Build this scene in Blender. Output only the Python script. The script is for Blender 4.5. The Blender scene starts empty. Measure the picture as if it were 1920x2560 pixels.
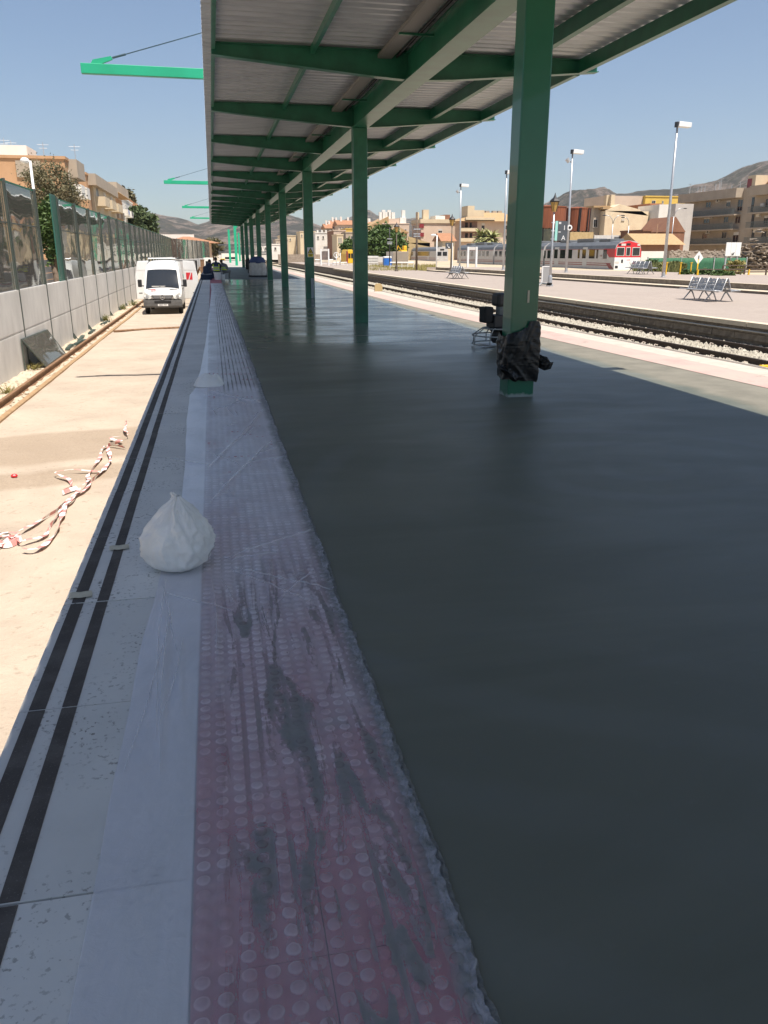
import bpy, bmesh, math, random
from mathutils import Vector, Matrix, noise as mnoise
random.seed(7)
sc = bpy.context.scene
C = sc.collection
# ---------------------------------------------------------------- camera
PSI, TH, FPX, CAMH = math.radians(11.63), math.radians(18.0), 2000.0, 1.62
cam = bpy.data.cameras.new('camera'); camo = bpy.data.objects.new('camera', cam); C.objects.link(camo)
camo.location = (0, 0, CAMH); camo.rotation_euler = (math.radians(90)-TH, 0, -PSI)
cam.sensor_fit = 'HORIZONTAL'; cam.sensor_width = 36; cam.lens = 36*FPX/1920
cam.clip_start = 0.05; cam.clip_end = 20000
sc.camera = camo
# ---------------------------------------------------------------- sky, sun, exposure
SUN = Vector((-.186, .40, -1.0)).normalized()          # direction the light travels
w = bpy.data.worlds.new('World'); sc.world = w; w.use_nodes = True
nt = w.node_tree; bg = nt.nodes['Background']
sky = nt.nodes.new('ShaderNodeTexSky'); sky.sky_type = 'NISHITA'; sky.sun_disc = False
sky.sun_elevation = math.asin(-SUN.z); sky.sun_rotation = math.atan2(-SUN.x, -SUN.y)
sky.altitude = 300; sky.air_density = 1.0; sky.dust_density = .7; sky.ozone_density = 3.2
nt.links.new(sky.outputs[0], bg.inputs[0]); bg.inputs[1].default_value = 0.052
sl = bpy.data.lights.new('sun', 'SUN'); sl.energy = 3.5; sl.angle = math.radians(.53); sl.color = (1, .915, .82)
so = bpy.data.objects.new('sun', sl); C.objects.link(so); so.rotation_euler = SUN.to_track_quat('-Z', 'Y').to_euler()
vs = sc.view_settings; vs.view_transform = 'Standard'; vs.look = 'None'; vs.exposure = 1.22; vs.gamma = 1
sc.cycles.max_bounces = 8; sc.cycles.diffuse_bounces = 4; sc.cycles.glossy_bounces = 3; sc.cycles.transparent_max_bounces = 14; sc.cycles.volume_bounces = 0
# ---------------------------------------------------------------- helpers
_cx = Vector((math.cos(PSI), -math.sin(PSI), 0))
_cf = Vector((math.sin(PSI)*math.cos(TH), math.cos(PSI)*math.cos(TH), -math.sin(TH)))
_cu = Vector((math.sin(PSI)*math.sin(TH), math.cos(PSI)*math.sin(TH), math.cos(TH)))
def ray(x, y): return _cf + _cx*((x-960)/FPX) - _cu*((y-1280)/FPX)
def at(x, y, Y):                 # measured point of the photograph at distance Y along the platform
    d = ray(x, y); return Vector((0, 0, CAMH)) + d*(Y/d.y)
def atz(x, y, z=0.0):
    d = ray(x, y); return Vector((0, 0, CAMH)) + d*((z-CAMH)/d.z)
def atx(x, y, X):
    d = ray(x, y); return Vector((0, 0, CAMH)) + d*(X/d.x)
def lerp(a, b, t): return a+(b-a)*t
def interp(x, pts):
    if x <= pts[0][0]: return pts[0][1]
    for (a, b), (c, d) in zip(pts, pts[1:]):
        if x <= c: return b+(d-b)*(x-a)/(c-a)
    return pts[-1][1]
def fn(x, y, z=0.0): return mnoise.noise(Vector((x, y, z)))

class MB:
    def __init__(s): s.v = []; s.f = []; s.m = []; s.mi = 0
    def add(s, vs_, fs):
        o = len(s.v); s.v += [tuple(p) for p in vs_]
        for f in fs: s.f.append(tuple(i+o for i in f)); s.m.append(s.mi)
        return s
    def box(s, x0, x1, y0, y1, z0, z1):
        return s.add([(x0,y0,z0),(x1,y0,z0),(x1,y1,z0),(x0,y1,z0),(x0,y0,z1),(x1,y0,z1),(x1,y1,z1),(x0,y1,z1)],
                     [(0,3,2,1),(4,5,6,7),(0,1,5,4),(1,2,6,5),(2,3,7,6),(3,0,4,7)])
    def quad(s, a, b, c, d): return s.add([a,b,c,d], [(0,1,2,3)])
    def cyl(s, p0, p1, r0, r1=None, n=10, cap=True):
        r1 = r0 if r1 is None else r1
        p0, p1 = Vector(p0), Vector(p1); d = (p1-p0).normalized()
        a = d.orthogonal().normalized(); b = d.cross(a)
        vs_ = []
        for p, r in ((p0, r0), (p1, r1)):
            for i in range(n):
                t = 2*math.pi*i/n; vs_.append(p + a*(r*math.cos(t)) + b*(r*math.sin(t)))
        fs = [(i, (i+1) % n, n+(i+1) % n, n+i) for i in range(n)]
        if cap: fs += [tuple(range(n-1, -1, -1)), tuple(range(n, 2*n))]
        return s.add(vs_, fs)
    def tube(s, pts, r, n=6):
        pts = [Vector(p) for p in pts]; rs = r if isinstance(r, (list, tuple)) else [r]*len(pts)
        vs_, fs = [], []
        for i, p in enumerate(pts):
            d = (pts[min(i+1, len(pts)-1)] - pts[max(i-1, 0)]).normalized()
            up = Vector((0, 0, 1)) if abs(d.z) < .9 else Vector((0, 1, 0))
            a = d.cross(up).normalized(); b = d.cross(a)
            for k in range(n):
                t = 2*math.pi*k/n; vs_.append(p + a*(rs[i]*math.cos(t)) + b*(rs[i]*math.sin(t)))
            if i:
                for k in range(n): fs.append(((i-1)*n+k, (i-1)*n+(k+1) % n, i*n+(k+1) % n, i*n+k))
        fs += [tuple(range(n-1, -1, -1)), tuple(range((len(pts)-1)*n, len(pts)*n))]
        return s.add(vs_, fs)
    def prism(s, poly, axis, a0, a1):     # poly: 2D points of the other two axes in cyclic order
        def P(u, v, a): return (a, u, v) if axis == 'x' else ((u, a, v) if axis == 'y' else (u, v, a))
        n = len(poly)
        vs_ = [P(u, v, a0) for u, v in poly] + [P(u, v, a1) for u, v in poly]
        fs = [tuple(range(n)), tuple(range(2*n-1, n-1, -1))] + [(i, i+n, (i+1) % n+n, (i+1) % n) for i in range(n)]
        return s.add(vs_, fs)
    def grid(s, nu, nv, fnc, closed=False):
        vs_ = [fnc(i/nu, j/nv) for j in range(nv+1) for i in range(nu+1)]
        return s.add(vs_, [(j*(nu+1)+i, j*(nu+1)+i+1, (j+1)*(nu+1)+i+1, (j+1)*(nu+1)+i) for j in range(nv) for i in range(nu)])
    def lathe(s, c, prof, n=14):
        vs_ = [(c[0]+r*math.cos(2*math.pi*k/n), c[1]+r*math.sin(2*math.pi*k/n), c[2]+z) for r, z in prof for k in range(n)]
        fs = [(j*n+k, j*n+(k+1) % n, (j+1)*n+(k+1) % n, (j+1)*n+k) for j in range(len(prof)-1) for k in range(n)]
        fs += [tuple(range(n-1, -1, -1)), tuple(range((len(prof)-1)*n, len(prof)*n))]
        return s.add(vs_, fs)
    def ball(s, c, r, n=10, m=7, sq=None):
        rx, ry, rz = r if isinstance(r, (list, tuple)) else (r, r, r)
        return s.lathe((0,0,0), [(max(1e-4, math.sin(math.pi*j/m)), -math.cos(math.pi*j/m)) for j in range(m+1)], n)._xf(c, rx, ry, rz, (m+1)*n)
    def _xf(s, c, rx, ry, rz, cnt):
        for i in range(len(s.v)-cnt, len(s.v)):
            x, y, z = s.v[i]; s.v[i] = (c[0]+x*rx, c[1]+y*ry, c[2]+z*rz)
        return s
    def mesh(s, name, mats, smooth=False, fix=True):
        me = bpy.data.meshes.new(name); me.from_pydata(s.v, [], s.f)
        for m in (mats if isinstance(mats, (list, tuple)) else [mats]): me.materials.append(m)
        if any(s.m): me.polygons.foreach_set('material_index', s.m)
        if fix:
            bm = bmesh.new(); bm.from_mesh(me); bmesh.ops.recalc_face_normals(bm, faces=bm.faces); bm.to_mesh(me); bm.free()
        if smooth: me.polygons.foreach_set('use_smooth', [True]*len(me.polygons))
        return me
    def build(s, name, mats, parent=None, loc=None, smooth=False, rz=0, fix=True, bevel=0):
        o = bpy.data.objects.new(name, s.mesh(name, mats, smooth, fix)); C.objects.link(o)
        if parent: o.parent = parent
        if loc is not None: o.location = loc
        if rz: o.rotation_euler = (0, 0, rz)
        if bevel:
            b = o.modifiers.new('bevel', 'BEVEL'); b.width = bevel; b.segments = 2; b.limit_method = 'ANGLE'
        return o
def inst(name, mesh, parent=None, loc=(0,0,0), rz=0, scale=None):
    o = bpy.data.objects.new(name, mesh); C.objects.link(o); o.location = loc
    if rz: o.rotation_euler = (0, 0, rz)
    if scale: o.scale = scale
    if parent: o.parent = parent
    return o
def tag(o, label=None, cat=None, group=None, kind=None):
    if label: o['label'] = label
    if cat: o['category'] = cat
    if group: o['group'] = group
    if kind: o['kind'] = kind
    return o
def thing(name, label, cat, loc=(0,0,0), rz=0, group=None):
    o = bpy.data.objects.new(name, None); C.objects.link(o); o.location = loc; o.rotation_euler = (0,0,rz)
    o.empty_display_size = .2
    return tag(o, label, cat, group)
def copy_tree(o, parent=None):
    c = o.copy(); C.objects.link(c); c.parent = parent
    for ch in list(o.children): copy_tree(ch, c)
    return c

# ---------------------------------------------------------------- materials
def mat(name, c1, c2=None, rough=.7, scale=4.0, detail=4, bump=0.0, bscale=None, metal=0.0, spec=.5, alpha=1.0, coat=0.0, stretch=None, contrast=(.35,.65), emit=None):
    m = bpy.data.materials.new(name); m.use_nodes = True; t = m.node_tree; N = t.nodes; L = t.links
    p = N['Principled BSDF']; p.inputs['Roughness'].default_value = rough; p.inputs['Metallic'].default_value = metal
    p.inputs['Specular IOR Level'].default_value = spec; p.inputs['Alpha'].default_value = alpha; p.inputs['Coat Weight'].default_value = coat
    p.inputs['Base Color'].default_value = (*c1, 1)
    if c2 or bump:
        tc = N.new('ShaderNodeTexCoord'); mp = N.new('ShaderNodeMapping'); L.new(tc.outputs['Object'], mp.inputs[0])
        if stretch: mp.inputs['Scale'].default_value = stretch
    if c2:
        n = N.new('ShaderNodeTexNoise'); n.inputs['Scale'].default_value = scale; n.inputs['Detail'].default_value = detail; n.inputs['Roughness'].default_value = .6
        L.new(mp.outputs[0], n.inputs['Vector'])
        r = N.new('ShaderNodeValToRGB'); r.color_ramp.elements[0].position, r.color_ramp.elements[1].position = contrast
        r.color_ramp.elements[0].color = (*c1, 1); r.color_ramp.elements[1].color = (*c2, 1)
        L.new(n.outputs['Fac'], r.inputs[0]); L.new(r.outputs[0], p.inputs['Base Color'])
    if bump:
        n2 = N.new('ShaderNodeTexNoise'); n2.inputs['Scale'].default_value = bscale or scale*4; n2.inputs['Detail'].default_value = 5
        L.new(mp.outputs[0], n2.inputs['Vector'])
        b = N.new('ShaderNodeBump'); b.inputs['Strength'].default_value = bump; b.inputs['Distance'].default_value = .02
        L.new(n2.outputs['Fac'], b.inputs['Height']); L.new(b.outputs[0], p.inputs['Normal'])
    if emit: p.inputs['Emission Color'].default_value = (*emit, 1); p.inputs['Emission Strength'].default_value = 1
    return m
class G:                       # tiny node-graph helper
    def __init__(s, m): s.t = m.node_tree; s.p = s.t.nodes['Principled BSDF']
    def n(s, kind, **kw):
        nd = s.t.nodes.new('ShaderNode'+kind)
        for k, v in kw.items(): setattr(nd, k, v)
        return nd
    def l(s, a, b): s.t.links.new(a, b)
    def noise(s, vec, scale, detail=4, rough=.55, dist=0):
        nd = s.n('TexNoise'); nd.inputs['Scale'].default_value = scale; nd.inputs['Detail'].default_value = detail
        nd.inputs['Roughness'].default_value = rough; nd.inputs['Distortion'].default_value = dist
        if vec: s.l(vec, nd.inputs['Vector'])
        return nd.outputs['Fac']
    def ramp(s, fac, stops):
        r = s.n('ValToRGB'); e = r.color_ramp.elements
        while len(e) < len(stops): e.new(.5)
        for i, (p_, c) in enumerate(stops):
            e[i].position = p_; e[i].color = (*c, 1) if isinstance(c, (tuple, list)) else (c, c, c, 1)
        s.l(fac, r.inputs[0]); return r.outputs[0]
    def mix(s, fac, a, b):
        x = s.n('Mix', data_type='RGBA')
        for k, v in ((0, fac), (6, a), (7, b)):
            if isinstance(v, (int, float)): x.inputs[k].default_value = v
            elif isinstance(v, tuple): x.inputs[k].default_value = (*v, 1)
            else: s.l(v, x.inputs[k])
        return x.outputs[2]
    def math(s, op, a, b=0.0):
        x = s.n('Math', operation=op)
        for k, v in ((0, a), (1, b)):
            if isinstance(v, (int, float)): x.inputs[k].default_value = v
            else: s.l(v, x.inputs[k])
        return x.outputs[0]
    def vec(s, scale=(1,1,1), src='Object'):
        tc = s.n('TexCoord'); mp = s.n('Mapping'); mp.inputs['Scale'].default_value = scale
        s.l(tc.outputs[src], mp.inputs[0]); return mp.outputs[0]
    def bump(s, h, strength, dist=.01):
        b = s.n('Bump'); b.inputs['Strength'].default_value = strength; b.inputs['Distance'].default_value = dist
        s.l(h, b.inputs['Height']); s.l(b.outputs[0], s.p.inputs['Normal']); return b
M = {}
M['green'] = mat('green_paint', (.011,.100,.056), (.020,.150,.085), rough=.36, scale=2.6, detail=8, coat=.12)
M['green_sunlit'] = mat('sunlit_green_paint', (.02,.36,.19), (.022,.40,.215), rough=.4, scale=2)  # canopy green again but brighter: sunlight put into the paint colour
M['deck'] = mat('galvanised_deck', (.44,.465,.51), (.55,.575,.62), rough=.32, scale=3, metal=.25, stretch=(.4,6,1))
M['galv'] = mat('galvanised_steel', (.42,.43,.44), (.52,.53,.54), rough=.42, scale=8, metal=.6)
M['dark'] = mat('dark_plastic', (.02,.02,.022), rough=.5)
M['black'] = mat('black_rubber', (.012,.012,.013), rough=.75)
M['white'] = mat('white_paint', (.78,.78,.77), (.72,.72,.70), rough=.35, scale=1.5, coat=.2)
M['whitep'] = mat('white_plaster', (.78,.76,.70), (.66,.63,.57), rough=.9, scale=.35, detail=6)
M['glass'] = mat('dark_window_glass', (.018,.022,.027), rough=.06, spec=.8)
M['red'] = mat('red_paint', (.62,.018,.03), rough=.3, coat=.3)
M['maroon'] = mat('maroon_paint', (.22,.025,.03), rough=.4)
M['yellow'] = mat('yellow_paint', (.78,.46,.02), rough=.45)
M['rust'] = mat('rusty_steel', (.16,.085,.045), (.27,.16,.085), rough=.85, scale=9, bump=.3)
M['raildark'] = mat('dark_rail_steel', (.035,.025,.02), (.06,.042,.032), rough=.75, scale=12, bump=.2)
M['brick'] = mat('orange_brick_wall', (.45,.265,.14), (.52,.315,.175), rough=.9, scale=.6, detail=8, bump=.15, bscale=12)
M['cream'] = mat('cream_render', (.62,.52,.36), (.55,.45,.31), rough=.9, scale=.5, detail=6)
M['peach'] = mat('peach_render', (.60,.47,.365), (.53,.41,.315), rough=.9, scale=.4, detail=6)
M['tan'] = mat('tan_render', (.42,.35,.27), (.36,.30,.23), rough=.9, scale=.5, detail=6)
M['ochre'] = mat('ochre_render', (.68,.46,.10), (.6,.4,.09), rough=.9, scale=.5)
M['brown'] = mat('brown_render', (.26,.13,.075), (.21,.10,.06), rough=.9, scale=.6, detail=6)
M['tileroof'] = mat('terracotta_tiles', (.30,.14,.075), (.40,.21,.115), rough=.9, scale=3, detail=6, bump=.5, bscale=9)
M['tanroof'] = mat('weathered_tiles', (.36,.24,.12), (.44,.30,.16), rough=.9, scale=3, detail=6, bump=.5, bscale=9)
M['shutter'] = mat('pale_shutter', (.6,.57,.52), rough=.7)
M['leaf'] = mat('leaves', (.045,.085,.018), (.085,.14,.032), rough=.6, scale=1.2, contrast=(.3,.7))
M['pine'] = mat('pine_needles', (.075,.085,.038), (.19,.155,.08), rough=.7, scale=.9, contrast=(.3,.7))
M['palm'] = mat('palm_fronds', (.20,.24,.08), (.40,.38,.17), rough=.55, scale=2, contrast=(.3,.7))
M['dry'] = mat('dry_grass', (.34,.27,.10), (.20,.20,.06), rough=.9, scale=2)
M['bark'] = mat('bark', (.11,.08,.055), (.17,.125,.09), rough=.9, scale=6, bump=.5)
M['stone'] = mat('rubble_stone', (.24,.19,.15), (.36,.30,.24), rough=.95, scale=3, bump=.6, bscale=6)
M['ystone'] = mat('yellow_stone', (.50,.38,.20), (.40,.29,.14), rough=.95, scale=2.5, bump=.6, bscale=5)
M['greyroof'] = mat('train_roof_grey', (.10,.11,.12), (.14,.15,.16), rough=.5, scale=2)
M['trainwhite'] = mat('train_white', (.50,.49,.475), (.44,.43,.42), rough=.4, scale=1.2)
M['pallet'] = mat('weathered_wood', (.30,.22,.14), (.40,.31,.21), rough=.9, scale=3, stretch=(1,8,8))
M['navy'] = mat('navy_cloth', (.025,.035,.065), (.035,.05,.085), rough=.95, scale=12)
M['greycloth'] = mat('grey_cloth', (.16,.16,.16), (.22,.22,.21), rough=.95, scale=12)
M['hivis'] = mat('hi_vis_yellow', (.62,.78,.04), (.55,.70,.04), rough=.8, scale=8)
M['skin'] = mat('skin', (.36,.2,.13), rough=.6)
M['hair'] = mat('dark_hair', (.02,.015,.012), rough=.8)
M['hivisband'] = mat('reflective_band', (.34,.36,.38), rough=.4)
M['blue'] = mat('blue_plastic', (.02,.14,.50), rough=.45)
M['plasticbag'] = mat('white_woven_bag', (.88,.87,.84), (.80,.79,.76), rough=.55, scale=5, bump=.35, bscale=14)
M['paper'] = mat('pale_masking_tape', (.62,.57,.44), (.54,.49,.37), rough=.85, scale=30)
M['tapered'] = mat('barrier_tape_red', (.62,.27,.25), rough=.5)
M['tapewhite'] = mat('barrier_tape_white', (.82,.80,.77), rough=.5)
M['mint'] = mat('mint_sign', (.30,.62,.55), rough=.5)
M['signgrey'] = mat('grey_sign', (.075,.085,.095), rough=.45)
M['lantern'] = mat('amber_lantern_glass', (.50,.30,.08), rough=.25)

# --- black polythene wrap
m = mat('black_polythene', (.006,.006,.007), rough=.36, spec=.45); M['wrap'] = m
g = G(m); v = g.vec((1,1,1)); g.bump(g.noise(g.vec((3,3,20)), 1.4, 2, .5, .6), .30, .02)
# --- precast concrete slabs in the shade
m = mat('precast_concrete', (.3,.3,.3), rough=.75); M['slab'] = m; g = G(m); v = g.vec()
oi = g.n('ObjectInfo'); geo = g.n('NewGeometry')
base = g.ramp(g.noise(geo.outputs['Position'], 1.7, 6, .65), [(.3, (.60,.59,.56)), (.7, (.70,.685,.65))])
var = g.math('MULTIPLY_ADD', oi.outputs['Random'], .14); g.t.nodes[-1].inputs[2].default_value = .93
mul = g.n('Mix', data_type='RGBA', blend_type='MULTIPLY'); mul.inputs[0].default_value = 1; g.l(base, mul.inputs[6])
cmb = g.n('CombineColor'); [g.l(var, cmb.inputs[i]) for i in range(3)]; g.l(cmb.outputs[0], mul.inputs[7])
spots = g.ramp(g.noise(geo.outputs['Position'], 46, 3, .6), [(.585, 0.0), (.64, 1.0)])
zone = g.ramp(g.noise(geo.outputs['Position'], 2.1, 3, .5), [(.42, 0.0), (.62, 1.0)])
col = g.mix(g.math('MULTIPLY', spots, g.math('MULTIPLY', zone, .95)), mul.outputs[2], (.16,.15,.13))
g.l(col, g.p.inputs['Base Color']); g.bump(g.noise(geo.outputs['Position'], 120, 4), .15, .004)
# --- grip strips
m = mat('dark_grip_strip', (.05,.043,.038), rough=.85); M['grip'] = m; g = G(m); geo = g.n('NewGeometry')
dust = g.ramp(g.noise(geo.outputs['Position'], 3.5, 6, .7), [(.45, 0.0), (.75, .55)])
sp = g.ramp(g.noise(geo.outputs['Position'], 150, 2), [(.62, 0.0), (.7, .8)])
c1 = g.mix(dust, (.066,.056,.050), (.20,.18,.16)); g.l(g.mix(g.math('MULTIPLY', sp, .3), c1, (.35,.33,.3)), g.p.inputs['Base Color'])
g.bump(g.noise(geo.outputs['Position'], 260, 2), .4, .003)
# --- tactile red tile
m = mat('red_tactile_tile', (.30,.06,.07), rough=.6); M['tactile'] = m; g = G(m); geo = g.n('NewGeometry')
oi = g.n('ObjectInfo')
b0 = g.ramp(g.noise(geo.outputs['Position'], 3, 5, .6), [(.3, (.34,.09,.115)), (.7, (.46,.13,.155))])
slur = g.ramp(g.noise(geo.outputs['Position'], 2.3, 7, .65, .6), [(.58, 0.0), (.66, .6)])
g.l(g.mix(slur, b0, (.22,.22,.21)), g.p.inputs['Base Color'])
# --- freshly trowelled concrete floor
m = mat('wet_trowelled_concrete', (.05,.06,.06), rough=.4, spec=.42); M['wet'] = m; g = G(m); geo = g.n('NewGeometry'); P_ = geo.outputs['Position']
sep = g.n('SeparateXYZ'); g.l(P_, sep.inputs[0]); Xc, Yc = sep.outputs[0], sep.outputs[1]
mp = g.n('Mapping'); mp.inputs['Scale'].default_value = (.55, 1.6, 1); g.l(P_, mp.inputs[0])
big = g.noise(mp.outputs[0], .55, 5, .6, .8)
c = g.ramp(big, [(.28, (.104,.114,.090)), (.52, (.136,.145,.117)), (.76, (.176,.183,.151))])
swirl = g.noise(mp.outputs[0], 2.3, 6, .65, 2.5)
c = g.mix(g.ramp(swirl, [(.57, 0.0), (.75, .40)]), c, (.125,.14,.14))
ring = g.n('TexWave'); ring.wave_type = 'RINGS'; ring.rings_direction = 'Z'; ring.inputs['Scale'].default_value = .55; ring.inputs['Distortion'].default_value = 5.0; ring.inputs['Detail'].default_value = 4; ring.inputs['Detail Scale'].default_value = .7
mpr = g.n('Mapping'); mpr.inputs['Location'].default_value = (-3.2, -5.5, 0); g.l(P_, mpr.inputs[0]); g.l(mpr.outputs[0], ring.inputs['Vector'])
c = g.mix(g.math('MULTIPLY', g.ramp(ring.outputs['Fac'], [(.55, 0.0), (.95, 1.0)]), g.ramp(g.noise(P_, .45, 3), [(.42, 0.0), (.62, .30)])), c, (.19,.205,.20))
fine = g.ramp(g.noise(P_, 9, 6, .7), [(.60, 0.0), (.75, .25)]); c = g.mix(fine, c, (.19,.20,.19))
dryX = g.math('ADD', Xc, g.math('MULTIPLY', g.noise(P_, 1.3, 5), .5))
dry = g.ramp(g.math('DIVIDE', dryX, 10.0), [(.592, 0.0), (.614, 1.0)])
c = g.mix(dry, c, g.ramp(g.noise(P_, 2.2, 6, .6), [(.3, (.15,.145,.12)), (.7, (.22,.21,.175))]))
finish = g.ramp(g.math('DIVIDE', Yc, 100.0), [(.525, 0.0), (.535, 1.0)])       # pour line: beyond it older, drier slab
c = g.mix(finish, c, g.ramp(g.noise(P_, .8, 6, .6), [(.35, (.11,.125,.125)), (.65, (.20,.215,.215))]))
far = g.ramp(g.math('DIVIDE', Yc, 200.0), [(.48, 0.0), (.49, 1.0)])
c = g.mix(far, c, (.42,.40,.36)); g.l(c, g.p.inputs['Base Color'])
wetY = g.ramp(g.math('DIVIDE', g.math('ADD', Yc, g.math('MULTIPLY', g.noise(P_, .35, 3), 8.0)), 100.0), [(.13, 0.0), (.22, 1.0)])
r = g.mix(wetY, g.ramp(g.noise(mp.outputs[0], 1.1, 5, .6, 1.0), [(.30, .43), (.70, .52)]), g.ramp(g.noise(mp.outputs[0], .7, 5, .6, 1.0), [(.35, .10), (.65, .28)]))
r = g.mix(dry, r, (.85,.85,.85)); r = g.mix(finish, r, (.55,.55,.55)); g.l(r, g.p.inputs['Roughness'])
mp2 = g.n('Mapping'); mp2.inputs['Scale'].default_value = (.55, 2.0, 1); g.l(P_, mp2.inputs[0])
h = g.math('ADD', g.noise(mp2.outputs[0], .9, 3, .5, .5), g.math('MULTIPLY', g.noise(P_, 60, 4), .015)); near_ = g.ramp(g.math('DIVIDE', Yc, 100.0), [(.11, .15), (.22, 1.0)])
g.bump(g.math('MULTIPLY', h, near_), .22, .02)
# --- dusty right tactile band
m = mat('dusty_tactile_band', (.6,.5,.45), rough=.9); M['dusty'] = m; g = G(m); geo = g.n('NewGeometry'); P_ = geo.outputs['Position']
c = g.ramp(g.noise(P_, 1.1, 6, .65), [(.35, (.43,.37,.32)), (.52, (.46,.35,.315)), (.70, (.48,.29,.265))])
sl_ = g.math('MULTIPLY', g.ramp(g.noise(P_, 1.7, 4, .6, .5), [(.60, 0.0), (.66, 1.0)]), g.ramp(g.noise(P_, 42, 3), [(.45, 0.0), (.55, 1.0)]))
g.l(g.mix(g.math('MULTIPLY', sl_, .7), c, (.25,.23,.20)), g.p.inputs['Base Color']); g.bump(g.noise(P_, 90, 3), .3, .004)
# --- lean concrete track bed
m = mat('lean_concrete_bed', (.5,.45,.38), rough=.95); M['bed'] = m; g = G(m); geo = g.n('NewGeometry'); P_ = geo.outputs['Position']
sep = g.n('SeparateXYZ'); g.l(P_, sep.inputs[0])
c = g.ramp(g.noise(P_, .8, 7, .65, .4), [(.30, (.38,.315,.25)), (.5, (.44,.37,.295)), (.72, (.50,.43,.345))])
Yw = g.math('ADD', sep.outputs[1], g.math('ADD', g.math('MULTIPLY', g.noise(P_, 1.1, 4), .5), g.math('MULTIPLY', sep.outputs[0], -.22)))
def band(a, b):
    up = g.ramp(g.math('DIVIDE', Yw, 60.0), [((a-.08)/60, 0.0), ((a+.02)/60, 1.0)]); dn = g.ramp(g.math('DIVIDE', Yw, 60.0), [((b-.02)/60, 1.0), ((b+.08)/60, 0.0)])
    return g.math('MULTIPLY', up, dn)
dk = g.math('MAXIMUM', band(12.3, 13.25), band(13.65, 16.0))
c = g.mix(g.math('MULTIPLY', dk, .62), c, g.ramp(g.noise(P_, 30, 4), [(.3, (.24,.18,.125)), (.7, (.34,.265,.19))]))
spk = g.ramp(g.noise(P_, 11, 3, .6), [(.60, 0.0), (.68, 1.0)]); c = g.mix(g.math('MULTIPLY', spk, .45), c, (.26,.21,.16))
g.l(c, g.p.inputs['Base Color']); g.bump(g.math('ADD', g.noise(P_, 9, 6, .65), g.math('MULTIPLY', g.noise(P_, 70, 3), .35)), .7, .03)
# --- far platform paving
m = mat('pale_paving', (.5,.43,.36), rough=.9); M['paving'] = m; g = G(m); geo = g.n('NewGeometry'); P_ = geo.outputs['Position']
bk = g.n('TexBrick'); bk.inputs['Scale'].default_value = 2.4; bk.inputs['Mortar Size'].default_value = .012
bk.inputs['Color1'].default_value = (.335,.285,.245,1); bk.inputs['Color2'].default_value = (.375,.32,.275,1); bk.inputs['Mortar'].default_value = (.28,.235,.20,1)
g.l(P_, bk.inputs['Vector']); st = g.ramp(g.noise(P_, .35, 6, .65), [(.35, 0.0), (.7, .35)])
g.l(g.mix(st, bk.outputs[0], (.27,.225,.19)), g.p.inputs['Base Color'])
M['coping'] = mat('pale_coping', (.60,.52,.40), (.52,.45,.34), rough=.9, scale=3)
M['oldwall'] = mat('old_platform_wall', (.15,.125,.10), (.24,.205,.165), rough=.95, scale=4, bump=.5, bscale=8)
M['conc'] = mat('barrier_concrete', (.54,.525,.495), (.65,.635,.60), rough=.9, scale=1.6, detail=8, bump=.12, stretch=(1,1,.5))
g = G(M['conc']); geo = g.n('NewGeometry')                         # lime runs on the barrier concrete
mp = g.n('Mapping'); mp.inputs['Scale'].default_value = (1, 5, .45); g.l(geo.outputs['Position'], mp.inputs[0])
run = g.ramp(g.noise(mp.outputs[0], 1.6, 6, .7, .6), [(.60, 0.0), (.70, .55)])
old = g.p.inputs['Base Color'].links[0].from_socket; g.l(g.mix(run, old, (.78,.765,.73)), g.p.inputs['Base Color'])
M['ballast'] = mat('ballast_base', (.30,.27,.21), (.42,.39,.31), rough=1, scale=30, bump=1, bscale=40)
M['ballaststone'] = mat('ballast_stone', (.34,.31,.25), (.50,.47,.39), rough=.95, scale=4)
M['sleeper'] = mat('concrete_sleeper', (.33,.30,.26), (.40,.37,.32), rough=.9, scale=6)
M['earth'] = mat('dusty_earth', (.40,.33,.23), (.50,.42,.30), rough=1, scale=.12, detail=8, bump=.3, bscale=3)

# ================================================================ GROUND AND PLATFORM
BED = -1.5
def sheet(name, x0, x1, y0, y1, z, m, nx=1, ny=1, zf=None):
    b = MB(); b.grid(nx, ny, lambda u, v: (lerp(x0,x1,u), lerp(y0,y1,v), z+(zf(lerp(x0,x1,u), lerp(y0,y1,v)) if zf else 0)))
    return tag(b.build(name, m, smooth=bool(zf)), kind='structure')
sheet('ground', -4400, 4400, -550, 6400, BED-.16, M['earth'])
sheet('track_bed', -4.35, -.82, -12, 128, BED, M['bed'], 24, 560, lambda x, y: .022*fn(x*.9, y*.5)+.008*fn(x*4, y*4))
sheet('verge', -5.6, -4.28, -12, 128, BED+.02, mat('verge_gravel', (.42,.35,.26), (.56,.48,.37), rough=1, scale=6, bump=1, bscale=18), 14, 560, lambda x, y: .03*fn(x*3, y*2)+.018*fn(x*11, y*11))

def bend(Y): return .0011*max(0.0, 35-max(Y, 4))**2          # the right-hand side swings out gently towards the camera
XR = 7.25                                                     # right platform edge
ys = [-30+i*2 for i in range(101)]
b = MB()
for i in range(len(ys)-1):
    a, c = ys[i], ys[i+1]
    xa, xc = XR+bend(a)-.03, XR+bend(c)-.03
    b.add([(-.78,a,-.05),(xa,a,-.05),(xc,c,-.05),(-.78,c,-.05),(-.78,a,BED-.2),(xa,a,BED-.2),(xc,c,BED-.2),(-.78,c,BED-.2)],
          [(0,1,2,3),(0,3,7,4),(1,5,6,2)])
plat = tag(b.build('platform', mat('platform_mass', (.36,.34,.31), rough=.9)), kind='structure')
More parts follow.
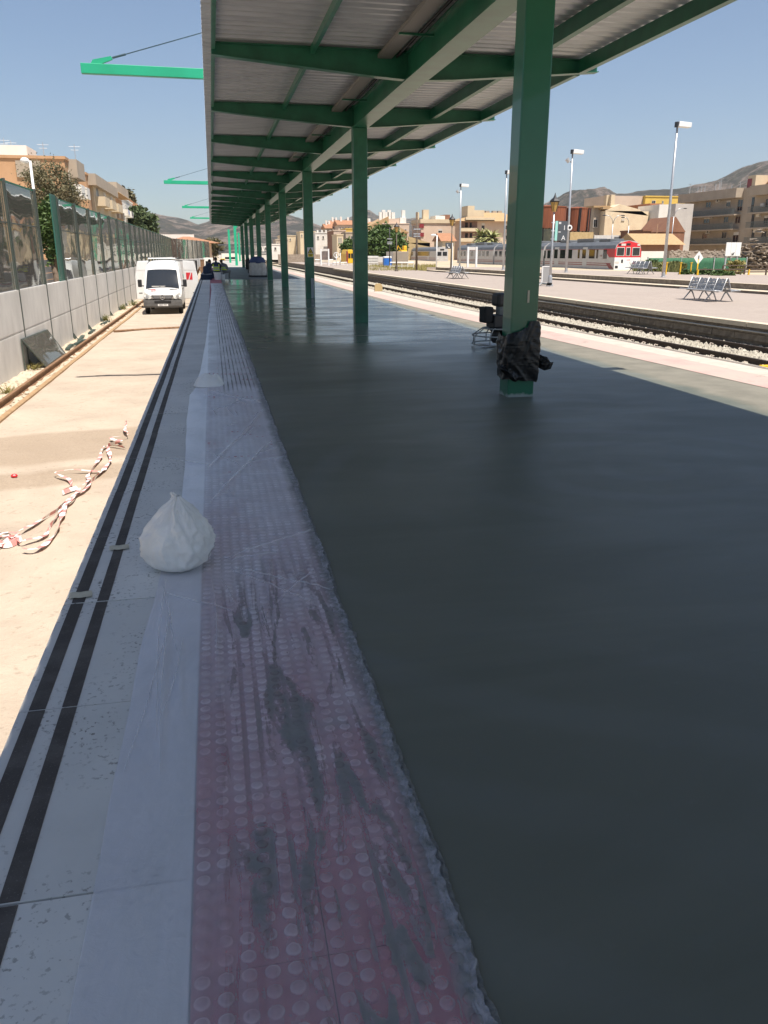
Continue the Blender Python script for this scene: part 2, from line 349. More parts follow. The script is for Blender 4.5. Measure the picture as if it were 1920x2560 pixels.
# fresh slab
b = MB()
yy = sorted(set([-30+i*1.0 for i in range(200)]))
for i in range(len(yy)-1):
    a, c = yy[i], yy[i+1]
    b.quad((.40,a,0),(XR-1.28+bend(a),a,0),(XR-1.28+bend(c),c,0),(.40,c,0))
fl = tag(b.build('concrete_floor', M['wet']), kind='structure')
# right dusty band and edge slabs
b = MB()
for i in range(len(yy)-1):
    a, c = yy[i], yy[i+1]
    b.quad((XR-1.30+bend(a),a,.005),(XR-.64+bend(a),a,.005),(XR-.64+bend(c),c,.005),(XR-1.30+bend(c),c,.005))
tag(b.build('tactile_band', M['dusty'], plat), kind=None)
def slab_mesh(L):
    b = MB(); b.box(0, .645, 0, L-.006, -.12, .004); return b.mesh('edge_slab', M['slab'])
def strip_mesh(L, wd):
    b = MB(); b.box(0, wd, .004, L-.010, -.01, .007); return b.mesh('grip_strip', M['grip'])
sm1, sm4 = slab_mesh(.97), slab_mesh(3.88)
s1a, s1b, s4a, s4b = strip_mesh(.97,.058), strip_mesh(.97,.053), strip_mesh(3.88,.058), strip_mesh(3.88,.053)
y = 1.83-.97*6
while y < 96:
    near = y < 48
    o = inst('edge_slab', sm1 if near else sm4, plat, (-.80+random.uniform(-.002,.002), y, random.uniform(-.001,.0015)))
    inst('grip_strip', s1a if near else s4a, o, (.035,0,0)); inst('grip_strip', s1b if near else s4b, o, (.152,0,0))
    y += .97 if near else 3.88
M['slabsun'] = mat('dusty_edge_slab', (.44,.39,.34), (.52,.47,.41), rough=.9, scale=3)
smr = MB().box(0, .645, 0, 1.93, -.12, .006).mesh('edge_slab', M['slabsun'])
thin = MB().box(0, .03, .004, 1.926, -.01, .009).mesh('grip_strip', M['grip'])
for i in range(34):
    y = 4+i*1.94
    o = inst('edge_slab', smr, plat, (XR-.645+bend(y), y, 0)); o.rotation_euler = (0,0,math.atan2(bend(y)-bend(y+1.94), 1.94))
    inst('grip_strip', thin, o, (.50,0,0)); inst('grip_strip', thin, o, (.57,0,0))
# --- tactile tiles, domes in real relief
def tile_mesh(seg, rings):
    b = MB(); S = .325
    b.box(.0015, S-.0015, .0015, S-.0015, -.04, .004)
    n = 6; st = S/n
    for i in range(n):
        for j in range(n):
            cx, cy = (i+.5)*st, (j+.5)*st
            prof = [(.0165,0),(.015,.0035),(.011,.0055)] if rings else [(.0165,0),(.012,.005)]
            vs_ = [(cx+r*math.cos(2*math.pi*k/seg), cy+r*math.sin(2*math.pi*k/seg), .004+z) for r, z in prof for k in range(seg)]
            b.add(vs_, [(q*seg+k, q*seg+(k+1)%seg, (q+1)*seg+(k+1)%seg, (q+1)*seg+k) for q in range(len(prof)-1) for k in range(seg)]+[tuple(range((len(prof)-1)*seg, len(prof)*seg))])
    return b.mesh('tactile_tile', M['tactile'], fix=False)
tA, tB = tile_mesh(9, True), tile_mesh(5, False)
tC = MB().box(.0015, .3235, .0015, .3235, -.04, .006).mesh('tactile_tile', M['tactile'])
cnt = 0; y = 1.83-.325*3
while cnt < 290:
    for cx in (-.152, .173):
        inst('tactile_tile', tA if y < 5 else (tB if y < 13 else tC), plat, (cx, y, random.uniform(-.001,.001))); cnt += 1
    y += .325
b = MB().box(-.152, .498, y+.002, 94, -.04, .003); b.build('tactile_band', M['tactile'], plat)
# --- protective film over the tiles
m = bpy.data.materials.new('protective_film'); m.use_nodes = True; M['film'] = m; g = G(m); geo = g.n('NewGeometry'); P_ = geo.outputs['Position']
sep = g.n('SeparateXYZ'); g.l(P_, sep.inputs[0]); X_, Y_ = sep.outputs[0], sep.outputs[1]
g.p.inputs['Roughness'].default_value = .33
# slurry smeared on the film: trails along Y between the dome rows
mp = g.n('Mapping'); mp.inputs['Scale'].default_value = (6.5, .9, 1); g.l(P_, mp.inputs[0])
trail = g.ramp(g.math('ADD', g.noise(mp.outputs[0], 1.35, 6, .6, 1.6), g.math('MULTIPLY', g.math('SUBTRACT', g.noise(P_, 38, 4, .6), .5), .16)), [(.512, 0.0), (.575, .9)])
gx = g.math('ABSOLUTE', g.math('SUBTRACT', g.math('FRACT', g.math('DIVIDE', g.math('ADD', X_, .152), .325/6)), .5))
groove = g.math('MULTIPLY', g.ramp(gx, [(.28, 0.0), (.40, 1.0)]), g.ramp(g.math('ADD', g.noise(mp.outputs[0], .55, 4, .6, .8), g.math('MULTIPLY', g.math('SUBTRACT', g.noise(P_, 50, 3), .5), .12)), [(.47, 0.0), (.56, .85)]))
groove = g.math('MULTIPLY', groove, g.ramp(g.math('ADD', X_, .5), [(.44, 0.0), (.56, 1.0)])); trail = g.math('MAXIMUM', trail, groove)
onx = g.ramp(g.math('ADD', X_, .5), [(.40, 0.0), (.50, 1.0)])
edge = g.ramp(g.math('ADD', X_, g.math('MULTIPLY', g.noise(P_, 3.1, 4), .10)), [(.475, 0.0), (.52, 1.0)])
wv = g.n('TexWave'); wv.wave_type = 'BANDS'; wv.bands_direction = 'X'; wv.inputs['Scale'].default_value = .314/.0542; wv.inputs['Distortion'].default_value = .35; wv.inputs['Detail'].default_value = 2; g.l(P_, wv.inputs['Vector'])
lines = g.ramp(wv.outputs['Fac'], [(.12, 1.0), (.30, 0.0)])
fary = g.ramp(g.math('DIVIDE', Y_, 20.0), [(.485, 0.0), (.52, 1.0)])
lx = g.ramp(g.math('ADD', X_, .5), [(.49, 0.0), (.56, 1.0)])
lines = g.math('MULTIPLY', g.math('MULTIPLY', lines, fary), g.math('MULTIPLY', lx, g.ramp(g.noise(mp.outputs[0], .9, 3), [(.38, .25), (.55, 1.0)])))
neary = g.ramp(g.math('DIVIDE', Y_, 20.0), [(.17, 1.0), (.215, .0)])
slur = g.math('MAXIMUM', g.math('MULTIPLY', g.math('MULTIPLY', trail, onx), neary), g.math('MAXIMUM', g.math('MULTIPLY', edge, .75), lines))
mp3 = g.n('Mapping'); mp3.inputs['Scale'].default_value = (1, .45, 1); g.l(P_, mp3.inputs[0])
cl = g.noise(mp3.outputs[0], 2.6, 5, .6, .6)
veil = g.ramp(g.math('DIVIDE', Y_, 20.0), [(.07, .28), (.13, .38), (.19, .54), (.30, .74), (.7, .80)])
alpha = g.math('ADD', veil, g.math('MULTIPLY', g.math('SUBTRACT', cl, .5), .55))
st_d = .325/6
mpd = g.n('Mapping'); mpd.vector_type = 'TEXTURE'; mpd.inputs['Location'].default_value = (-.152+.5*st_d, 1.83+.5*st_d, 0); mpd.inputs['Scale'].default_value = (st_d, st_d, 1); g.l(P_, mpd.inputs[0])
vd = g.n('TexVoronoi', voronoi_dimensions='2D'); vd.inputs['Scale'].default_value = 1; vd.inputs['Randomness'].default_value = 0; g.l(mpd.outputs[0], vd.inputs['Vector'])
ont = g.ramp(g.math('ADD', X_, .5), [(.340, 0.0), (.352, 1.0)])
dome = g.math('MULTIPLY', g.math('MULTIPLY', g.ramp(vd.outputs['Distance'], [(.20, .45), (.31, 1.0), (.37, 0.0)]), ont), g.ramp(g.noise(P_, 5, 4), [(.38, .0), (.62, .24)]))
alpha = g.math('ADD', alpha, g.math('MULTIPLY', dome, g.ramp(g.math('DIVIDE', Y_, 20.0), [(.25, 1.0), (.45, .25)])))
onslab = g.ramp(g.math('ADD', X_, .5), [(.343, .22), (.352, 0.0)]); alpha = g.math('ADD', alpha, onslab)
alpha = g.math('MAXIMUM', alpha, .10); alpha = g.math('MAXIMUM', alpha, g.math('MULTIPLY', slur, g.math('SUBTRACT', .86, g.math('MULTIPLY', dome, 1.6))))
g.l(alpha, g.p.inputs['Alpha']); g.l(g.mix(slur, (.82,.81,.85), (.215,.23,.212)), g.p.inputs['Base Color'])
g.l(g.mix(slur, (.30,.30,.30), (.6,.6,.6)), g.p.inputs['Roughness'])
mpw = g.n('Mapping'); mpw.inputs['Scale'].default_value = (3.0, 17, 1); g.l(P_, mpw.inputs[0])
crk = g.math('MULTIPLY', g.noise(mpw.outputs[0], 1.3, 4, .6, .8), g.ramp(g.math('DIVIDE', Y_, 20.0), [(.20, .3), (.27, 2.2), (.46, 2.2), (.52, .4)]))
g.bump(g.math('ADD', crk, g.math('ADD', g.noise(P_, 20, 5, .6, 1.2), g.math('MULTIPLY', g.noise(P_, 220, 2), .1))), .34, .012)

EDGE = [(.5,-.42),(2.1,-.41),(3.2,-.40),(4.2,-.36),(5.2,-.30),(6.5,-.31),(8.2,-.345),(9.7,-.35),(10.2,-.30),(12,-.25),(16,-.20),(22,-.165),(30,-.12),(38,-.08),(46,-.13)]
rr = random.Random(3)
CRE = []
for k in range(6):                                              # creases pulled towards the weighting bag
    a = math.radians(-84+k*22+rr.uniform(-7,7)); L = rr.uniform(.6,1.5); q0 = rr.uniform(.05,.25)
    CRE.append((-.10+q0*math.cos(a)*.55, 4.15+q0*math.sin(a)*1.1, -.10+L*math.cos(a)*.55, 4.15+L*math.sin(a)*1.1, rr.uniform(.005,.010), rr.uniform(.008,.014)))
for k in range(26):
    x0 = rr.uniform(-.12,.45); y0 = rr.uniform(1.2,9.5); a = math.radians(rr.choice((60,110,75,100,25,150))+rr.uniform(-15,15)); L = rr.uniform(.15,.6)
    CRE.append((x0, y0, x0+L*math.cos(a), y0+L*math.sin(a), rr.uniform(.003,.008), rr.uniform(.005,.010)))
CRE += [(-.12,6.2,.46,8.6,.012,.012),(-.10,5.3,.42,7.1,.012,.014),(-.15,10.0,.44,9.0,.010,.014),(-.34,4.0,-.30,2.5,.007,.012),(-.31,3.7,-.27,2.3,.010,.012),(-.24,3.3,-.21,2.6,.006,.010)]
def film_z(x, y):
    z = .006
    if x > -.152:
        z = .0085
        if y < 13.5:
            st = .325/6; ux = ((x+.152) % st)/st-.5; uy = ((y-1.83) % st)/st-.5
            d = math.sqrt(ux*ux+uy*uy); z += interp(y, [(4.2,.0075),(5.2,.0035),(9.5,.0035),(10.5,.006)])*max(0, 1-(d/.40)**3) if d < .40 else 0
    tight = interp(y, [(1,.35),(3.9,.5),(4.6,1.0),(9.6,1.0),(12,.5)])
    z += tight*(.0065*abs(fn(x*2.2+9, y*15, .3)) + .0050*fn(x*4, y*11, 1.7) + .0030*fn(x*13, y*19, 4))*(1 if x > -.152 else .45)
    for x0, y0, x1, y1, h, wd in CRE:
        if y < min(y0,y1)-.06 or y > max(y0,y1)+.06: continue
        dx, dy = x1-x0, y1-y0; t = ((x-x0)*dx+(y-y0)*dy)/(dx*dx+dy*dy)
        if 0 <= t <= 1:
            d = abs((x-x0)*dy-(y-y0)*dx)/math.hypot(dx,dy)
            if d < wd*3: z += h*math.exp(-(d/wd)**2)*min(1, 6*t, 6*(1-t))
    return z
b = MB()
seg = [(.75,4.6,.0105,86),(4.6,10.4,.014,60),(10.4,20,.06,30),(20,46,.2,16)]
for y0, y1, sp, nx in seg:
    ny = int((y1-y0)/sp)
    def ff(u, v):
        y = lerp(y0, y1, v); xl = interp(y, EDGE)+.006*fn(0, y*2.0, 5)
        xr = .505+.018*fn(3, y*1.3, 2)+.010*fn(7, y*7, 2)+.006*fn(9, y*23, 1)
        x = lerp(xl, xr, u); return (x, y, film_z(x, y)+(.012*max(0,(u-.95)/.05)*abs(fn(1, y*9, 8)) if y < 14 else 0))
    b.grid(nx, ny, ff)
fo = b.build('protective_film', M['film'], smooth=True)
M['fold'] = mat('folded_film', (.86,.85,.88), rough=.3, alpha=.32)
M['frill'] = mat('crumpled_film_edge', (.50,.49,.53), (.22,.23,.225), rough=.4, scale=24, alpha=.66)
b = MB(); rf = random.Random(21)
for (x0,y0,x1,y1,h,wd) in [q for q in CRE if q[1] > 3.3]+[(rf.uniform(-.38,-.18), y_, rf.uniform(-.38,-.18), y_-rf.uniform(.3,1.0), .006, .006) for y_ in (3.9,3.6,3.3,2.9)]:
    n_ = max(6, int(math.hypot(x1-x0,y1-y0)/.02)); dx, dy = x1-x0, y1-y0; L_ = math.hypot(dx,dy); px, py = -dy/L_, dx/L_; prev = None; ph = rf.uniform(0,9)
    for k in range(n_+1):
        t_ = k/n_; wv_ = .006*math.sin(t_*5+ph)*L_; x = x0+dx*t_+px*wv_; y = y0+dy*t_+py*wv_
        if x > .49: break
        hw_ = (.0022+.0028*abs(fn(t_*9, ph)))*math.sin(math.pi*min(1, max(.02, t_)))*(1 if y < 5 else 1.6); z = film_z(x, y)+.002
        cur = ((x+px*hw_, y+py*hw_, z), (x, y, z+.003+h*.3), (x-px*hw_, y-py*hw_, z))
        if prev: b.quad(prev[0],prev[1],cur[1],cur[0]); b.quad(prev[1],prev[2],cur[2],cur[1])
        prev = cur
b.build('film_fold', M['fold'], fo, smooth=True, fix=False)
b = MB()
def frill(u, v):
    y = .75+(v**1.6)*14; e = .497+.018*fn(3, y*1.3, 2)+.012*fn(7, y*7, 2)+.010*fn(4, y*31, 9)*u
    wd_ = .030+.030*abs(fn(6, y*3.1, 4)); return (e-.022+u*wd_+.006*fn(u*5, y*40, 3), y, .012+.006*abs(fn(u*6, y*26, 1))+.011*abs(fn(u*3+4, y*48, 6))*u)
b.grid(7, 1300, frill); b.build('crumpled_edge', M['frill'], fo, fix=False)
tag(fo, 'translucent wrinkled plastic film laid over the red tactile paving', 'plastic film')
# slurry lip where the pour meets the film
M['lip'] = mat('grey_slurry', (.12,.125,.12), (.20,.205,.20), rough=.7, scale=40, bump=.8, bscale=60)
b = MB()
def lip(u, v):
    y = .7+v*v*20; e = .512+.018*fn(3, y*1.3, 2)+.010*fn(7, y*7, 2)
    wd = .010+.014*abs(fn(2, y*9, 6)); x = e+(u-.5)*2*wd+.006*fn(u*4, y*40)
    return (x, y, .004+math.sin(u*math.pi)*(.005+.008*abs(fn(5, y*17, u*3))))
b.grid(8, 1500, lip); tag(b.build('slurry_lip', M['lip'], smooth=True), 'ragged grey slurry ridge along the edge of the film', 'concrete', kind='stuff')

# ================================================================ CANOPY
can = thing('platform_canopy', 'long dark green steel canopy with corrugated metal roof over the platform', 'canopy', (3.46, 0, 0))
CX = 3.46; BAY = 5.3; C0 = 9.0
RA = [C0+BAY*k for k in range(-5, 17)]               # rafters
colm = MB().box(-.16,.16,-.15,.15,-.02,4.28).mesh('column', M['green'])
M['green_splash'] = mat('splashed_green_paint', (.012,.125,.066), (.014,.14,.075), rough=.32, scale=1.5, coat=.25)
g = G(M['green_splash']); geo = g.n('NewGeometry'); sp = g.n('SeparateXYZ'); g.l(geo.outputs['Position'], sp.inputs[0])
dots = g.ramp(g.noise(geo.outputs['Position'], 20, 2, .5), [(.735, 0.0), (.745, 1.0)])
hz = g.ramp(g.math('DIVIDE', sp.outputs[2], 5.0), [(.02, 1.0), (.26, .9), (.36, 0.0)])
sm = g.ramp(g.math('ADD', sp.outputs[2], g.math('MULTIPLY', g.noise(geo.outputs['Position'], 9, 4), .14)), [(.085, .8), (.115, 0.0)])
old = g.p.inputs['Base Color'].links[0].from_socket
g.l(g.mix(g.math('MAXIMUM', g.math('MULTIPLY', dots, hz), sm), old, (.36,.38,.37)), g.p.inputs['Base Color'])
colm1 = MB().box(-.16,.16,-.15,.15,-.02,4.28).mesh('column', M['green_splash'])
cols = []
for k in range(-2, 9):
    y = C0+2*BAY*k
    o = inst('column', colm1 if k == 0 else colm, can, (0, y, 0)); cols.append(o)
    if k < 1 or k > 3:
        bm_ = o.modifiers.new('bevel','BEVEL'); bm_.width = .018; bm_.segments = 2
    else:
        bm_ = o.modifiers.new('bevel','BEVEL'); bm_.width = .018; bm_.segments = 2
YA, YB = RA[0]-.2, C0+2*BAY*8+.35
b = MB(); b.box(-.125,.125,YA,YB,4.302,4.66); b.box(-.18,.18,YA,YB,4.28,4.30); b.box(-.18,.18,YA,YB,4.66,4.68); b.build('beam', M['green'], can)
def rafter(sgn, ln):
    b = MB(); x0, x1 = .127*sgn, ln*sgn
    b.prism([(x0,4.305),(x0+sgn*.55,4.335),(x1,4.545),(x1,4.70),(x0,4.70)], 'y', -.008, .008)
    pts = [(x0,4.295),(x0+sgn*.55,4.325),(x1,4.535)]
    for (xa,za),(xb,zb) in zip(pts, pts[1:]):
        b.prism([(xa,za),(xb,zb),(xb,zb+.012),(xa,za+.012)], 'y', -.085, .085)
    b.prism([(x0,4.70),(x1,4.70),(x1,4.714),(x0,4.714)], 'y', -.085, .085)
    return b.mesh('rafter', M['green'])
stfm = MB().box(-.026,.026,-.012,.012,4.303,4.658).mesh('stiffener', M['green'])
rl, rr_ = rafter(-1, 3.26), rafter(1, 3.20)
for y in RA:
    inst('stiffener', stfm, can, (-.152, y+.16, 0)); inst('stiffener', stfm, can, (.152, y+.16, 0)); inst('rafter', rl, can, (0, y, 0)); inst('rafter', rr_, can, (0, y, 0))
plA = MB().box(-.03,.03,.09,BAY-.09,4.60,4.712).mesh('purlin', M['green'])
plB = MB().box(-.05,.05,.09,BAY-.09,4.50,4.712).mesh('purlin', M['green'])
def deck(sgn, ln):
    b = MB(); n = 21; pt = BAY/n; prof = []
    for i in range(n):
        o = i*pt; prof += [(o,0),(o+.30*pt,0),(o+.42*pt,.055),(o+.88*pt,.055)]
    prof.append((BAY,0))
    for (ya,za),(yb,zb) in zip(prof, prof[1:]):
        b.quad((0,ya,4.722+za),(sgn*ln,ya,4.735+za),(sgn*ln,yb,4.735+zb),(0,yb,4.722+zb))
    for (ya,za),(yb,zb) in zip(prof, prof[1:]):
        b.quad((0,ya,4.724+za+.006),(sgn*ln,ya,4.737+za+.006),(sgn*ln,yb,4.737+zb+.006),(0,yb,4.724+zb+.006))
    return b.mesh('roof_sheet', M['deck'], fix=False)
dl, dr = deck(-1, 3.39), deck(1, 2.96)
for y in RA[:-1]:
    inst('purlin', plA, can, (-1.69, y, 0)); inst('purlin', plA, can, (-3.23, y, 0))
    inst('purlin', plB, can, (1.68, y, 0)); inst('purlin', plB, can, (2.88, y, 0))
    inst('roof_sheet', dl, can, (0, y, 0)); inst('roof_sheet', dr, can, (0, y, 0))
# cable tray, gutter pipe and light rail beside the beam
M['tray'] = mat('perforated_tray', (.20,.19,.18), rough=.5, metal=.3); g = G(M['tray']); geo = g.n('NewGeometry')
ck = g.n('TexVoronoi'); ck.inputs['Scale'].default_value = 16; ck.inputs['Randomness'].default_value = 0; g.l(geo.outputs['Position'], ck.inputs['Vector'])
g.l(g.mix(g.ramp(ck.outputs['Distance'], [(.30, 1.0), (.36, 0.0)]), (.22,.21,.20), (.03,.03,.03)), g.p.inputs['Base Color'])
b = MB(); b.box(-.62,-.40,YA,YB,4.600,4.604); b.box(-.624,-.62,YA,YB,4.60,4.66); b.box(-.40,-.396,YA,YB,4.60,4.66); b.build('cable_tray', M['tray'], can)
b = MB(); b.cyl((-.30,YA,4.64),(-.30,YB,4.64),.022,n=8); b.build('conduit', M['dark'], can, smooth=True)
brk = MB().box(-.64,-.10,-.02,.02,4.57,4.598).mesh('tray_bracket', M['green'])
for i in range(40): inst('tray_bracket', brk, can, (0, RA[0]+1+i*2.65, 0))
# cantilever arms with stays on every third column
for k in (1, 4, 7, 10):
    y = C0+2*BAY*k; up = .07*(k-1)
    t = thing('cantilever_arm', ['bright green cantilever arm with stay cable, nearest of four above the canopy', 'second bright green cantilever arm sticking out left of the canopy', 'third bright green cantilever arm, small, before the mountain', 'farthest bright green cantilever arm beside the canopy end'][(1,4,7,10).index(k)], 'steel arm', (CX, y, 5.14+up), group='cantilever arms beside the canopy')
    b = MB(); b.prism([(-.6,.0),(-5.87,.02),(-5.87,.215),(-.6,.19)], 'y', -.07, .07); b.build('arm_beam', M['green_sunlit'], t, bevel=.008)
    b = MB(); b.box(-.2,.2,-.12,.12,-.42-up,1.9); b.build('mast', M['green_sunlit'], t)
    b = MB(); b.prism([(-5.68,.20),(-5.50,.20),(-5.22,.31),(-5.25,.37),(-5.62,.29)], 'y', -.03, .03); b.build('stay_lug', M['green_sunlit'], t)
    b = MB(); b.cyl((-5.26,0,.33),(-.1,0,1.85),.011,n=6); b.cyl((-5.22,0,.345),(-4.95,0,.42),.022,n=6); b.build('stay_cable', mat('steel_cable', (.08,.13,.16), rough=.5, metal=.5), t)
# bare columns beyond the roof, in the sunlit green
bn = MB().box(-.16,.16,-.15,.15,-.3,5.0).mesh('column', M['green_sunlit'])
for i, (px, py) in enumerate([(576,657),(592,664),(600,653),(586,650)]):
    p = atz(px, py); p.y = min(p.y, 170)
    o = inst('bare_column', bn, None, (p.x, p.y, 0)); tag(o, ['bare sunlit green column, leftmost of the group beyond the roof', 'bare sunlit green column, nearest one beyond the roof end', 'bare sunlit green column beside the last roofed column', 'slim bare green column farthest down the platform'][i], 'column', 'new columns beyond the canopy')
# ================================================================ FOREGROUND THINGS ON THE PLATFORM
# weighting bags
t = thing('white_bag', 'large white plastic bag with peaked top, weighting the film in the foreground', 'bag', (-.272, 4.13, .006))
t.scale = (.78,.80,.78)
DROP = [(0,.05),(.02,.14),(.06,.19),(.12,.218),(.18,.224),(.25,.206),(.33,.164),(.41,.108),(.47,.056),(.51,.016)]
b = MB()
def drop(u, v):
    a = 2*math.pi*u; ca, sa = math.cos(a), math.sin(a); z = .51*v**.9
    r = interp(z, DROP)
    fl_ = 1-.18*max(0, -sa)*math.sin(min(1, z/.45)*math.pi)            # slack, flattened front
    wr = .016*abs(fn(ca*1.6+2, sa*1.6, z*9))*math.sin(min(1,v*1.1)*math.pi)+.010*fn(a*3.0, z*5, 4)+.006*fn(a*9, z*22, 6)
    for k_ in range(4): wr += (.013,.012,.009,.008)[k_]*max(0, 1-abs(fn(ca*(1.3+.8*k_)+k_*5, sa*(1.3+.8*k_)+z*3, z*(2.5+2*k_)+k_))*7)*min(1, z*14)*min(1,(1-v)*6)
    wr += .03*fn(ca*1.1+7, sa*1.1, z*4)*math.sin(min(1,v)*math.pi)
    rid = .022*math.exp(-((a-4.78-.35*math.sin(z*9))/.10)**2)*min(1, z*8)   # seam fold down the front
    rid -= .016*math.exp(-((a-4.48-.30*math.sin(z*8+.6))/.16)**2)*min(1, z*8)
    side = 1+.05*(abs(ca)**6)*math.sin(min(1,z/.4)*math.pi)
    r2 = (r*fl_+wr+rid)*side
    return (r2*ca*1.02+.10*z*z, r2*sa*.88+.05*z, max(.001, z))
b.grid(96, 44, drop); o = b.build('bag_body', M['plasticbag'], t, smooth=True)
b = MB(); b.grid(10, 6, lambda u, v: ((u-.5)*.040*(1-.55*v)+.008*math.sin(v*5), .025+.004*math.sin(u*9)+.008*v, .49+.045*v+.004*math.sin(u*7))); o = b.build('pinched_neck', M['plasticbag'], t, smooth=True); q = o.modifiers.new('s','SOLIDIFY'); q.thickness = .006
b = MB()
def flat(u, v):
    a = 2*math.pi*u; r = v**.7
    x = .185*r*(abs(math.cos(a))**.6)*(1 if math.cos(a) > 0 else -1); y = .26*r*(abs(math.sin(a))**.7)*(1 if math.sin(a) > 0 else -1)
    return (x, y*.8, .002+.13*(1-r**3.4)*(1+.4*fn(x*9, y*7, 2))+.008*abs(fn(x*20, y*12, 5)))
b.grid(40, 12, flat); p = atz(517, 955)
tag(b.build('white_bag', M['plasticbag'], None, (-.13, 10.45, .008), smooth=True, rz=-.1), 'small flat white sandbag lying across the film edge', 'bag')
# masking tape scraps
for (px, py), lb in zip([(258,1187),(175,1290)], ['short piece of pale tape stuck across the inner dark strip', 'short piece of pale tape stuck across the outer dark strip']):
    p = atz(px*1.1573, py*1.1573); b = MB()
    b.grid(8, 2, lambda u, v: ((u-.5)*.105, (v-.5)*.075+.004*math.sin(u*7), .014+.004*max(0, u-.8)+.0015*math.sin(u*11)))
    tag(b.build('tape_piece', M['paper'], None, (p.x, p.y, 0), rz=.12), lb, 'tape')
# plastic wrap round the nearest column
def wrap(name, label, loc, z0, z1, seed, flaps=True, half=(.16,.15)):
    t = thing(name, label, 'plastic wrap', loc)
    b = MB(); nu, nv = 72, 40; hx, hy = half
    def f(u, v):
        a = 2*math.pi*u; c, s = math.cos(a), math.sin(a); k = 1/max(abs(c)/ (hx+.012), abs(s)/(hy+.012))
        x, y = c*k, s*k
        low = z0+.05*fn(c*1.5+seed, s*1.5)-.02*c; top = z1+.03*fn(c*2, s*2, seed)+ (.06 if c > .2 else -.10*max(0,-c))
        z = lerp(low, top, v)
        r = .010+.024*abs(fn(c*.7+seed, s*.7, z*15+c*4))+.034*abs(fn(c*1.4, s*1.4+seed, z*7-c*4))+.020*math.sin(v*math.pi)
        r += .05*max(0, -c)*max(0, 1-abs(v-.78)/.25)*max(0, -s)   # bulging fold at the upper left
        n = Vector((c, s)).normalized()
        return (x+n.x*r, y+n.y*r, z)
    b.grid(nu, nv, f); b.build('wrapped_sheet', M['wrap'], t, smooth=True)
    if flaps:
        for pts, nm in (([(-.17,-.14,z0+.02),(-.30,-.20,z0+.16),(-.25,-.17,z0+.19),(-.15,-.16,z0+.17),(.0,-.20,z0+.05),(-.08,-.19,z0-.02)], 'left_flap'),
                        ([(.16,-.05,z0+.16),(.17,-.10,z0+.30),(.24,-.14,z0+.27),(.30,-.16,z0+.26),(.35,-.15,z0+.19),(.385,-.16,z0+.20),(.35,-.17,z0+.12),(.28,-.14,z0+.10)], 'torn_flap')):
            b = MB(); n = len(pts); ctr = sum((Vector(q) for q in pts), Vector())/n
            ring2 = [Vector(q).lerp(ctr, .45)+Vector((0,-.03+.03*((i*37)%5)/4,0)) for i, q in enumerate(pts)]
            vs_ = [Vector(q) for q in pts]+ring2+[ctr+Vector((0,-.02,0))]
            fs = [(i,(i+1)%n,n+(i+1)%n,n+i) for i in range(n)]+[(n+i,n+(i+1)%n,2*n) for i in range(n)]
            b.add(vs_, fs); o = b.build('torn_flap', M['wrap'], t, smooth=True)
            sd = o.modifiers.new('sub','SUBSURF'); sd.subdivision_type = 'SIMPLE'; sd.levels = sd.render_levels = 3; tx = bpy.data.textures.get('crumple') or bpy.data.textures.new('crumple', 'CLOUDS'); tx.noise_scale = .07; dm = o.modifiers.new('d','DISPLACE'); dm.texture = tx; dm.strength = .045
            so_ = o.modifiers.new('sol','SOLIDIFY'); so_.thickness = .004
    return t
wrap('plastic_wrap', 'crumpled black plastic sheet wrapped round the foot of the nearest column', (CX, C0, 0), .20, .80, 3.1)
# pale stripe stuck on the nearest column
b = MB(); b.box(-.012,.014,-.004,0,-.065,.07); p = at(1321, 742, C0-.155)
tag(b.build('tape_strip', M['paper'], None, (p.x, C0-.1545, p.z), bevel=.002), 'short upright strip of pale tape on the nearest column', 'tape')
# warning sign and plastic guard on the third column
Y3 = C0+4*BAY-.156; k = 80/843.0
def s3(x, y): p = at(750+x*k, 580+y*k, Y3); return p
a, c = s3(190,405), s3(362,665)
t = thing('warning_sign', 'white and yellow triangular warning sign fixed on the third column', 'sign', ((a.x+c.x)/2, Y3, (a.z+c.z)/2))
W, Hh = (c.x-a.x)/2, (a.z-c.z)/2
b = MB(); b.box(-W,W,-.006,0,-Hh,Hh); b.build('plate', M['white'], t)
M['signyellow'] = mat('sign_yellow', (.75,.60,.03), rough=.5)
b = MB(); b.prism([(-W*.86,-Hh*.18),(W*.86,-Hh*.18),(0,Hh*.92)], 'y', -.010, -.006); b.build('triangle', M['dark'], t)
b = MB(); b.prism([(-W*.58,-Hh*.07),(W*.58,-Hh*.07),(0,Hh*.62)], 'y', -.014, -.0102); b.build('triangle_field', M['signyellow'], t)
b = MB(); b.prism([(-W*.30,Hh*.03),(W*.05,Hh*.0),(W*.28,Hh*.16),(W*.08,Hh*.22),(W*.0,Hh*.40),(-W*.10,Hh*.36),(-W*.05,Hh*.14)], 'y', -.018, -.0142); b.build('pictogram', M['dark'], t)
b = MB(); b.box(-W*.8,W*.8,-.010,-.006,-Hh*.9,-Hh*.28); b.build('text_panel', M['signyellow'], t)
b = MB()
for i in range(3): b.box(-W*(.6-.08*i),W*(.62-.1*i),-.0125,-.0102,-Hh*(.44+.17*i),-Hh*(.36+.17*i))
b.build('text_lines', M['dark'], t)
b = MB(); b.prism([(.02,-.19),(.13,-.19),(.13,-.157),(.02,-.157)], 'z', .02, .72)
b.build('column_guard', mat('grey_plastic_guard', (.22,.26,.28), (.28,.32,.34), rough=.35, scale=4), None, (CX, C0+4*BAY, 0)); tag(bpy.data.objects['column_guard'], 'grey plastic strip wrapped on the lower third column', 'plastic guard')
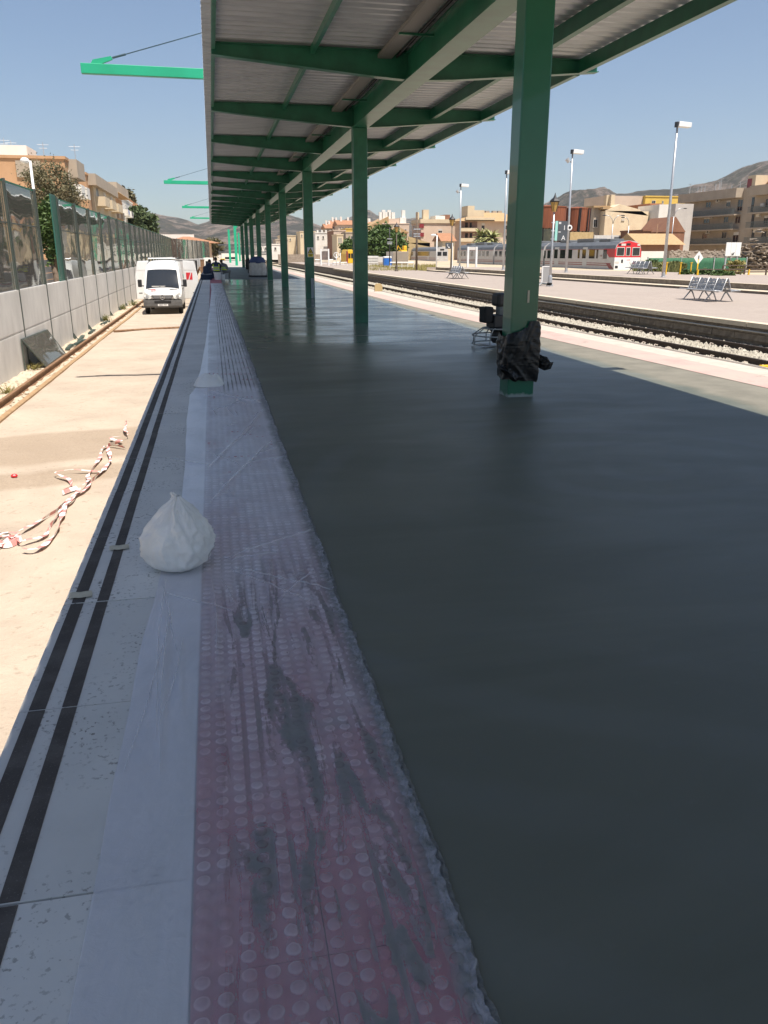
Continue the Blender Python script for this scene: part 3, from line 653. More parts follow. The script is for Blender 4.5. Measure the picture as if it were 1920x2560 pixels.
for k_, lb in ((7,'dark plastic wrapped round the foot of a far column beside the pale bag'),(6,'dark plastic sleeve at the foot of the sixth column')):
    wrap('plastic_wrap', lb, (CX, C0+2*BAY*k_, 0), .0, 1.0, k_, flaps=False)
# power trowel
def trowel(label, loc, rz):
    t = thing('power_trowel', label, 'power trowel', loc, rz); R0 = .46
    b = MB(); pts = [(R0*math.cos(i*math.pi/16), R0*math.sin(i*math.pi/16)) for i in range(33)]
    for zz, q in ((.05,1),(.20,1),(.32,.62)): b.tube([(x*q, y*q, zz) for x, y in pts], .013, 6)
    for i in range(8):
        a = i*math.pi/4; ca, sa = math.cos(a), math.sin(a)
        b.tube([(R0*ca,R0*sa,.05),(R0*ca,R0*sa,.20),(R0*.62*ca,R0*.62*sa,.32),(.12*ca,.12*sa,.32)], .011, 5)
    b.build('guard_ring', mat('dusty_steel_tube', (.30,.31,.31), (.42,.43,.42), rough=.6, scale=14, metal=.2), t, smooth=True)
    for i in range(4):
        a = i*math.pi/2+.4; b = MB(); b.box(.06,.42,-.06,.06,.010,.016); b.build('blade', M['galv'], t, rz=a)
    b = MB(); b.lathe((0,0,0), [(.09,.06),(.13,.12),(.13,.26),(.17,.30),(.17,.34)], 14); b.build('gearbox', M['dark'], t, smooth=False)
    b = MB(); b.box(-.17,.15,-.16,.16,.34,.56); b.build('engine_block', M['dark'], t, bevel=.02)
    b = MB(); b.box(-.34,-.16,-.12,.12,.42,.70); b.build('air_filter', M['black'], t, bevel=.03)
    b = MB(); b.box(-.10,.17,-.14,.14,.70,.93); b.build('fuel_tank', M['dark'], t, bevel=.05)
    b = MB(); b.cyl((.06,0,.54),(.06,0,.72),.11,n=14); b.build('recoil_starter', mat('grey_castings', (.16,.17,.17), (.25,.26,.25), rough=.55, scale=10), t)
    b = MB(); b.tube([(.12,0,.36),(.36,0,.62),(.72,.02,1.02),(.86,.02,1.08)], .02, 8); b.tube([(.86,-.24,1.08),(.86,.26,1.08)], .018, 8); b.build('handle', M['galv'], t, smooth=True)
    for s in (-.24,.26):
        b = MB(); b.cyl((.86,s-.05,1.08),(.86,s+.06,1.08),.024,n=8); b.build('grip', M['black'], t)
    return t
trowel('black engined power trowel with grey ring guard behind the nearest column', (4.98, 14.0, 0), 0.15)
# workers
def person(name, label, loc, rz, joints, bones, radii, clothes, vest=None, head=None, extra=None):
    t = thing(name, label, 'person', loc, rz)
    me = bpy.data.meshes.new('body'); names = list(joints)
    me.from_pydata([joints[n] for n in names], [(names.index(a), names.index(c)) for a, c in bones], [])
    o = bpy.data.objects.new('body', me); C.objects.link(o); o.parent = t
    o.modifiers.new('skin','SKIN')
    for i, n in enumerate(names): me.skin_vertices[0].data[i].radius = (radii[n], radii[n]*.9)
    me.skin_vertices[0].data[names.index('pelvis')].use_root = True
    s = o.modifiers.new('sub','SUBSURF'); s.levels = s.render_levels = 2
    me.materials.append(clothes)
    hx, hy, hz = joints['head']
    b = MB(); b.ball((hx,hy,hz+.05), (.085,.10,.125), 12, 9); b.ball((hx, hy+.10, hz+.03), (.018,.02,.024), 6, 5); b.ball((hx-.085,hy,hz+.03), (.012,.02,.03), 6, 5); b.ball((hx+.085,hy,hz+.03), (.012,.02,.03), 6, 5)
    b.build('head', M['skin'], t, smooth=True)
    b = MB(); b.ball((hx,hy-.018,hz+.085), (.094,.105,.105), 12, 8); b.build('hair', M['hair'], t, smooth=True)
    for h in ('handL','handR'):
        p = Vector(joints[h]); b = MB(); b.ball(p, (.04,.05,.03), 8, 6)
        for q in range(4): b.tube([p+Vector((-.03+.02*q,.03,0)), p+Vector((-.032+.021*q,.07,-.01)), p+Vector((-.03+.02*q,.09+.01*(q in (1,2)),-.035))], [.010,.009,.007], 5)
        b.tube([p+Vector((.035,.0,0)), p+Vector((.06,.03,-.01)), p+Vector((.058,.06,-.02))], [.011,.010,.008], 5)
        b.build('hand', M['skin'], t, smooth=True)
    if vest: vest(t)
    return t
BON = [('pelvis','waist'),('waist','chest'),('chest','neck'),('neck','head'),('chest','shL'),('shL','elL'),('elL','handL'),('chest','shR'),('shR','elR'),('elR','handR'),('pelvis','hipL'),('hipL','knL'),('knL','anL'),('anL','toL'),('pelvis','hipR'),('hipR','knR'),('knR','anR'),('anR','toR')]
RAD = dict(pelvis=.15,waist=.145,chest=.16,neck=.06,head=.07,shL=.075,elL=.052,handL=.035,shR=.075,elR=.052,handR=.035,hipL=.10,knL=.07,anL=.048,toL=.04,hipR=.10,knR=.07,anR=.048,toR=.04)
# crouching worker seen from behind (facing +Y)
J1 = dict(pelvis=(0,0,.42),waist=(0,.06,.62),chest=(0,.16,.86),neck=(.0,.22,1.06),head=(.0,.26,1.14),shL=(-.20,.17,.96),elL=(-.34,.30,.72),handL=(-.30,.52,.50),shR=(.20,.17,.96),elR=(.30,.36,.74),handR=(.14,.56,.58),
          hipL=(-.12,.02,.38),knL=(-.26,.42,.50),anL=(-.24,.22,.08),toL=(-.26,.42,.04),hipR=(.12,.02,.38),knR=(.22,.44,.46),anR=(.20,.20,.08),toR=(.22,.40,.04))
def vest1(t):
    b = MB()
    def f(u, v):
        a = 2*math.pi*u; z = lerp(.50, 1.0, v); y0 = interp(z, [(.42,0),(.62,.06),(.86,.16),(1.06,.22)])
        w_ = interp(z, [(.5,.185),(.62,.19),(.86,.215),(.96,.20),(1.0,.13)]); return (w_*math.cos(a), y0+.165*math.sin(a)*(1-.25*v), z)
    b.grid(20, 8, f); b.build('hi_vis_vest', M['hivis'], t, smooth=True)
    for z in (.58,.72):
        b = MB()
        def fb(u, v, z=z):
            a = 2*math.pi*u; zz = z+v*.055; y0 = interp(zz, [(.42,0),(.62,.06),(.86,.16)]); w_ = interp(zz, [(.5,.192),(.62,.197),(.86,.222)])
            return (w_*math.cos(a), y0+.172*math.sin(a)*(1-.25*(zz-.5)/.5), zz)
        b.grid(20, 1, fb); b.build('reflective_band', M['hivisband'], t, smooth=True)
person('person', 'crouching person seen from behind in a yellow hi-vis vest and dark clothes', (.28, 53.6, 0), .05, J1, BON, RAD, M['navy'], vest1)
J2 = dict(pelvis=(0,0,.45),waist=(-.04,.05,.62),chest=(-.14,.16,.80),neck=(-.24,.24,.94),head=(-.29,.28,.99),shL=(-.30,.14,.86),elL=(-.40,.30,.64),handL=(-.38,.42,.40),shR=(.04,.22,.84),elR=(.06,.44,.62),handR=(-.10,.52,.40),
          hipL=(-.11,.02,.42),knL=(-.20,.40,.50),anL=(-.18,.22,.08),toL=(-.20,.42,.04),hipR=(.12,.02,.42),knR=(.20,.40,.50),anR=(.18,.20,.08),toR=(.20,.40,.04))
def vest2(t):
    for z0, z1, mm in ((.54,.62,M['hivis']),(.62,.67,M['hivisband']),(.67,.72,M['hivis'])):
        b = MB()
        def f(u, v):
            a = 2*math.pi*u; z = lerp(z0, z1, v); k = (z-.45)/.35
            return (-.14*k+.195*math.cos(a), .16*k+.175*math.sin(a), z)
        b.grid(20, 2, f); b.build('hi_vis_band', mm, t, smooth=True)
person('person', 'person in grey bending beside the crouching one, hi-vis bands round the waist', (.82, 53.9, 0), -.25, J2, BON, RAD, M['greycloth'], vest2)
J3 = {k: (v[0]*.95, v[1], v[2]*.88) for k, v in J1.items()}
person('person', 'person in dark blue clothes kneeling at the platform edge, leftmost worker', (-.22, 54.4, 0), -.4, J3, BON, RAD, M['navy'])
# buckets, crate and sacks by the workers
def bucket(loc, mm, label, s=1.0):
    b = MB(); n = 18
    prof = [(.13,0),(.16,.30),(.172,.30),(.172,.33),(.155,.33),(.125,.03)]
    b.lathe((0,0,0), prof, n); t = thing('bucket', label, 'bucket', loc); b.build('tub', mm, t, smooth=False)
    h = MB(); h.tube([(.165*math.cos(a), 0, .31+.14*math.sin(a)) for a in [i*math.pi/10 for i in range(11)]], .006, 5); h.build('handle', M['galv'], t); t.scale = (s,s,s)
bucket((.30,51.9,0), M['white'], 'tall white bucket standing in front of the crouching person', 1.35)
bucket((.62,52.2,0), M['white'], 'smaller white bucket right of the tall white one', .95)
t = thing('tool_crate', 'dark blue crate at the platform edge left of the workers', 'crate', (-.36,52.4,0))
b = MB(); b.box(-.33,.33,-.22,.22,0,.05)
for s in (-1,1): b.box(-.33,.33,s*.22-.015,s*.22+.015,.05,.32); b.box(s*.33-.015,s*.33+.015,-.205,.205,.05,.32)
b.build('crate_body', M['navy'], t); b = MB(); b.box(-.345,.345,-.24,.24,.322,.345); b.build('rim', mat('pale_crate_rim', (.4,.42,.45), rough=.6), t)
b = MB(); b.lathe((0,0,0), [(.16,.35),(.19,.45),(.18,.72),(.12,.80),(.02,.82)], 12); b.build('dark_sack', M['navy'], t, smooth=True)
t = thing('bulk_bag', 'pale striped bulk bag with blue top on a dark pallet between far columns', 'bulk bag', (3.05, 57.5, 0))
b = MB()
def bb(u, v):
    a = 2*math.pi*u; c, s = math.cos(a), math.sin(a); k = .52/ (abs(c)**4+abs(s)**4)**.25; fl_ = 1+.10*math.sin(v*math.pi)+.03*math.sin(a*16)
    return (c*k*fl_, s*k*fl_, .12+v*.82)
b.grid(64, 8, bb); b.build('bag_body', mat('woven_bag', (.52,.48,.42), (.64,.6,.54), rough=.9, scale=6), t, smooth=True)
b = MB(); b.box(-.62,.62,-.5,.5,0,.12); b.build('pallet', M['dark'], t)
b = MB(); b.lathe((0,0,0), [(.56,.90),(.54,1.08),(.42,1.26),(.2,1.33),(.02,1.34)], 18); b.build('blue_cover', mat('blue_cover', (.05,.075,.17), rough=.7), t, smooth=True)
for s in (-1,1):
    b = MB(); b.tube([(s*.50,-.3,.9),(s*.62,-.3,1.05),(s*.60,-.3,.6),(s*.66,-.3,.25)], .03, 6); b.build('lifting_strap', M['dark'], t)

# ================================================================ LEFT: BED, RAILS, BARRIER
def rail_profile(h=.15, w_=.14, hd=.07):
    return [(-w_/2,0),(w_/2,0),(w_/2,.015),(.012,.04),(.012,h-.045),(hd/2,h-.035),(hd/2,h),(-hd/2,h),(-hd/2,h-.035),(-.012,h-.045),(-.012,.04),(-w_/2,.015)]
def long_rail(name, xf, z, ys_, mm, label, prof, parent=None, group=None):
    b = MB(); n = len(prof); vs_ = []; fs = []
    for i, y in enumerate(ys_):
        x, dz = xf(y); vs_ += [(x+u, y, z+dz+v) for u, v in prof]
        if i: fs += [((i-1)*n+k, (i-1)*n+(k+1)%n, i*n+(k+1)%n, i*n+k) for k in range(n)]
    fs += [tuple(range(n)), tuple(range(len(vs_)-1, len(vs_)-1-n, -1))]
    b.add(vs_, fs); o = b.build(name, mm, parent)
    if label: tag(o, label, 'rail', group)
    return o
YS = [5+i*1.5 for i in range(34)]+[58+i*6 for i in range(11)]
long_rail('old_rail', lambda y: (-4.50+.02*fn(y*.2,1), 0), BED+.0, YS, M['rust'], 'rusty rail along the left edge of the pale bed, thicker of the two', rail_profile(.17,.15,.08))
long_rail('guard_rail', lambda y: (-4.22+.03*fn(y*.13,4), 0), BED-.02, YS, mat('rust_tan_steel', (.30,.19,.10), (.40,.27,.15), rough=.9, scale=8, bump=.3), 'lower tan rusty steel edging between the rail and the bed', [(-.06,0),(.06,0),(.06,.06),(.02,.085),(-.02,.085),(-.06,.06)])
b = MB(); pts = [(x, y+.08*math.sin(x*2), BED+.03) for x, y in [(-4.1,35.1),(-3.4,35.5),(-2.6,35.8),(-1.9,36.1),(-1.0,36.5)]]; b.tube(pts, .05, 6)  # dark pour step across the bed, shaped as a thin tube
tag(b.build('pour_step', M['rust'], smooth=True), 'thin dark pour step line across the bed in front of the van', 'pipe')
# barrier
M['pane'] = bpy.data.materials.new('acrylic_pane'); m = M['pane']; m.use_nodes = True; t_ = m.node_tree; N = t_.nodes; N.remove(N['Principled BSDF'])
tr = N.new('ShaderNodeBsdfTransparent'); tr.inputs[0].default_value = (.84,.87,.84,1); gl = N.new('ShaderNodeBsdfGlossy'); gl.inputs['Roughness'].default_value = .03; gl.inputs[0].default_value = (.9,.93,.9,1)
df = N.new('ShaderNodeBsdfDiffuse'); df.inputs[0].default_value = (.50,.47,.41,1)
fr = N.new('ShaderNodeFresnel'); fr.inputs[0].default_value = 1.45; mx = N.new('ShaderNodeMixShader'); mx2 = N.new('ShaderNodeMixShader'); mx2.inputs[0].default_value = .22
ge = N.new('ShaderNodeNewGeometry'); mpn = N.new('ShaderNodeMapping'); mpn.inputs['Scale'].default_value = (1,.45,.9); t_.links.new(ge.outputs['Position'], mpn.inputs[0])
nz = N.new('ShaderNodeTexNoise'); nz.inputs['Scale'].default_value = 1.0; nz.inputs['Detail'].default_value = 1.5; t_.links.new(mpn.outputs[0], nz.inputs['Vector'])
bp = N.new('ShaderNodeBump'); bp.inputs['Strength'].default_value = .35; bp.inputs['Distance'].default_value = .06; t_.links.new(nz.outputs[0], bp.inputs['Height']); t_.links.new(bp.outputs[0], gl.inputs['Normal'])
t_.links.new(tr.outputs[0], mx2.inputs[1]); t_.links.new(df.outputs[0], mx2.inputs[2]); t_.links.new(fr.outputs[0], mx.inputs[0]); t_.links.new(mx2.outputs[0], mx.inputs[1]); t_.links.new(gl.outputs[0], mx.inputs[2]); t_.links.new(mx.outputs[0], N['Material Output'].inputs[0])
M['post'] = mat('dark_green_grey_post', (.055,.075,.065), (.075,.09,.08), rough=.5, scale=2)
WX = -5.30; SPC = 3.92; W0 = 24.35; WT = .63; PT = 3.48
nb = thing('noise_barrier', 'long trackside barrier of concrete panels topped with clear panes between steel posts', 'barrier', (WX, 0, BED))
hb = -BED
pst = MB(); pst.box(.012,.020,-.045,.045,-.2,PT+hb); pst.box(.076,.084,-.045,.045,-.2,PT+hb); pst.box(.020,.076,-.006,.006,-.2,PT+hb); pstm = pst.mesh('post', M['post'])
base = MB().prism([(-.10,-.09),(.30,-.09),(.10,.24),(-.10,.24)], 'y', -.012, .012).mesh('base_stiffener', M['post'])
def cpan(z0, z1):
    b = MB(); b.box(-.07,.07,.05,SPC-.05,z0,z1); b.box(-.066,.074,.10,SPC-.10,z0+.03,z1-.03); return b.mesh('concrete_panel', M['conc'])
cp1, cp2 = cpan(-.15, 1.035), cpan(1.05, WT+hb)
pane = MB().box(-.012,.012,.05,SPC-.05,WT+hb+.02,PT+hb-.07).mesh('pane', M['pane'])
topr = MB().box(-.03,.03,.05,SPC-.05,PT+hb-.07,PT+hb-.03).mesh('pane_frame', mat('green_pane_frame', (.02,.15,.09), rough=.5))
mid = MB().box(-.02,.02,.05,SPC-.05,2.35+hb,2.385+hb).mesh('pane_frame', M['post'])
for i in range(-6, 25):
    y = W0+SPC*i
    inst('post', pstm, nb, (0, y, 0)); inst('base_stiffener', base, nb, (0, y, 0))
    if i == 24: break
    inst('concrete_panel', cp1, nb, (0, y, 0)); inst('concrete_panel', cp2, nb, (0, y, 0))
    if i != 1: inst('pane', pane, nb, (0, y, 0)); inst('pane_frame', topr, nb, (0, y, 0)); inst('pane_frame', mid, nb, (0, y, 0))
b = MB(); b.box(-.02,.02,SPC-1.0,SPC-.05,WT+hb+.01,PT+hb+.05); b.build('end_plate', mat('green_end_plate', (.02,.105,.075), rough=.5), nb, (0, W0+SPC, 0))
# far leg of the barrier, turning across behind the bed
ye = W0+SPC*24; leg = 8; dx, dy = .62, 4.6
fb = thing('far_barrier', 'far end of the trackside barrier, turned towards the platform', 'barrier', (WX, ye, BED), -math.atan2(dx, dy))
L_ = math.hypot(dx, dy)
for i in range(leg+1):
    o = inst('post', pstm, fb, (0, L_*i, 0))
    if i < leg:
        for me_ in (cp1, cp2, pane): inst(me_.name.split('.')[0], me_, fb, (0, L_*i, 0), scale=(1, L_/SPC, 1))
# leaning glazed panel, slats, rubble and weeds on the verge
t = thing('leaning_panel', 'spare clear barrier panel leaning against the concrete wall', 'panel', (-5.0, 23.6, BED))
b = MB(); b.add([(-.18,0,.86),(-.18,3.6,.80),(.30,3.6,.0),(.28,.5,.02)], [(0,1,2,3)]); o = b.build('pane', M['pane'], t); q = o.modifiers.new('s','SOLIDIFY'); q.thickness = .015
b = MB(); b.tube([(-.18,0,.86),(-.18,3.6,.80),(.30,3.6,.02),(.28,.5,.03),(-.18,0,.86)], .025, 6); b.build('frame', M['post'], t)
b = MB(); b.box(-.20,-.17,-.02,.02,-.02,.86); b.build('prop', M['post'], t)
for i, (y, x, a) in enumerate([(28.4,-4.86,.05),(29.2,-4.74,-.04),(31.0,-4.86,.08),(34.0,-4.9,.02),(38.2,-4.95,-.05)]):
    b = MB(); b.box(-.07,.07,0,1.5+.3*(i%3),0,.045); b.box(-.05,.05,.1,1.3,.046,.07)
    tag(b.build('steel_slat', mat('dark_green_slat', (.05,.075,.06), rough=.6), None, (x, y, BED+.04+.05*(i==1)), rz=a, bevel=.004), ['dark slat lying on the verge, nearest to the leaning panel','dark slat lying partly over another by the rail','dark slat on the verge, third beyond the leaning panel','dark slat on the verge near the weeds','dark slat on the verge closest to the van'][i], 'metal slat', 'slats on the verge')
rk = random.Random(5); stones = []
for k in range(3):
    b = MB(); b.ball((0,0,0), (.5,.4,.32), 7, 5)
    b.v = [(x*(1+.4*fn(x*2+k,y*2,z*2)), y*(1+.4*fn(x*2,y*2+k,z*2+3)), z*(1+.3*fn(x*3,y*3,k))) for x, y, z in b.v]; stones.append(b)
b = MB()
for i in range(900):
    y = rk.uniform(17, 62)**1.0; x = rk.uniform(-5.2,-4.62) if rk.random() < .8 else rk.uniform(-4.42,-4.3); s = rk.uniform(.02,.07)*(2.2 if rk.random() < .05 else 1); a = rk.uniform(0,6.3); st = stones[i%3]
    b.add([(x+s*(u*math.cos(a)-v*math.sin(a)), y+s*(u*math.sin(a)+v*math.cos(a)), BED+.03+s*(w_+.2)) for u, v, w_ in st.v], st.f)
tag(b.build('rubble', mat('pale_rubble', (.46,.40,.31), (.62,.55,.44), rough=1, scale=5)), 'pale broken stones scattered along the foot of the barrier', 'rubble', kind='stuff')
def weed(loc, label, n, h, mm, spread=.35, seed=0, group=None, name='weed'):
    r = random.Random(seed); b = MB()
    for i in range(n):
        a = r.uniform(0, 6.28); l = h*r.uniform(.5,1); sp = spread*r.uniform(.3,1); x0, y0 = r.gauss(0,spread*.25), r.gauss(0,spread*.25); wd = h*.035
        px, py = -math.sin(a)*wd, math.cos(a)*wd; prev = None
        for k in range(5):
            tt = k/4; c_ = Vector((x0+math.cos(a)*sp*tt**1.6, y0+math.sin(a)*sp*tt**1.6, l*(tt-.25*tt*tt))); w2 = (1-tt*.85)
            cur = (c_+Vector((px*w2,py*w2,0)), c_-Vector((px*w2,py*w2,0)))
            if prev: b.quad(prev[0], prev[1], cur[1], cur[0])
            prev = cur
        for k in range(3):
            tt = r.uniform(.3,1); c_ = Vector((x0+math.cos(a)*sp*tt**1.6, y0+math.sin(a)*sp*tt**1.6, l*(tt-.25*tt*tt))); q = h*.10
            d1 = Vector((r.uniform(-1,1), r.uniform(-1,1), r.uniform(-.3,1)))*q; d2 = Vector((r.uniform(-1,1), r.uniform(-1,1), r.uniform(-.3,.6)))*q*.6
            b.quad(c_, c_+d1*.5+d2*.5, c_+d1, c_+d1*.5-d2*.5)
    return tag(b.build(name, mm, None, loc), label, 'plant', group)
M['weedg'] = mat('weed_green', (.10,.13,.035), (.22,.20,.07), rough=.8, scale=6)
for i, (px, py, lb) in enumerate([(262,803,'green weed by the barrier foot, second clump from the van'),(305,775,'green weed by the barrier foot near the middle'),(335,765,'dry weed clump right beside the van'),(85,925,'dry weed clump under the leaning panel'),(20,985,'small dry weed nearest the left edge')]):
    p = atz(px, py, BED); p.x = max(p.x, -5.1); weed((p.x, p.y, BED+.02), lb, 60, .45 if i < 3 else .28, M['weedg'] if i < 3 else M['dry'], .4, i, 'weeds along the barrier')
# red and white barrier tape
def ribbon(name, label, pts, wd=.075, seed=0, z=BED+.03):
    r = random.Random(seed); P = [Vector((x,y,0)) for x, y in pts]; b = MB(); fine = []
    for i in range(len(P)-1):
        p0, p1, p2, p3 = P[max(i-1,0)], P[i], P[i+1], P[min(i+2,len(P)-1)]
        n = max(3, int((p2-p1).length/.05))
        for k in range(n):
            t_ = k/n; fine.append(.5*((2*p1)+(-p0+p2)*t_+(2*p0-5*p1+4*p2-p3)*t_*t_+(-p0+3*p1-3*p2+p3)*t_**3))
    prev = None
    for i, p in enumerate(fine[:-1]):
        d = (fine[i+1]-p).normalized(); nrm = Vector((-d.y, d.x, 0)); tw = 1.3*math.sin(i*.16+seed)+.9*fn(i*.2, seed); hz = .03+.025*abs(fn(i*.22, seed+4)); off = .03*fn(i*.15, seed+9)
        a = p+nrm*(wd/2*math.cos(tw)+off)+Vector((0,0,hz+wd/2*abs(math.sin(tw)))); c = p+nrm*(-wd/2*math.cos(tw)+off)+Vector((0,0,hz-.03*math.sin(tw)))
        if prev: b.mi = (i//2) % 2; b.quad(prev[0], prev[1], c, a)
        prev = (a, c)
    return tag(b.build(name, [M['tapewhite'], M['tapered']], None, (0,0,z-.02), smooth=False, fix=False), label, 'tape')
def zt(x, y): p = atz(x*380/1475, 850+y*380/1475, BED); return (p.x, p.y)
ribbon('barrier_tape', 'red and white barrier tape strand running towards the platform, right one', [zt(*q) for q in [(1230,820),(1215,900),(1240,960),(1080,980),(1180,1010),(1050,1050),(1070,1150),(1060,1240),(960,1330),(860,1440),(740,1560),(640,1660),(600,1760),(560,1870),(480,1990),(330,2080),(170,2060)]], .072, 1)
ribbon('barrier_tape', 'red and white barrier tape strand, left one of the tangle', [zt(*q) for q in [(1215,1065),(1040,1050),(960,1190),(870,1330),(850,1420),(720,1540),(540,1690),(420,1760),(300,1840),(190,1910),(120,1960)]], .06, 2)
ribbon('barrier_tape', 'red and white tape loop branching left from the tangle', [zt(*q) for q in [(980,1300),(720,1300),(540,1330),(670,1380),(690,1450),(610,1510),(800,1440)]], .055, 3)
ribbon('barrier_tape', 'red and white tape strand curling to the bunched end', [zt(*q) for q in [(760,1500),(640,1640),(520,1790),(440,1930),(300,1990),(200,2010),(180,1960),(60,1980)]], .06, 4)
bl = []
rk = random.Random(9); c0 = zt(60, 1985)
for i in range(26): a = i*1.1; q = rk.uniform(.05,.26); bl.append((c0[0]+q*math.cos(a)*.9-.05, c0[1]+q*math.sin(a)*1.3))
ribbon('barrier_tape', 'bunched heap of red and white barrier tape at the left edge', bl, .065, 5)
b = MB(); b.ball((0,0,.02), (.05,.04,.03), 7, 5); p = zt(140,1330); tag(b.build('red_cap', M['red'], None, (p[0],p[1],BED)), 'small red plastic cap on the pale bed', 'cap')
# ================================================================ VAN
def text_mesh(name, s, size, mm, parent, loc, rot=(math.pi/2,0,0), ext=.002):
    cu = bpy.data.curves.new(name, 'FONT'); cu.body = s; cu.size = size; cu.align_x = 'CENTER'; cu.align_y = 'CENTER'; cu.extrude = ext
    tmp = bpy.data.objects.new(name, cu); C.objects.link(tmp); dg = bpy.context.evaluated_depsgraph_get(); dg.update()
    me = bpy.data.meshes.new_from_object(tmp.evaluated_get(dg)); bpy.data.objects.remove(tmp)
    me.materials.clear(); me.materials.append(mm); o = bpy.data.objects.new(name, me); C.objects.link(o)
    o.parent = parent; o.location = loc; o.rotation_euler = rot; return o
VX, VY = -2.62, 44.6
van = thing('van', 'white high-roof delivery van with rear doors open, parked on the pale bed', 'van', (VX, VY, BED))
PROF = [(0,.95),(.06,1.02),(.30,1.13),(.72,1.27),(.95,1.52),(1.30,2.02),(1.52,2.26),(1.85,2.52),(2.3,2.66),(3.0,2.70),(5.9,2.68)]
st = [0,.06,.16,.30,.5,.72,.95,1.12,1.30,1.52,1.68,1.85,2.05,2.3,2.6,3.0,4.0,5.0,5.9]
def hw(z, y): return interp(z, [(.3,.955),(.6,.985),(1.2,.98),(1.6,.95),(2.1,.89),(2.5,.83),(2.7,.77)])*interp(y, [(0,.86),(.06,.93),(.2,.975),(.5,1.0),(6,1.0)])
b = MB(); NR = 22; vs_ = []
for y in st:
    zt_ = interp(y, PROF); z0 = .80 if y < .12 else (.62 if y < .4 else .42)
    for k in range(NR+1):
        u = -1+2*k/NR; au = abs(u)
        if au > .55:                                    # side wall
            q = (1-au)/.45; z = lerp(z0, zt_-.10, q); x = hw(z, y)
        else:
            q = au/.55; z = zt_-.10*(q**3.0); x = hw(zt_-.1, y)*(q*.86+.14*q**3)
        vs_.append((math.copysign(x, u), y+ (.05*(au*au) if y < 1.6 else 0), z))
n = NR+1
b.add(vs_, [(j*n+i, j*n+i+1, (j+1)*n+i+1, (j+1)*n+i) for j in range(len(st)-1) for i in range(NR)]+[tuple(range(n)), tuple(range(len(vs_)-1, len(vs_)-1-n, -1))])
b.build('body', M['white'], van, smooth=True)
def vskin(name, mm, y0, y1, w0, w1, off, nu=12, nv=8, parent=None):      # patch lying on the sloping front
    b = MB()
    def f(u, v):
        y = lerp(y0, y1, v); x = (u-.5)*2*lerp(w0, w1, v); z = interp(y, PROF)
        q = abs(x)/max(.01, hw(z-.1, y)); z -= .10*min(1, q)**3*.7
        return (x, y-off*.75, z+off*.65)
    b.grid(nu, nv, f); return b.build(name, mm, parent or van, smooth=True)
ws = vskin('windscreen', M['glass'], .78, 1.50, .86, .755, .018)
b = MB(); b.box(-.55,.15,-.004,.004,0,.05); o = b.build('dashboard_papers', M['shutter'], ws, (0,.80,1.37)); 
for s in (-1, 1):
    b = MB(); b.tube([(s*.1,.80,1.385),(s*.55,.83,1.42)], .012, 5); b.build('wiper', M['black'], ws)
    b = MB(); b.box(-.20,.20,-.02,.02,-.012,.012); o = b.build('bonnet_vent', M['black'], van, (s*.55,.60,1.245)); o.rotation_euler = (.25,0,s*-.04)
    b = MB(); pts = [(.52,.02,.93),(.60,.0,.80),(.90,.10,.79),(.935,.22,.98),(.90,.26,1.13),(.78,.14,1.07)]
    b.add([(s*x,y-.035,z) for x, y, z in pts]+[(s*x,y+.05,z) for x, y, z in pts], [tuple(range(6)), tuple(range(11,5,-1))]+[(i,(i+1)%6,6+(i+1)%6,6+i) for i in range(6)])
    hl = b.build('headlight', mat('headlight_lens', (.42,.43,.42), (.62,.6,.55), rough=.12, scale=9), van)
    b = MB(); b.cyl((s*.76,.0,.90),(s*.78,.09,.90),.085,n=14); b.build('reflector', M['galv'], hl)
    mr = MB(); mr.box(-.10,.10,-.09,.06,-.19,.19); o = mr.build('mirror', M['dark'], van, (s*1.15,.98,1.55), bevel=.035); o.rotation_euler = (0,0,s*.15)
    b = MB(); b.tube([(s*.94,1.0,1.42),(s*1.08,1.0,1.42)], .035, 6); b.build('mirror_arm', M['dark'], van)
    for wy in (.95, 4.6):
        b = MB(); pr = [(.19,-.11),(.31,-.11),(.345,-.08),(.345,.08),(.31,.11),(.19,.11)]
        vs_ = [(r*0+q, r*math.cos(2*math.pi*k/20), r*math.sin(2*math.pi*k/20)) for r, q in pr for k in range(20)]
        b.add(vs_, [(j*20+k, j*20+(k+1)%20, (j+1)*20+(k+1)%20, (j+1)*20+k) for j in range(5) for k in range(20)])
        wh = thing('wheel', None, None, (s*.86, wy, .345)); wh.parent = van; b.build('tyre', M['black'], wh, smooth=True)
        b = MB(); b.cyl((s*.05,0,0),(s*.09,0,0),.19,n=18); b.build('rim', M['galv'], wh)
    b = MB(); b.box(-.02,.02,0,2.0,0,.02); b.build('door_seam', M['dark'], van, (s*.985,1.9,1.2))
b = MB(); prof = [(-.03,.36),(-.06,.45),(-.05,.62),(-.03,.74),(.12,.78),(.12,.36)]
for a_, c_ in ((-.98,-.8),(-.8,-.4),(-.4,.4),(.4,.8),(.8,.98)):
    def P(x, y, z): return (x, y+.10*max(0,abs(x)-.55)**1.6*2+(.5 if y > .1 and abs(x) > .9 else 0), z)
    n = len(prof); vs_ = [P(a_,y,z) for y, z in prof]+[P(c_,y,z) for y, z in prof]
    b.add(vs_, [(i,(i+1)%n,n+(i+1)%n,n+i) for i in range(n)])
bp_ = b.build('bumper', mat('grey_bumper_plastic', (.075,.072,.07), (.10,.097,.094), rough=.6, scale=5), van)
b = MB(); b.box(-.42,.42,-.075,-.05,.60,.70); b.build('air_intake', M['black'], bp_, bevel=.01)
b = MB(); b.box(-.26,.26,-.082,-.062,.44,.54); pl = b.build('number_plate', M['white'], van); text_mesh('plate_text', '0823 FSY', .105, M['dark'], pl, (0,-.084,.49))
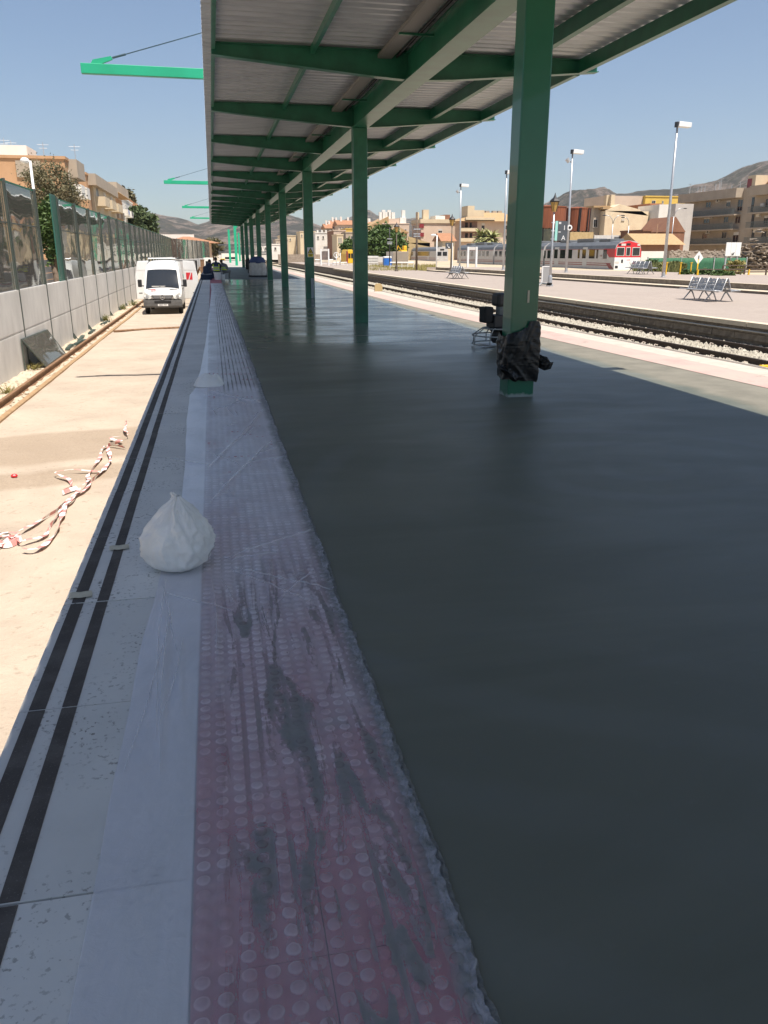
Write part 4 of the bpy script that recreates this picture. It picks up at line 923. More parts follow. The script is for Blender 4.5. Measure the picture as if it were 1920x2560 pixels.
b = MB(); b.prism([(-.56,.99),(-.47,.82),(-.36,.785),(.36,.785),(.47,.82),(.56,.99)], 'y', -.045, .03); gr = b.build('grille', mat('grille_grey', (.10,.10,.105), rough=.4), van)
for z in (.84,.885,.93,.965):
    b = MB(); b.box(-.45,.45,-.058,-.044,z,z+.016); b.build('grille_bar', M['galv'], gr)
b = MB(); R0 = .115; b.tube([(R0*math.cos(a), -.07, .89+R0*math.sin(a)) for a in [i*math.pi/12 for i in range(25)]], .013, 6)
for k in range(3): a = math.pi/2+k*2*math.pi/3; b.cyl((0,-.07,.89),(R0*math.cos(a),-.07,.89+R0*math.sin(a)),.024,.004,n=6)
b.build('badge', mat('chrome', (.8,.8,.8), rough=.12, metal=1), gr)
def slashlogo(parent, loc, wd, ht, rot, scale=1):
    e = thing('logo', None, None, loc); e.parent = parent; e.rotation_euler = rot
    for pts in ([(-wd,-ht),(-wd*.35,-ht),(wd*.45,ht),(-wd,ht)], [(-wd*.05,-ht),(wd,-ht),(wd,ht),(wd*.75,ht)]):
        b = MB(); b.prism(pts, 'y', -.006, 0); b.build('logo_patch', M['red'], e)
slashlogo(van, (-.45,.40,1.222), .12, .055, (-1.22,0,0))
b = MB(); b.box(-.03,.03,0,.02,0,.08); b.build('roof_marker', M['dark'], van, (0,1.86,2.43))
for s in (-1,1):
    b = MB(); b.tube([(s*.7,2.0,2.76),(s*.7,5.6,2.80)], .02, 5); b.build('roof_bar', M['galv'], van)
b = MB(); b.tube([(-.72,2.1,2.80),(.72,2.1,2.80)], .02, 5); b.tube([(-.3,2.2,2.80),(.5,3.6,2.84)], .03, 5); b.build('roof_ladder', M['galv'], van)
for s, rz in ((-1, .42), (1, -.35)):
    d = thing('rear_door', None, None, (s*.97, 5.75, .50)); d.parent = van; d.rotation_euler = (0,0,rz)
    b = MB(); b.prism([(0,0),(s*.86,0),(s*.86,1.25),(s*.66,2.12),(0,2.15)], 'y', -.04, .04); b.build('door_panel', M['white'], d, bevel=.02)
    b = MB(); b.box(min(s*.06,s*.80),max(s*.06,s*.80),-.048,-.041,1.62,1.635); b.build('door_crease', M['shutter'], d)
    b = MB(); b.box(s*.62-.1,s*.62+.1,-.055,-.041,.34,.37); b.build('latch', M['dark'], d)
    if s > 0: slashlogo(d, (.36,-.042,1.28), .19, .20, (0,0,0))

# ================================================================ TREES
def foliage(b, c, rad, n, size, seed, clump=.32, droop=0):
    r = random.Random(seed); cl = []
    for i in range(max(6, int(n/55))):
        while True:
            p = Vector((r.uniform(-1,1), r.uniform(-1,1), r.uniform(-1,1)))
            if .25 < p.length < 1: break
        cl.append((p, r.uniform(.5,1.1)))
    for i in range(n):
        p, k = r.choice(cl); q = Vector((r.gauss(0,1), r.gauss(0,1), r.gauss(0,.8)))*clump*k*.55 + p
        pos = Vector((c[0]+q.x*rad[0], c[1]+q.y*rad[1], c[2]+q.z*rad[2])); s = size*r.uniform(.55,1.3)
        d1 = Vector((r.uniform(-1,1), r.uniform(-1,1), r.uniform(-.6,.8)-droop)).normalized()*s; d2 = d1.orthogonal().normalized(); d2.rotate(Matrix.Rotation(r.uniform(0,6.28), 3, d1)); d2 *= s*.42
        b.add([pos-d1, pos+d2, pos+d1, pos-d2], [(0,1,2,3)])
def tree(label, loc, h, rad, n, size, mm, seed, trunk_r=.2, trunk_h=None, group=None, droop=0, name='tree', cz=None):
    t = thing(name, label, 'tree', loc, group=group); r = random.Random(seed)
    th_ = trunk_h or h*.5; b = MB(); b.tube([(0,0,-.3),(.05,.02,th_*.5),(r.uniform(-.2,.2),0,th_)], [trunk_r*1.2,trunk_r,trunk_r*.6], 8)
    for i in range(7):
        a = r.uniform(0,6.28); q = r.uniform(.35,.8); b.tube([(0,0,th_*r.uniform(.5,.95)),(rad[0]*q*.5*math.cos(a),rad[1]*q*.5*math.sin(a),lerp(th_,h,.35)),(rad[0]*q*math.cos(a),rad[1]*q*math.sin(a),lerp(th_,h,r.uniform(.4,.8)))], [trunk_r*.5,trunk_r*.3,trunk_r*.1], 6)
    b.build('trunk', M['bark'], t, smooth=True)
    b = MB(); foliage(b, (0,0,cz if cz else h-rad[2]), rad, n, size, seed, droop=droop); b.build('crown', mm, t, fix=False); return t
GZ = BED-.16
def ptree(label, pxc, pxw, ytop, ybot, Y, mm, n, size, seed, ground=GZ, **kw):
    c = at(pxc, ytop, Y); e = at(pxc+pxw/2, ytop, Y); zb = at(pxc, ybot, Y).z; rx = e.x-c.x
    return tree(label, (c.x, Y, ground), c.z-ground, (rx, rx*.9, (c.z-zb)/2), n, size, mm, seed, cz=(c.z+zb)/2-ground, **kw)
ptree('tall sparse pine tree with brownish crown behind the gap in the barrier', 115, 150, 408, 590, 52, M['pine'], 11000, .085, 1, trunk_r=.25)
ptree('pine tree branch crown reaching right over the barrier top', 165, 70, 470, 560, 56, M['pine'], 2600, .08, 2, trunk_r=.14)
ptree('dense dark green ivy covered tree seen through the missing pane', 118, 64, 500, 650, 47, M['leaf'], 9000, .12, 3, trunk_r=.2)
ptree('large dark green tree right of the apartment row on the left', 345, 82, 520, 610, 170, mat('dark_leaf', (.045,.075,.028), (.085,.115,.04), rough=.7, scale=.7), 6000, .55, 4, trunk_r=.4)
ptree('dark tree top rising behind the last apartment block', 305, 52, 468, 540, 185, M['pine'], 2500, .5, 5, trunk_r=.35)
ptree('green trees beside the red roofed building', 530, 50, 592, 640, 260, M['pine'], 2200, .6, 6, trunk_r=.3)
ptree('bushy bright green tree between the second column and the lantern', 960, 100, 566, 662, 150, M['leaf'], 12000, .42, 7, ground=-.4, trunk_r=.3)
ptree('small green tree left of the second column', 872, 40, 600, 655, 170, M['leaf'], 3000, .45, 8, ground=-.4)
# ivy / weeds behind slatted fence left
# ================================================================ BUILDINGS
def window(parent, o, ux, uz, w_, h_, nrm, shut=0.0, mm=None):
    """o: lower-left corner of the opening (parent space); ux: unit along wall; nrm: outward"""
    o, ux, nrm = Vector(o), Vector(ux), Vector(nrm); up = Vector((0,0,1))
    fw = max(.05, w_*.06); b = MB()
    def bx(a0, a1, z0, z1, d0, d1): 
        vs_ = [o+ux*a+up*z+nrm*d for d in (d0,d1) for a, z in ((a0,z0),(a1,z0),(a1,z1),(a0,z1))]
        b.add(vs_, [(0,1,2,3),(7,6,5,4),(0,4,5,1),(1,5,6,2),(2,6,7,3),(3,7,4,0)])
    bx(0,fw,0,h_,-.02,.07); bx(w_-fw,w_,0,h_,-.02,.07); bx(fw,w_-fw,h_-fw,h_,-.02,.068); bx(-.08,w_+.08,-.08,0,-.02,.14); bx(w_/2-fw*.35,w_/2+fw*.35,0,h_-fw,.012,.045)
    f = b.build('window', mm or M['shutter'], parent); b = MB(); bx(fw,w_-fw,0,h_-fw,-.02,.012); b.build('pane', M['glass'], f)
    if shut > 0: b = MB(); bx(fw,w_-fw,h_*(1-shut),h_-fw,.013,.05); b.build('roller_shutter', M['shutter'], f)
    return f
def slab(parent, name, mm, x0, x1, y0, y1, z0, z1): return MB().box(x0,x1,y0,y1,z0,z1).build(name, mm, parent)
def pbuild(name, label, pxl, pxc, pxr, ytop, Yf, mm, cat='building', ground=GZ, ybot=None, depth=None, parapet=True, group=None):
    """block whose -Y face spans pxc..pxr and whose visible -X (or +X) side runs back to pxl"""
    a, c = at(pxc, ytop, Yf), at(pxr, ytop, Yf)
    x0, x1 = (a.x, c.x) if a.x < c.x else (c.x, a.x); h_ = a.z-ground
    D = depth or max(4, min(60, atx(pxl, ytop, a.x).y-Yf))
    t = thing(name, label, cat, (x0, Yf, ground), group=group); t['dims'] = (x1-x0, D, h_)
    MB().box(0,x1-x0,0,D,0,h_).build('wall', mm, t)
    if parapet: b = MB(); b.box(-.12,x1-x0+.12,-.12,D+.12,h_,h_+.25); b.build('parapet', mm, t)
    return t, x1-x0, D, h_
def fwin(t, Yf, rects, shut=0.0):       # windows on the -Y face given by photo boxes
    for (x0, y0, x1, y1) in rects:
        a, c = at(x0, y1, Yf), at(x1, y0, Yf); l = t.location
        window(t, (a.x-l.x, -.0, a.z-l.z), (1,0,0), None, c.x-a.x, c.z-a.z, (0,-1,0), shut)
def swin(t, X, rects, nx, shut=0.0):     # windows on a side face x = X
    for (x0, y0, x1, y1) in rects:
        p, q = atx(x0, y1, X), atx(x1, y0, X); l = t.location
        if nx > 0: window(t, (X-l.x, p.y-l.y, p.z-l.z), (0,1 if q.y > p.y else -1,0), None, abs(q.y-p.y), max(.4, atx(x0,y0,X).z-p.z), (1,0,0), shut)
        else: window(t, (X-l.x, p.y-l.y, p.z-l.z), (0,-1,0), None, abs(q.y-p.y), max(.4, atx(x0,y0,X).z-p.z), (-1,0,0), shut)
# --- left apartment row
def balconies(t, W, D, h_, floors, mm, yfrom, yto, depth=1.1, x=None):
    X = W if x is None else x
    for k in range(floors):
        z = h_-3.0*(k+1)-.1
        if z < .5: break
        for j, (ya, yb) in enumerate(zip(yfrom, yto)):
            bl_ = slab(t, 'balcony', mm, X, X+depth, ya, yb, z, z+.18); slab(bl_, 'railing', mm, X+depth-.08, X+depth, ya, yb, z+.181, z+1.05)
            slab(bl_, 'side_rail', mm, X+.01, X+depth-.082, ya, ya+.08, z+.181, z+1.05)
            window(t, (X, ya+(yb-ya)*.2, z+.2), (0,1,0), None, (yb-ya)*.5, 2.1, (1,0,0), .3*((k+j)%3))
t, W, D, h_ = pbuild('apartment_block', 'largest orange brick apartment block with blank end wall, far left', 190, 160, -260, 398, 84, M['brick'])
balconies(t, W, D, h_, 4, M['whitep'], [D*.15,D*.6], [D*.45,D*.9])
slab(t, 'roof_room', M['whitep'], W-6.4, W-3.4, 1.5, 6, h_+.25, h_+1.25); slab(t, 'penthouse_wall', M['tan'], W-.02, W+.8, D*.25, D*.9, h_-1.4, h_+.2)
b = MB(); b.box(W-4.2,W-2.1,-.14,-.002,h_-1.6,h_-.2); b.build('pale_panel', M['tan'], t)
for i, (x, hh) in enumerate([(-5.6,.0),(-5.0,-.2),(-2.2,-.3),(.6,-.4)]):
    b = MB(); b.tube([(W+x,3,h_),(W+x,3,h_+2+hh)], .035, 5); b.tube([(W+x-.5,3,h_+1.8+hh),(W+x+.5,3,h_+1.8+hh)], .02, 5); b.tube([(W+x-.35,3,h_+1.5+hh),(W+x+.35,3,h_+1.5+hh)], .02, 5); b.build('aerial', M['galv'], t)
t, W, D, h_ = pbuild('apartment_block', 'second orange brick apartment block with cream balcony side', 262, 213, 187, 436, 102, M['brick'], depth=26)
MB().box(W+.01,W+.35,3,D,0,h_-1.0).build('cream_facade', M['cream'], t); slab(t, 'attic', M['tan'], W-1.5, W+.9, 1.5, D-1, h_-.99, h_+.24)
balconies(t, W, D, h_, 4, M['cream'], [4,11,18.5], [8.5,16,24], x=W+.35)
t, W, D, h_ = pbuild('apartment_block', 'brownish pink apartment block, third in the left row', 296, 262, 250, 481, 131, M['peach'], depth=22)
MB().box(W+.01,W+.2,0,D,0,h_-.02).build('brick_facade', M['brick'], t); b = MB(); b.prism([(-1,h_+.25),(W+1.6,h_+.25),(W*.5,h_+1.6)], 'y', -1, D+.5); b.build('roof', M['tanroof'], t)
balconies(t, W, D, h_, 3, M['tan'], [3,10,16], [6,13,19], .5, x=W+.2)
t, W, D, h_ = pbuild('apartment_block', 'white apartment block hung with laundry, fourth in the left row', 326, 296, 282, 490, 154, M['whitep'], depth=26)
slab(t, 'attic', M['tan'], W-4, W-.3, 2, D-3, h_+.26, h_+2.4); balconies(t, W, D, h_, 4, M['whitep'], [2,9,16,21], [7,14,20,25])
rk = random.Random(2)
for k in range(14):
    z = h_-3.0*rk.randint(1,4)+.2; y = rk.uniform(2,24); b = MB(); b.box(W+1.12,W+1.15,y,y+rk.uniform(.6,1.4),z,z+rk.uniform(.7,1.0)); b.build('laundry', rk.choice([M['maroon'],M['white'],M['blue'],M['dark'],M['white']]), t)
t, W, D, h_ = pbuild('apartment_block', 'low orange end block with small tiled roof, fifth in the left row', 338, 334, 320, 518, 183, M['brick'], depth=14)
b = MB(); b.prism([(-1,h_+.25),(W+1,h_+.25),(W*.5,h_+1.5)], 'y', -1, D+1); b.build('roof', M['tileroof'], t)
# slatted grey fence seen through the gap
t = thing('slatted_fence', 'grey slatted fence with pale posts behind the missing pane', 'fence', (-9.5, 40, GZ))
for i in range(6): MB().box(-.03,.03,-8+i*6,-7.85+i*6,0,2.9).build('post', M['shutter'], t)
for k in range(7): MB().box(-.015,.015,-8,26,.22+k*.38,.57+k*.38).build('slat', mat('grey_slat', (.46,.47,.48), rough=.6) if k == 0 else bpy.data.materials['grey_slat'], t)
# lamp post on the left
def pole_thing(name, label, cat, base, top, r0, r1, mm, group=None):
    t = thing(name, label, cat, base, group=group); d = Vector(top)-Vector(base); b = MB(); b.tube([(0,0,0), d*.5, d], [r0,(r0+r1)/2,r1], 10); b.build('pole', mm, t, smooth=True); return t, d
p0, p1 = at(95, 640, 46), at(75, 402, 46); p0.z = GZ; p0.x = p1.x
t, d = pole_thing('street_lamp', 'white street lamp in front of the tall pine tree on the left', 'street lamp', p0, p1, .09, .06, M['white'])
b = MB(); b.ball((d.x-.25,d.y,d.z), (.22,.2,.16), 10, 7); b.build('lamp_head', M['white'], t, smooth=True)
# red roofed building, bridge, yellow machine at the far end
Yr = 205
t, W, D, h_ = pbuild('station_building', 'low building with terracotta hipped roof beyond the far barrier', 420, 425, 528, 607, Yr, M['peach'], depth=12, parapet=False)
b = MB(); b.add([(-2,-2,h_),(W+2,-2,h_),(W+2,D+2,h_),(-2,D+2,h_),(3,D/2,h_+1.5),(W-5,D/2,h_+1.5)], [(0,1,5,4),(1,2,5),(2,3,4,5),(3,0,4),(3,2,1,0)]); b.build('roof', M['tileroof'], t)
slab(t, 'ridge_wall', M['whitep'], -3, W-4, D/2+.2, D/2+1.2, h_+.6, h_+2.0)
fwin(t, Yr, [(440+i*14,615,447+i*14,630) for i in range(6)])
a, c = at(545, 612, 235), at(668, 612, 235)
t = thing('footbridge', 'grey steel truss footbridge crossing the tracks far away', 'footbridge', (a.x, 235, GZ)); zz = a.z-GZ; L_ = c.x-a.x
for z in (zz, zz-1.9, zz-2.4, zz-4.2): MB().box(0,L_,-.12,.12,z-.16,z+.16).build('chord', mat('bridge_grey', (.09,.095,.10), rough=.6) if z == zz else bpy.data.materials['bridge_grey'], t)
for i in range(int(L_/1.6)):
    b = MB(); x = i*1.6; b.tube([(x,0,zz-1.9),(x+.8,0,zz),(x+1.6,0,zz-1.9)], .08, 5); b.build('brace', bpy.data.materials['bridge_grey'], t)
MB().box(0,L_,-.08,.08,zz-4.0,zz-2.5).build('side_panel', M['shutter'], t)
for x in (.5, L_*.5, L_-.5): MB().box(x-.3,x+.3,-.3,.3,-.3,zz-4.2).build('pier', M['tan'], t)
p = atz(556, 643, -1.0)
t = thing('yellow_machine', 'yellow track machine far away below the footbridge', 'machine', (at(556,640,190).x, 190, -1.2)); t.scale = (.6,.6,.6)
b = MB(); b.box(-1.1,1.1,-1.5,2,.4,1.3); b.build('chassis', M['yellow'], t, bevel=.1); b = MB(); b.box(-.8,.9,-.6,1.4,1.3,2.4); cb = b.build('cab', M['yellow'], t, bevel=.1); MB().box(-.6,.7,-.62,-.601,1.55,2.2).build('cab_window', M['glass'], cb)
for s in (-.8,.8):
    b = MB(); b.cyl((s-.15,-1,.35),(s+.15,-1,.35),.4,n=14); b.build('wheel', M['black'], t)
for i, (px, Y, w_, hh, lb) in enumerate([(520,112,1.2,2.2,'white cabin with dark windows beside the far barrier'),(575,205,4,2.6,'pale container far down the tracks')]):
    p = at(px, 640, Y); t = thing('site_cabin', lb, 'cabin', (p.x, Y, BED)); MB().box(-w_/2,w_/2,0,2.5,0,hh+.2).build('cabin_wall', M['whitep'], t, bevel=.03)
    for z in (.5,1.25): MB().box(-w_*.3,w_*.3,-.02,-.002,z+.25,z+.75).build('window', M['glass'], t)
# small green excavator beyond the van
t = thing('excavator', 'small green and orange excavator behind the open right van door', 'excavator', (-1.9, 66, BED))
b = MB(); b.box(-1.0,.9,-.9,1.2,.25,.7); b.build('tracks', M['tan'], t, bevel=.1); b = MB(); b.box(-.9,.8,-.8,1.1,.71,1.2); b.build('engine_deck', M['yellow'], t, bevel=.08)
b = MB(); b.box(-.8,.4,-.7,.6,1.21,1.5); b.build('hood', mat('machine_teal', (.05,.28,.24), rough=.5), t, bevel=.06)
b = MB()
for x in (-.8,.75):
    b.tube([(x,-.6,1.2),(x-.05,-.5,2.5),(x,.7,2.5),(x,.7,1.2)], .045, 6)
b.tube([(-.85,-.5,2.5),(.7,-.5,2.5)], .045, 6); b.build('cab_frame', M['dark'], t)
b = MB(); b.tube([(.6,-.4,1.2),(1.0,-1.0,2.0),(1.35,-1.4,.8)], .09, 6); b.build('boom', M['rust'], t)
t = thing('gate_post', 'rusty upright post at the end of the far barrier', 'post', (at(506,660,100).x, 100, BED)); MB().box(-.22,.22,-.2,.2,0,2.2).build('post_body', M['rust'], t, bevel=.03); MB().box(-.26,.26,-.24,.24,2.2,2.3).build('cap', M['rust'], t)
# ================================================================ RIGHT: TRACK, FAR PLATFORMS
RZ = -.68                                        # rail top
X1, X2 = 11.58, 13.26                            # the two rails
def strip(name, xa, xb, y0, y1, z, mm, step=2.0, parent=None, zf=None, nx=1):
    b = MB(); ny = int((y1-y0)/step)
    b.grid(nx, ny, lambda u, v: (lerp(xa, xb, u)+bend(lerp(y0,y1,v)), lerp(y0,y1,v), z+(zf(u, lerp(y0,y1,v)) if zf else 0)))
    o = b.build(name, mm, parent, smooth=bool(zf)); tag(o, kind='structure'); return o
strip('trench_floor', XR-.05, 10.2, 2, 160, BED+.1, M['earth'], 4)
strip('ballast_bed', 9.6, 14.3, 2, 170, RZ-.17, M['ballast'], .5, zf=lambda u, y: .03*fn(u*20, y*3)+.02*fn(u*60, y*11)-(.5 if u < .001 else 0), nx=30)
trk = thing('railway_track', 'railway track with dark rails on pale ballast beside the far platform', 'track', (0,0,0))
yr = [2+i*2 for i in range(40)]+[84+i*6 for i in range(15)]
for nm, xx in (('rail', X1), ('rail', X2)):
    long_rail(nm, lambda y, xx=xx: (xx+bend(y), 0), RZ-.165, yr, M['raildark'], None, rail_profile(.165,.15,.075), trk)
slm = MB().box(-1.3,1.3,-.13,.13,-.2,.0).mesh('sleeper', M['sleeper'])
clip = MB(); clip.tube([(-.05,-.05,0),(-.05,.0,.06),(0,.05,.075),(.05,.0,.06),(.05,.05,0)], .016, 5); clipm = clip.mesh('rail_clip', mat('rail_clip_steel', (.42,.36,.30), (.5,.43,.36), rough=.6, scale=20))
for i in range(90):
    y = 9+i*.62; o = inst('sleeper', slm, trk, ((X1+X2)/2+bend(y), y, RZ-.165))
    if y < 46:
        for xx in (X1, X2):
            for s in (-.12, .12): inst('rail_clip', clipm, o, (xx-(X1+X2)/2+s, 0, .0))
rk = random.Random(11); b = MB()
for i in range(15000):
    y = 13+27*rk.random()**1.5 if i < 11000 else rk.uniform(40, 70); u = rk.random(); x = lerp(10.7, 14.05, u)+bend(y)
    if abs(x-bend(y)-X1) < .10 or abs(x-bend(y)-X2) < .10: continue
    s = rk.uniform(.035,.075); z = RZ-.155+.02*rk.random()
    a = rk.uniform(0,6.28); ca, sa = math.cos(a)*s, math.sin(a)*s; k = rk.uniform(.5,.9)
    b.add([(x+ca,y+sa,z),(x-sa*k,y+ca*k,z+.01),(x-ca,y-sa,z),(x+sa*k,y-ca*k,z+.005),(x+rk.uniform(-.02,.02),y,z+s*rk.uniform(.6,1.1))], [(0,1,4),(1,2,4),(2,3,4),(3,0,4)])
tag(b.build('ballast_stones', M['ballaststone'], fix=False), 'pale ballast stones between and beside the rails', 'ballast', kind='stuff')
# far platform 1
PZ = -.22; XF = 14.05
b = MB(); fy = [2+i*2 for i in range(80)]
xs1 = lambda y: interp(y, [(2,27.0),(30,24.9),(80,21.4),(84,21.2),(160,21.0)])
for a, c in zip(fy, fy[1:]):
    b.quad((XF+.30+bend(a),a,PZ),(xs1(a)+.2,a,PZ),(xs1(c)+.2,c,PZ),(XF+.30+bend(c),c,PZ))
tag(b.build('far_platform', M['paving']), kind='structure'); fp = bpy.data.objects['far_platform']
copm = MB().box(0,.34,0,1.485,-.11,.012).mesh('coping_stone', M['coping']); blkm = [MB().box(0,.06*k,0,1.0,-.17,-.005).mesh('wall_block', M['oldwall']) for k in (1.0,1.15,1.3)]
for i in range(60):
    y = 8+i*1.5; inst('coping_stone', copm, fp, (XF-.02+bend(y)+random.uniform(-.01,.01), y, PZ), math.atan2(bend(y)-bend(y+1.5),1.5))
for r_, z in enumerate((PZ-.11, PZ-.285)):
    for i in range(58): 
        y = 12+i*1.02+.4*r_; inst('wall_block', blkm[(i*7+r_)%3], fp, (XF+.03+bend(y)+random.uniform(-.012,.012), y, z), math.atan2(bend(y)-bend(y+1),1))
b = MB()
for a, c in zip(fy, fy[1:]): b.quad((XF+.09+bend(a),a,RZ-.4),(XF+.09+bend(a),a,PZ-.05),(XF+.09+bend(c),c,PZ-.05),(XF+.09+bend(c),c,RZ-.4))
b.build('retaining_wall', M['oldwall'], fp)
b = MB(); b.tube([(XF-.03+bend(y)+.02*fn(y*.4,2), y, PZ-.19+.03*fn(y*.3,5)-.02) for y in [10+i for i in range(75)]], .022, 6); tag(b.build('cable_conduit', mat('grey_conduit', (.38,.38,.36), rough=.6), smooth=True), 'thin grey conduit running along the far platform wall', 'conduit')
# steps up to platform 2
b = MB(); q = [y for y in fy if 8 <= y <= 82]
for a, c in zip(q, q[1:]):
    xa, xc = xs1(a), xs1(c)
    b.add([(xa,a,PZ-.01),(xc,c,PZ-.01),(xc,c,PZ+.115),(xa,a,PZ+.115),(xa+1.0,a,PZ+.12),(xc+1.0,c,PZ+.12)], [(0,1,2,3)])
    b.add([(xa+1.0,a,PZ+.11),(xc+1.0,c,PZ+.11),(xc+1.0,c,.155),(xa+1.0,a,.155)], [(0,1,2,3)])
tag(b.build('step_risers', M['oldwall']), kind='structure')
b = MB()
for a, c in zip(q, q[1:]):
    b.box(0,0,0,0,0,0) if False else None
    b.quad((xs1(a)-.03,a,PZ+.118),(xs1(a)+1.02,a,PZ+.118),(xs1(c)+1.02,c,PZ+.118),(xs1(c)-.03,c,PZ+.118))
    b.quad((xs1(a)+.97,a,.16),(xs1(a)+1.35,a,.16),(xs1(c)+1.35,c,.16),(xs1(c)+.97,c,.16))
tag(b.build('step_coping', M['coping']), kind='structure')
xs2 = lambda y: interp(y, [(8,44),(30,40),(60,34.0),(68,29.0),(84,28)])
b = MB()
for a, c in zip(q, q[1:]): b.quad((xs1(a)+1.35,a,.158),(xs2(a),a,.158),(xs2(c),c,.158),(xs1(c)+1.35,c,.158))
for a, c in zip(q, q[1:]): b.quad((xs2(a),a,.158),(xs2(a),a,-1.2),(xs2(c),c,-1.2),(xs2(c),c,.158))
b.quad((xs1(82),82,PZ),(xs2(82),82,PZ),(xs2(82),82,.158),(xs1(82),82,.158))
tag(b.build('upper_platform', M['paving']), kind='structure')
sheet('yard', 20.5, 400, 82.3, 420, -.42, M['earth'], 40, 40, lambda x, y: .10*fn(x*.08, y*.08))
sheet('yard_front', 34, 300, 8, 82.25, -.50, M['earth'], 30, 10, lambda x, y: .08*fn(x*.1, y*.1))
# dry grass strip
def grass(name, label, region, n, h, mm, seed):
    r = random.Random(seed); b = MB()
    for i in range(n):
        x, y, z = region(r); a = r.uniform(0,6.28); l = h*r.uniform(.4,1.1); wd = .03+h*.03; dx, dy = math.cos(a)*wd, math.sin(a)*wd; ex, ey = r.gauss(0,l*.25), r.gauss(0,l*.25)
        b.add([(x-dx,y-dy,z),(x+dx,y+dy,z),(x+ex,y+ey,z+l)], [(0,1,2)])
    return tag(b.build(name, mm, fix=False), label, 'grass', kind='stuff')
def reg1(r): p = atz(r.uniform(905,1090), r.uniform(664,682), -.42); return (p.x, p.y, -.44)
grass('dry_grass', 'dry yellow grass growing behind the far platform', reg1, 5000, .45, M['dry'], 1)
def reg2(r): p = at(r.uniform(1590,1700), 670, r.uniform(62,74)); return (p.x, p.y, -.5)
grass('tall_grass', 'tall yellow green weeds right of the train front', reg2, 5000, 1.3, M['weedg'], 2)
# ---------------- benches
def bench(label, loc, rz):
    t = thing('bench', label, 'bench', loc, rz, 'metal benches on the far platforms'); st_ = mat('bench_steel', (.30,.31,.32), (.38,.39,.40), rough=.38, scale=8, metal=.35) if 'bench_steel' not in bpy.data.materials else bpy.data.materials['bench_steel']
    L_ = 2.36
    for s in (-1, 1):
        for k in range(4):
            y0 = -L_/2+k*.59+.02; y1 = y0+.55; sd = thing('seat', None, None, (0,0,0)); sd.parent = t
            prof = [(s*.60,.43),(s*.54,.445),(s*.40,.425),(s*.22,.40),(s*.17,.43),(s*.03,.86)]
            b = MB(); 
            for (xa,za),(xb,zb) in zip(prof[:4], prof[1:4]+[prof[4]]): b.add([(xa,y0,za),(xb,y0,zb),(xb,y1,zb),(xa,y1,za)], [(0,1,2,3)])
            o = b.build('seat_pan', st_, sd); q = o.modifiers.new('s','SOLIDIFY'); q.thickness = .012
            b = MB(); (xa,za),(xb,zb) = prof[4], prof[5]
            for i in range(7):
                t0, t1 = i/7, (i+.62)/7
                b.quad((lerp(xa,xb,t0),y0,lerp(za,zb,t0)),(lerp(xa,xb,t1),y0,lerp(za,zb,t1)),(lerp(xa,xb,t1),y1,lerp(za,zb,t1)),(lerp(xa,xb,t0),y1,lerp(za,zb,t0)))
            for yy_ in (y0, (y0+y1)/2-.03, y1-.06): b.quad((xa-.002*s,yy_,za),(xb-.002*s,yy_,zb),(xb-.002*s,yy_+.06,zb),(xa-.002*s,yy_+.06,za))
            o = b.build('seat_back', st_, sd); q = o.modifiers.new('s','SOLIDIFY'); q.thickness = .010
        for k in range(5):
            y = -L_/2+k*.59-.012; b = MB(); b.tube([(s*.60,y,.42),(s*.40,y,.415),(s*.20,y,.40),(s*.03,y,.88)], .02, 6)
            if 0 < k < 4: b.tube([(s*.24,y,.42),(s*.50,y,.62),(s*.14,y,.64)], .014, 6)
            b.build('arm_frame', M['galv'], t, smooth=True)
    for y in (-.75, .75):
        for s in (-1, 1):
            b = MB(); b.tube([(s*.30,y,.38),(s*.36,y,.30),(s*.62,y,.0)], [.035,.03,.022], 6); b.tube([(s*.30,y,.38),(s*.22,y,.28),(s*.08,y,.0)], [.035,.028,.02], 6); b.build('leg', M['galv'], t, smooth=True)
    b = MB(); b.box(-.30,-.24,-1.1,1.1,.36,.40); b.box(.24,.30,-1.1,1.1,.36,.40); b.build('seat_rail', M['galv'], t)
    return t
bench('four seat back-to-back metal bench on the paving, nearest and largest at right', (19.35, 29.8, PZ), 0)
bench('back-to-back metal bench left of the nearest column, mid distance', (17.6, 58.8, PZ), 0)
bench('back-to-back metal bench standing in front of the red train cab', (29.3, 53.5, .16), 0)
# ---------------- tall lamp posts
for i, (px, pb, ptx, pty, z, lb, dbl) in enumerate([(1658,693,1690,316,.16,'tall lamp post nearest the apartment building, right of the train',0),(1415,681,1428,383,.16,'tall lamp post with spotlight right of the nearest column',1),(1258,675,1265,434,.16,'tall lamp post just left of the nearest column',0),(1149,667,1150,466,.16,'tall lamp post with spotlight in front of the cream apartments',1)]):
    p = atz(px, pb, z); top = at(ptx, pty, p.y)
    t, d = pole_thing('lamp_post', lb, 'lamp post', p, (lerp(p.x, top.x, .5), p.y, top.z), .10, .055, M['galv'], 'tall lamp posts on the upper platform')
    b = MB(); b.prism([(d.x-.02,d.z-.02),(d.x+.78,d.z-.06),(d.x+.80,d.z+.20),(d.x+.02,d.z+.26)], 'y', -.20, .20); b.build('lamp_head', M['white'], t, bevel=.02)
    b = MB(); b.box(d.x-.12,d.x-.021,-.12,.12,d.z-.04,d.z+.24); b.build('bracket', M['dark'], t)
    b = MB(); b.lathe((0,0,0), [(.16,0),(.16,.03),(.11,.05),(.11,.25)], 12); b.build('base_plate', M['galv'], t)
    if dbl:
        b = MB(); b.tube([(d.x,0,d.z-.62),(d.x-.28,0,d.z-.52)], .03, 6); sp = b.build('spotlight', M['dark'], t); b = MB(); b.cyl((d.x-.24,0,d.z-.60),(d.x-.42,0,d.z-.38),.12,.15,n=10); b.build('spot_housing', M['galv'], sp)
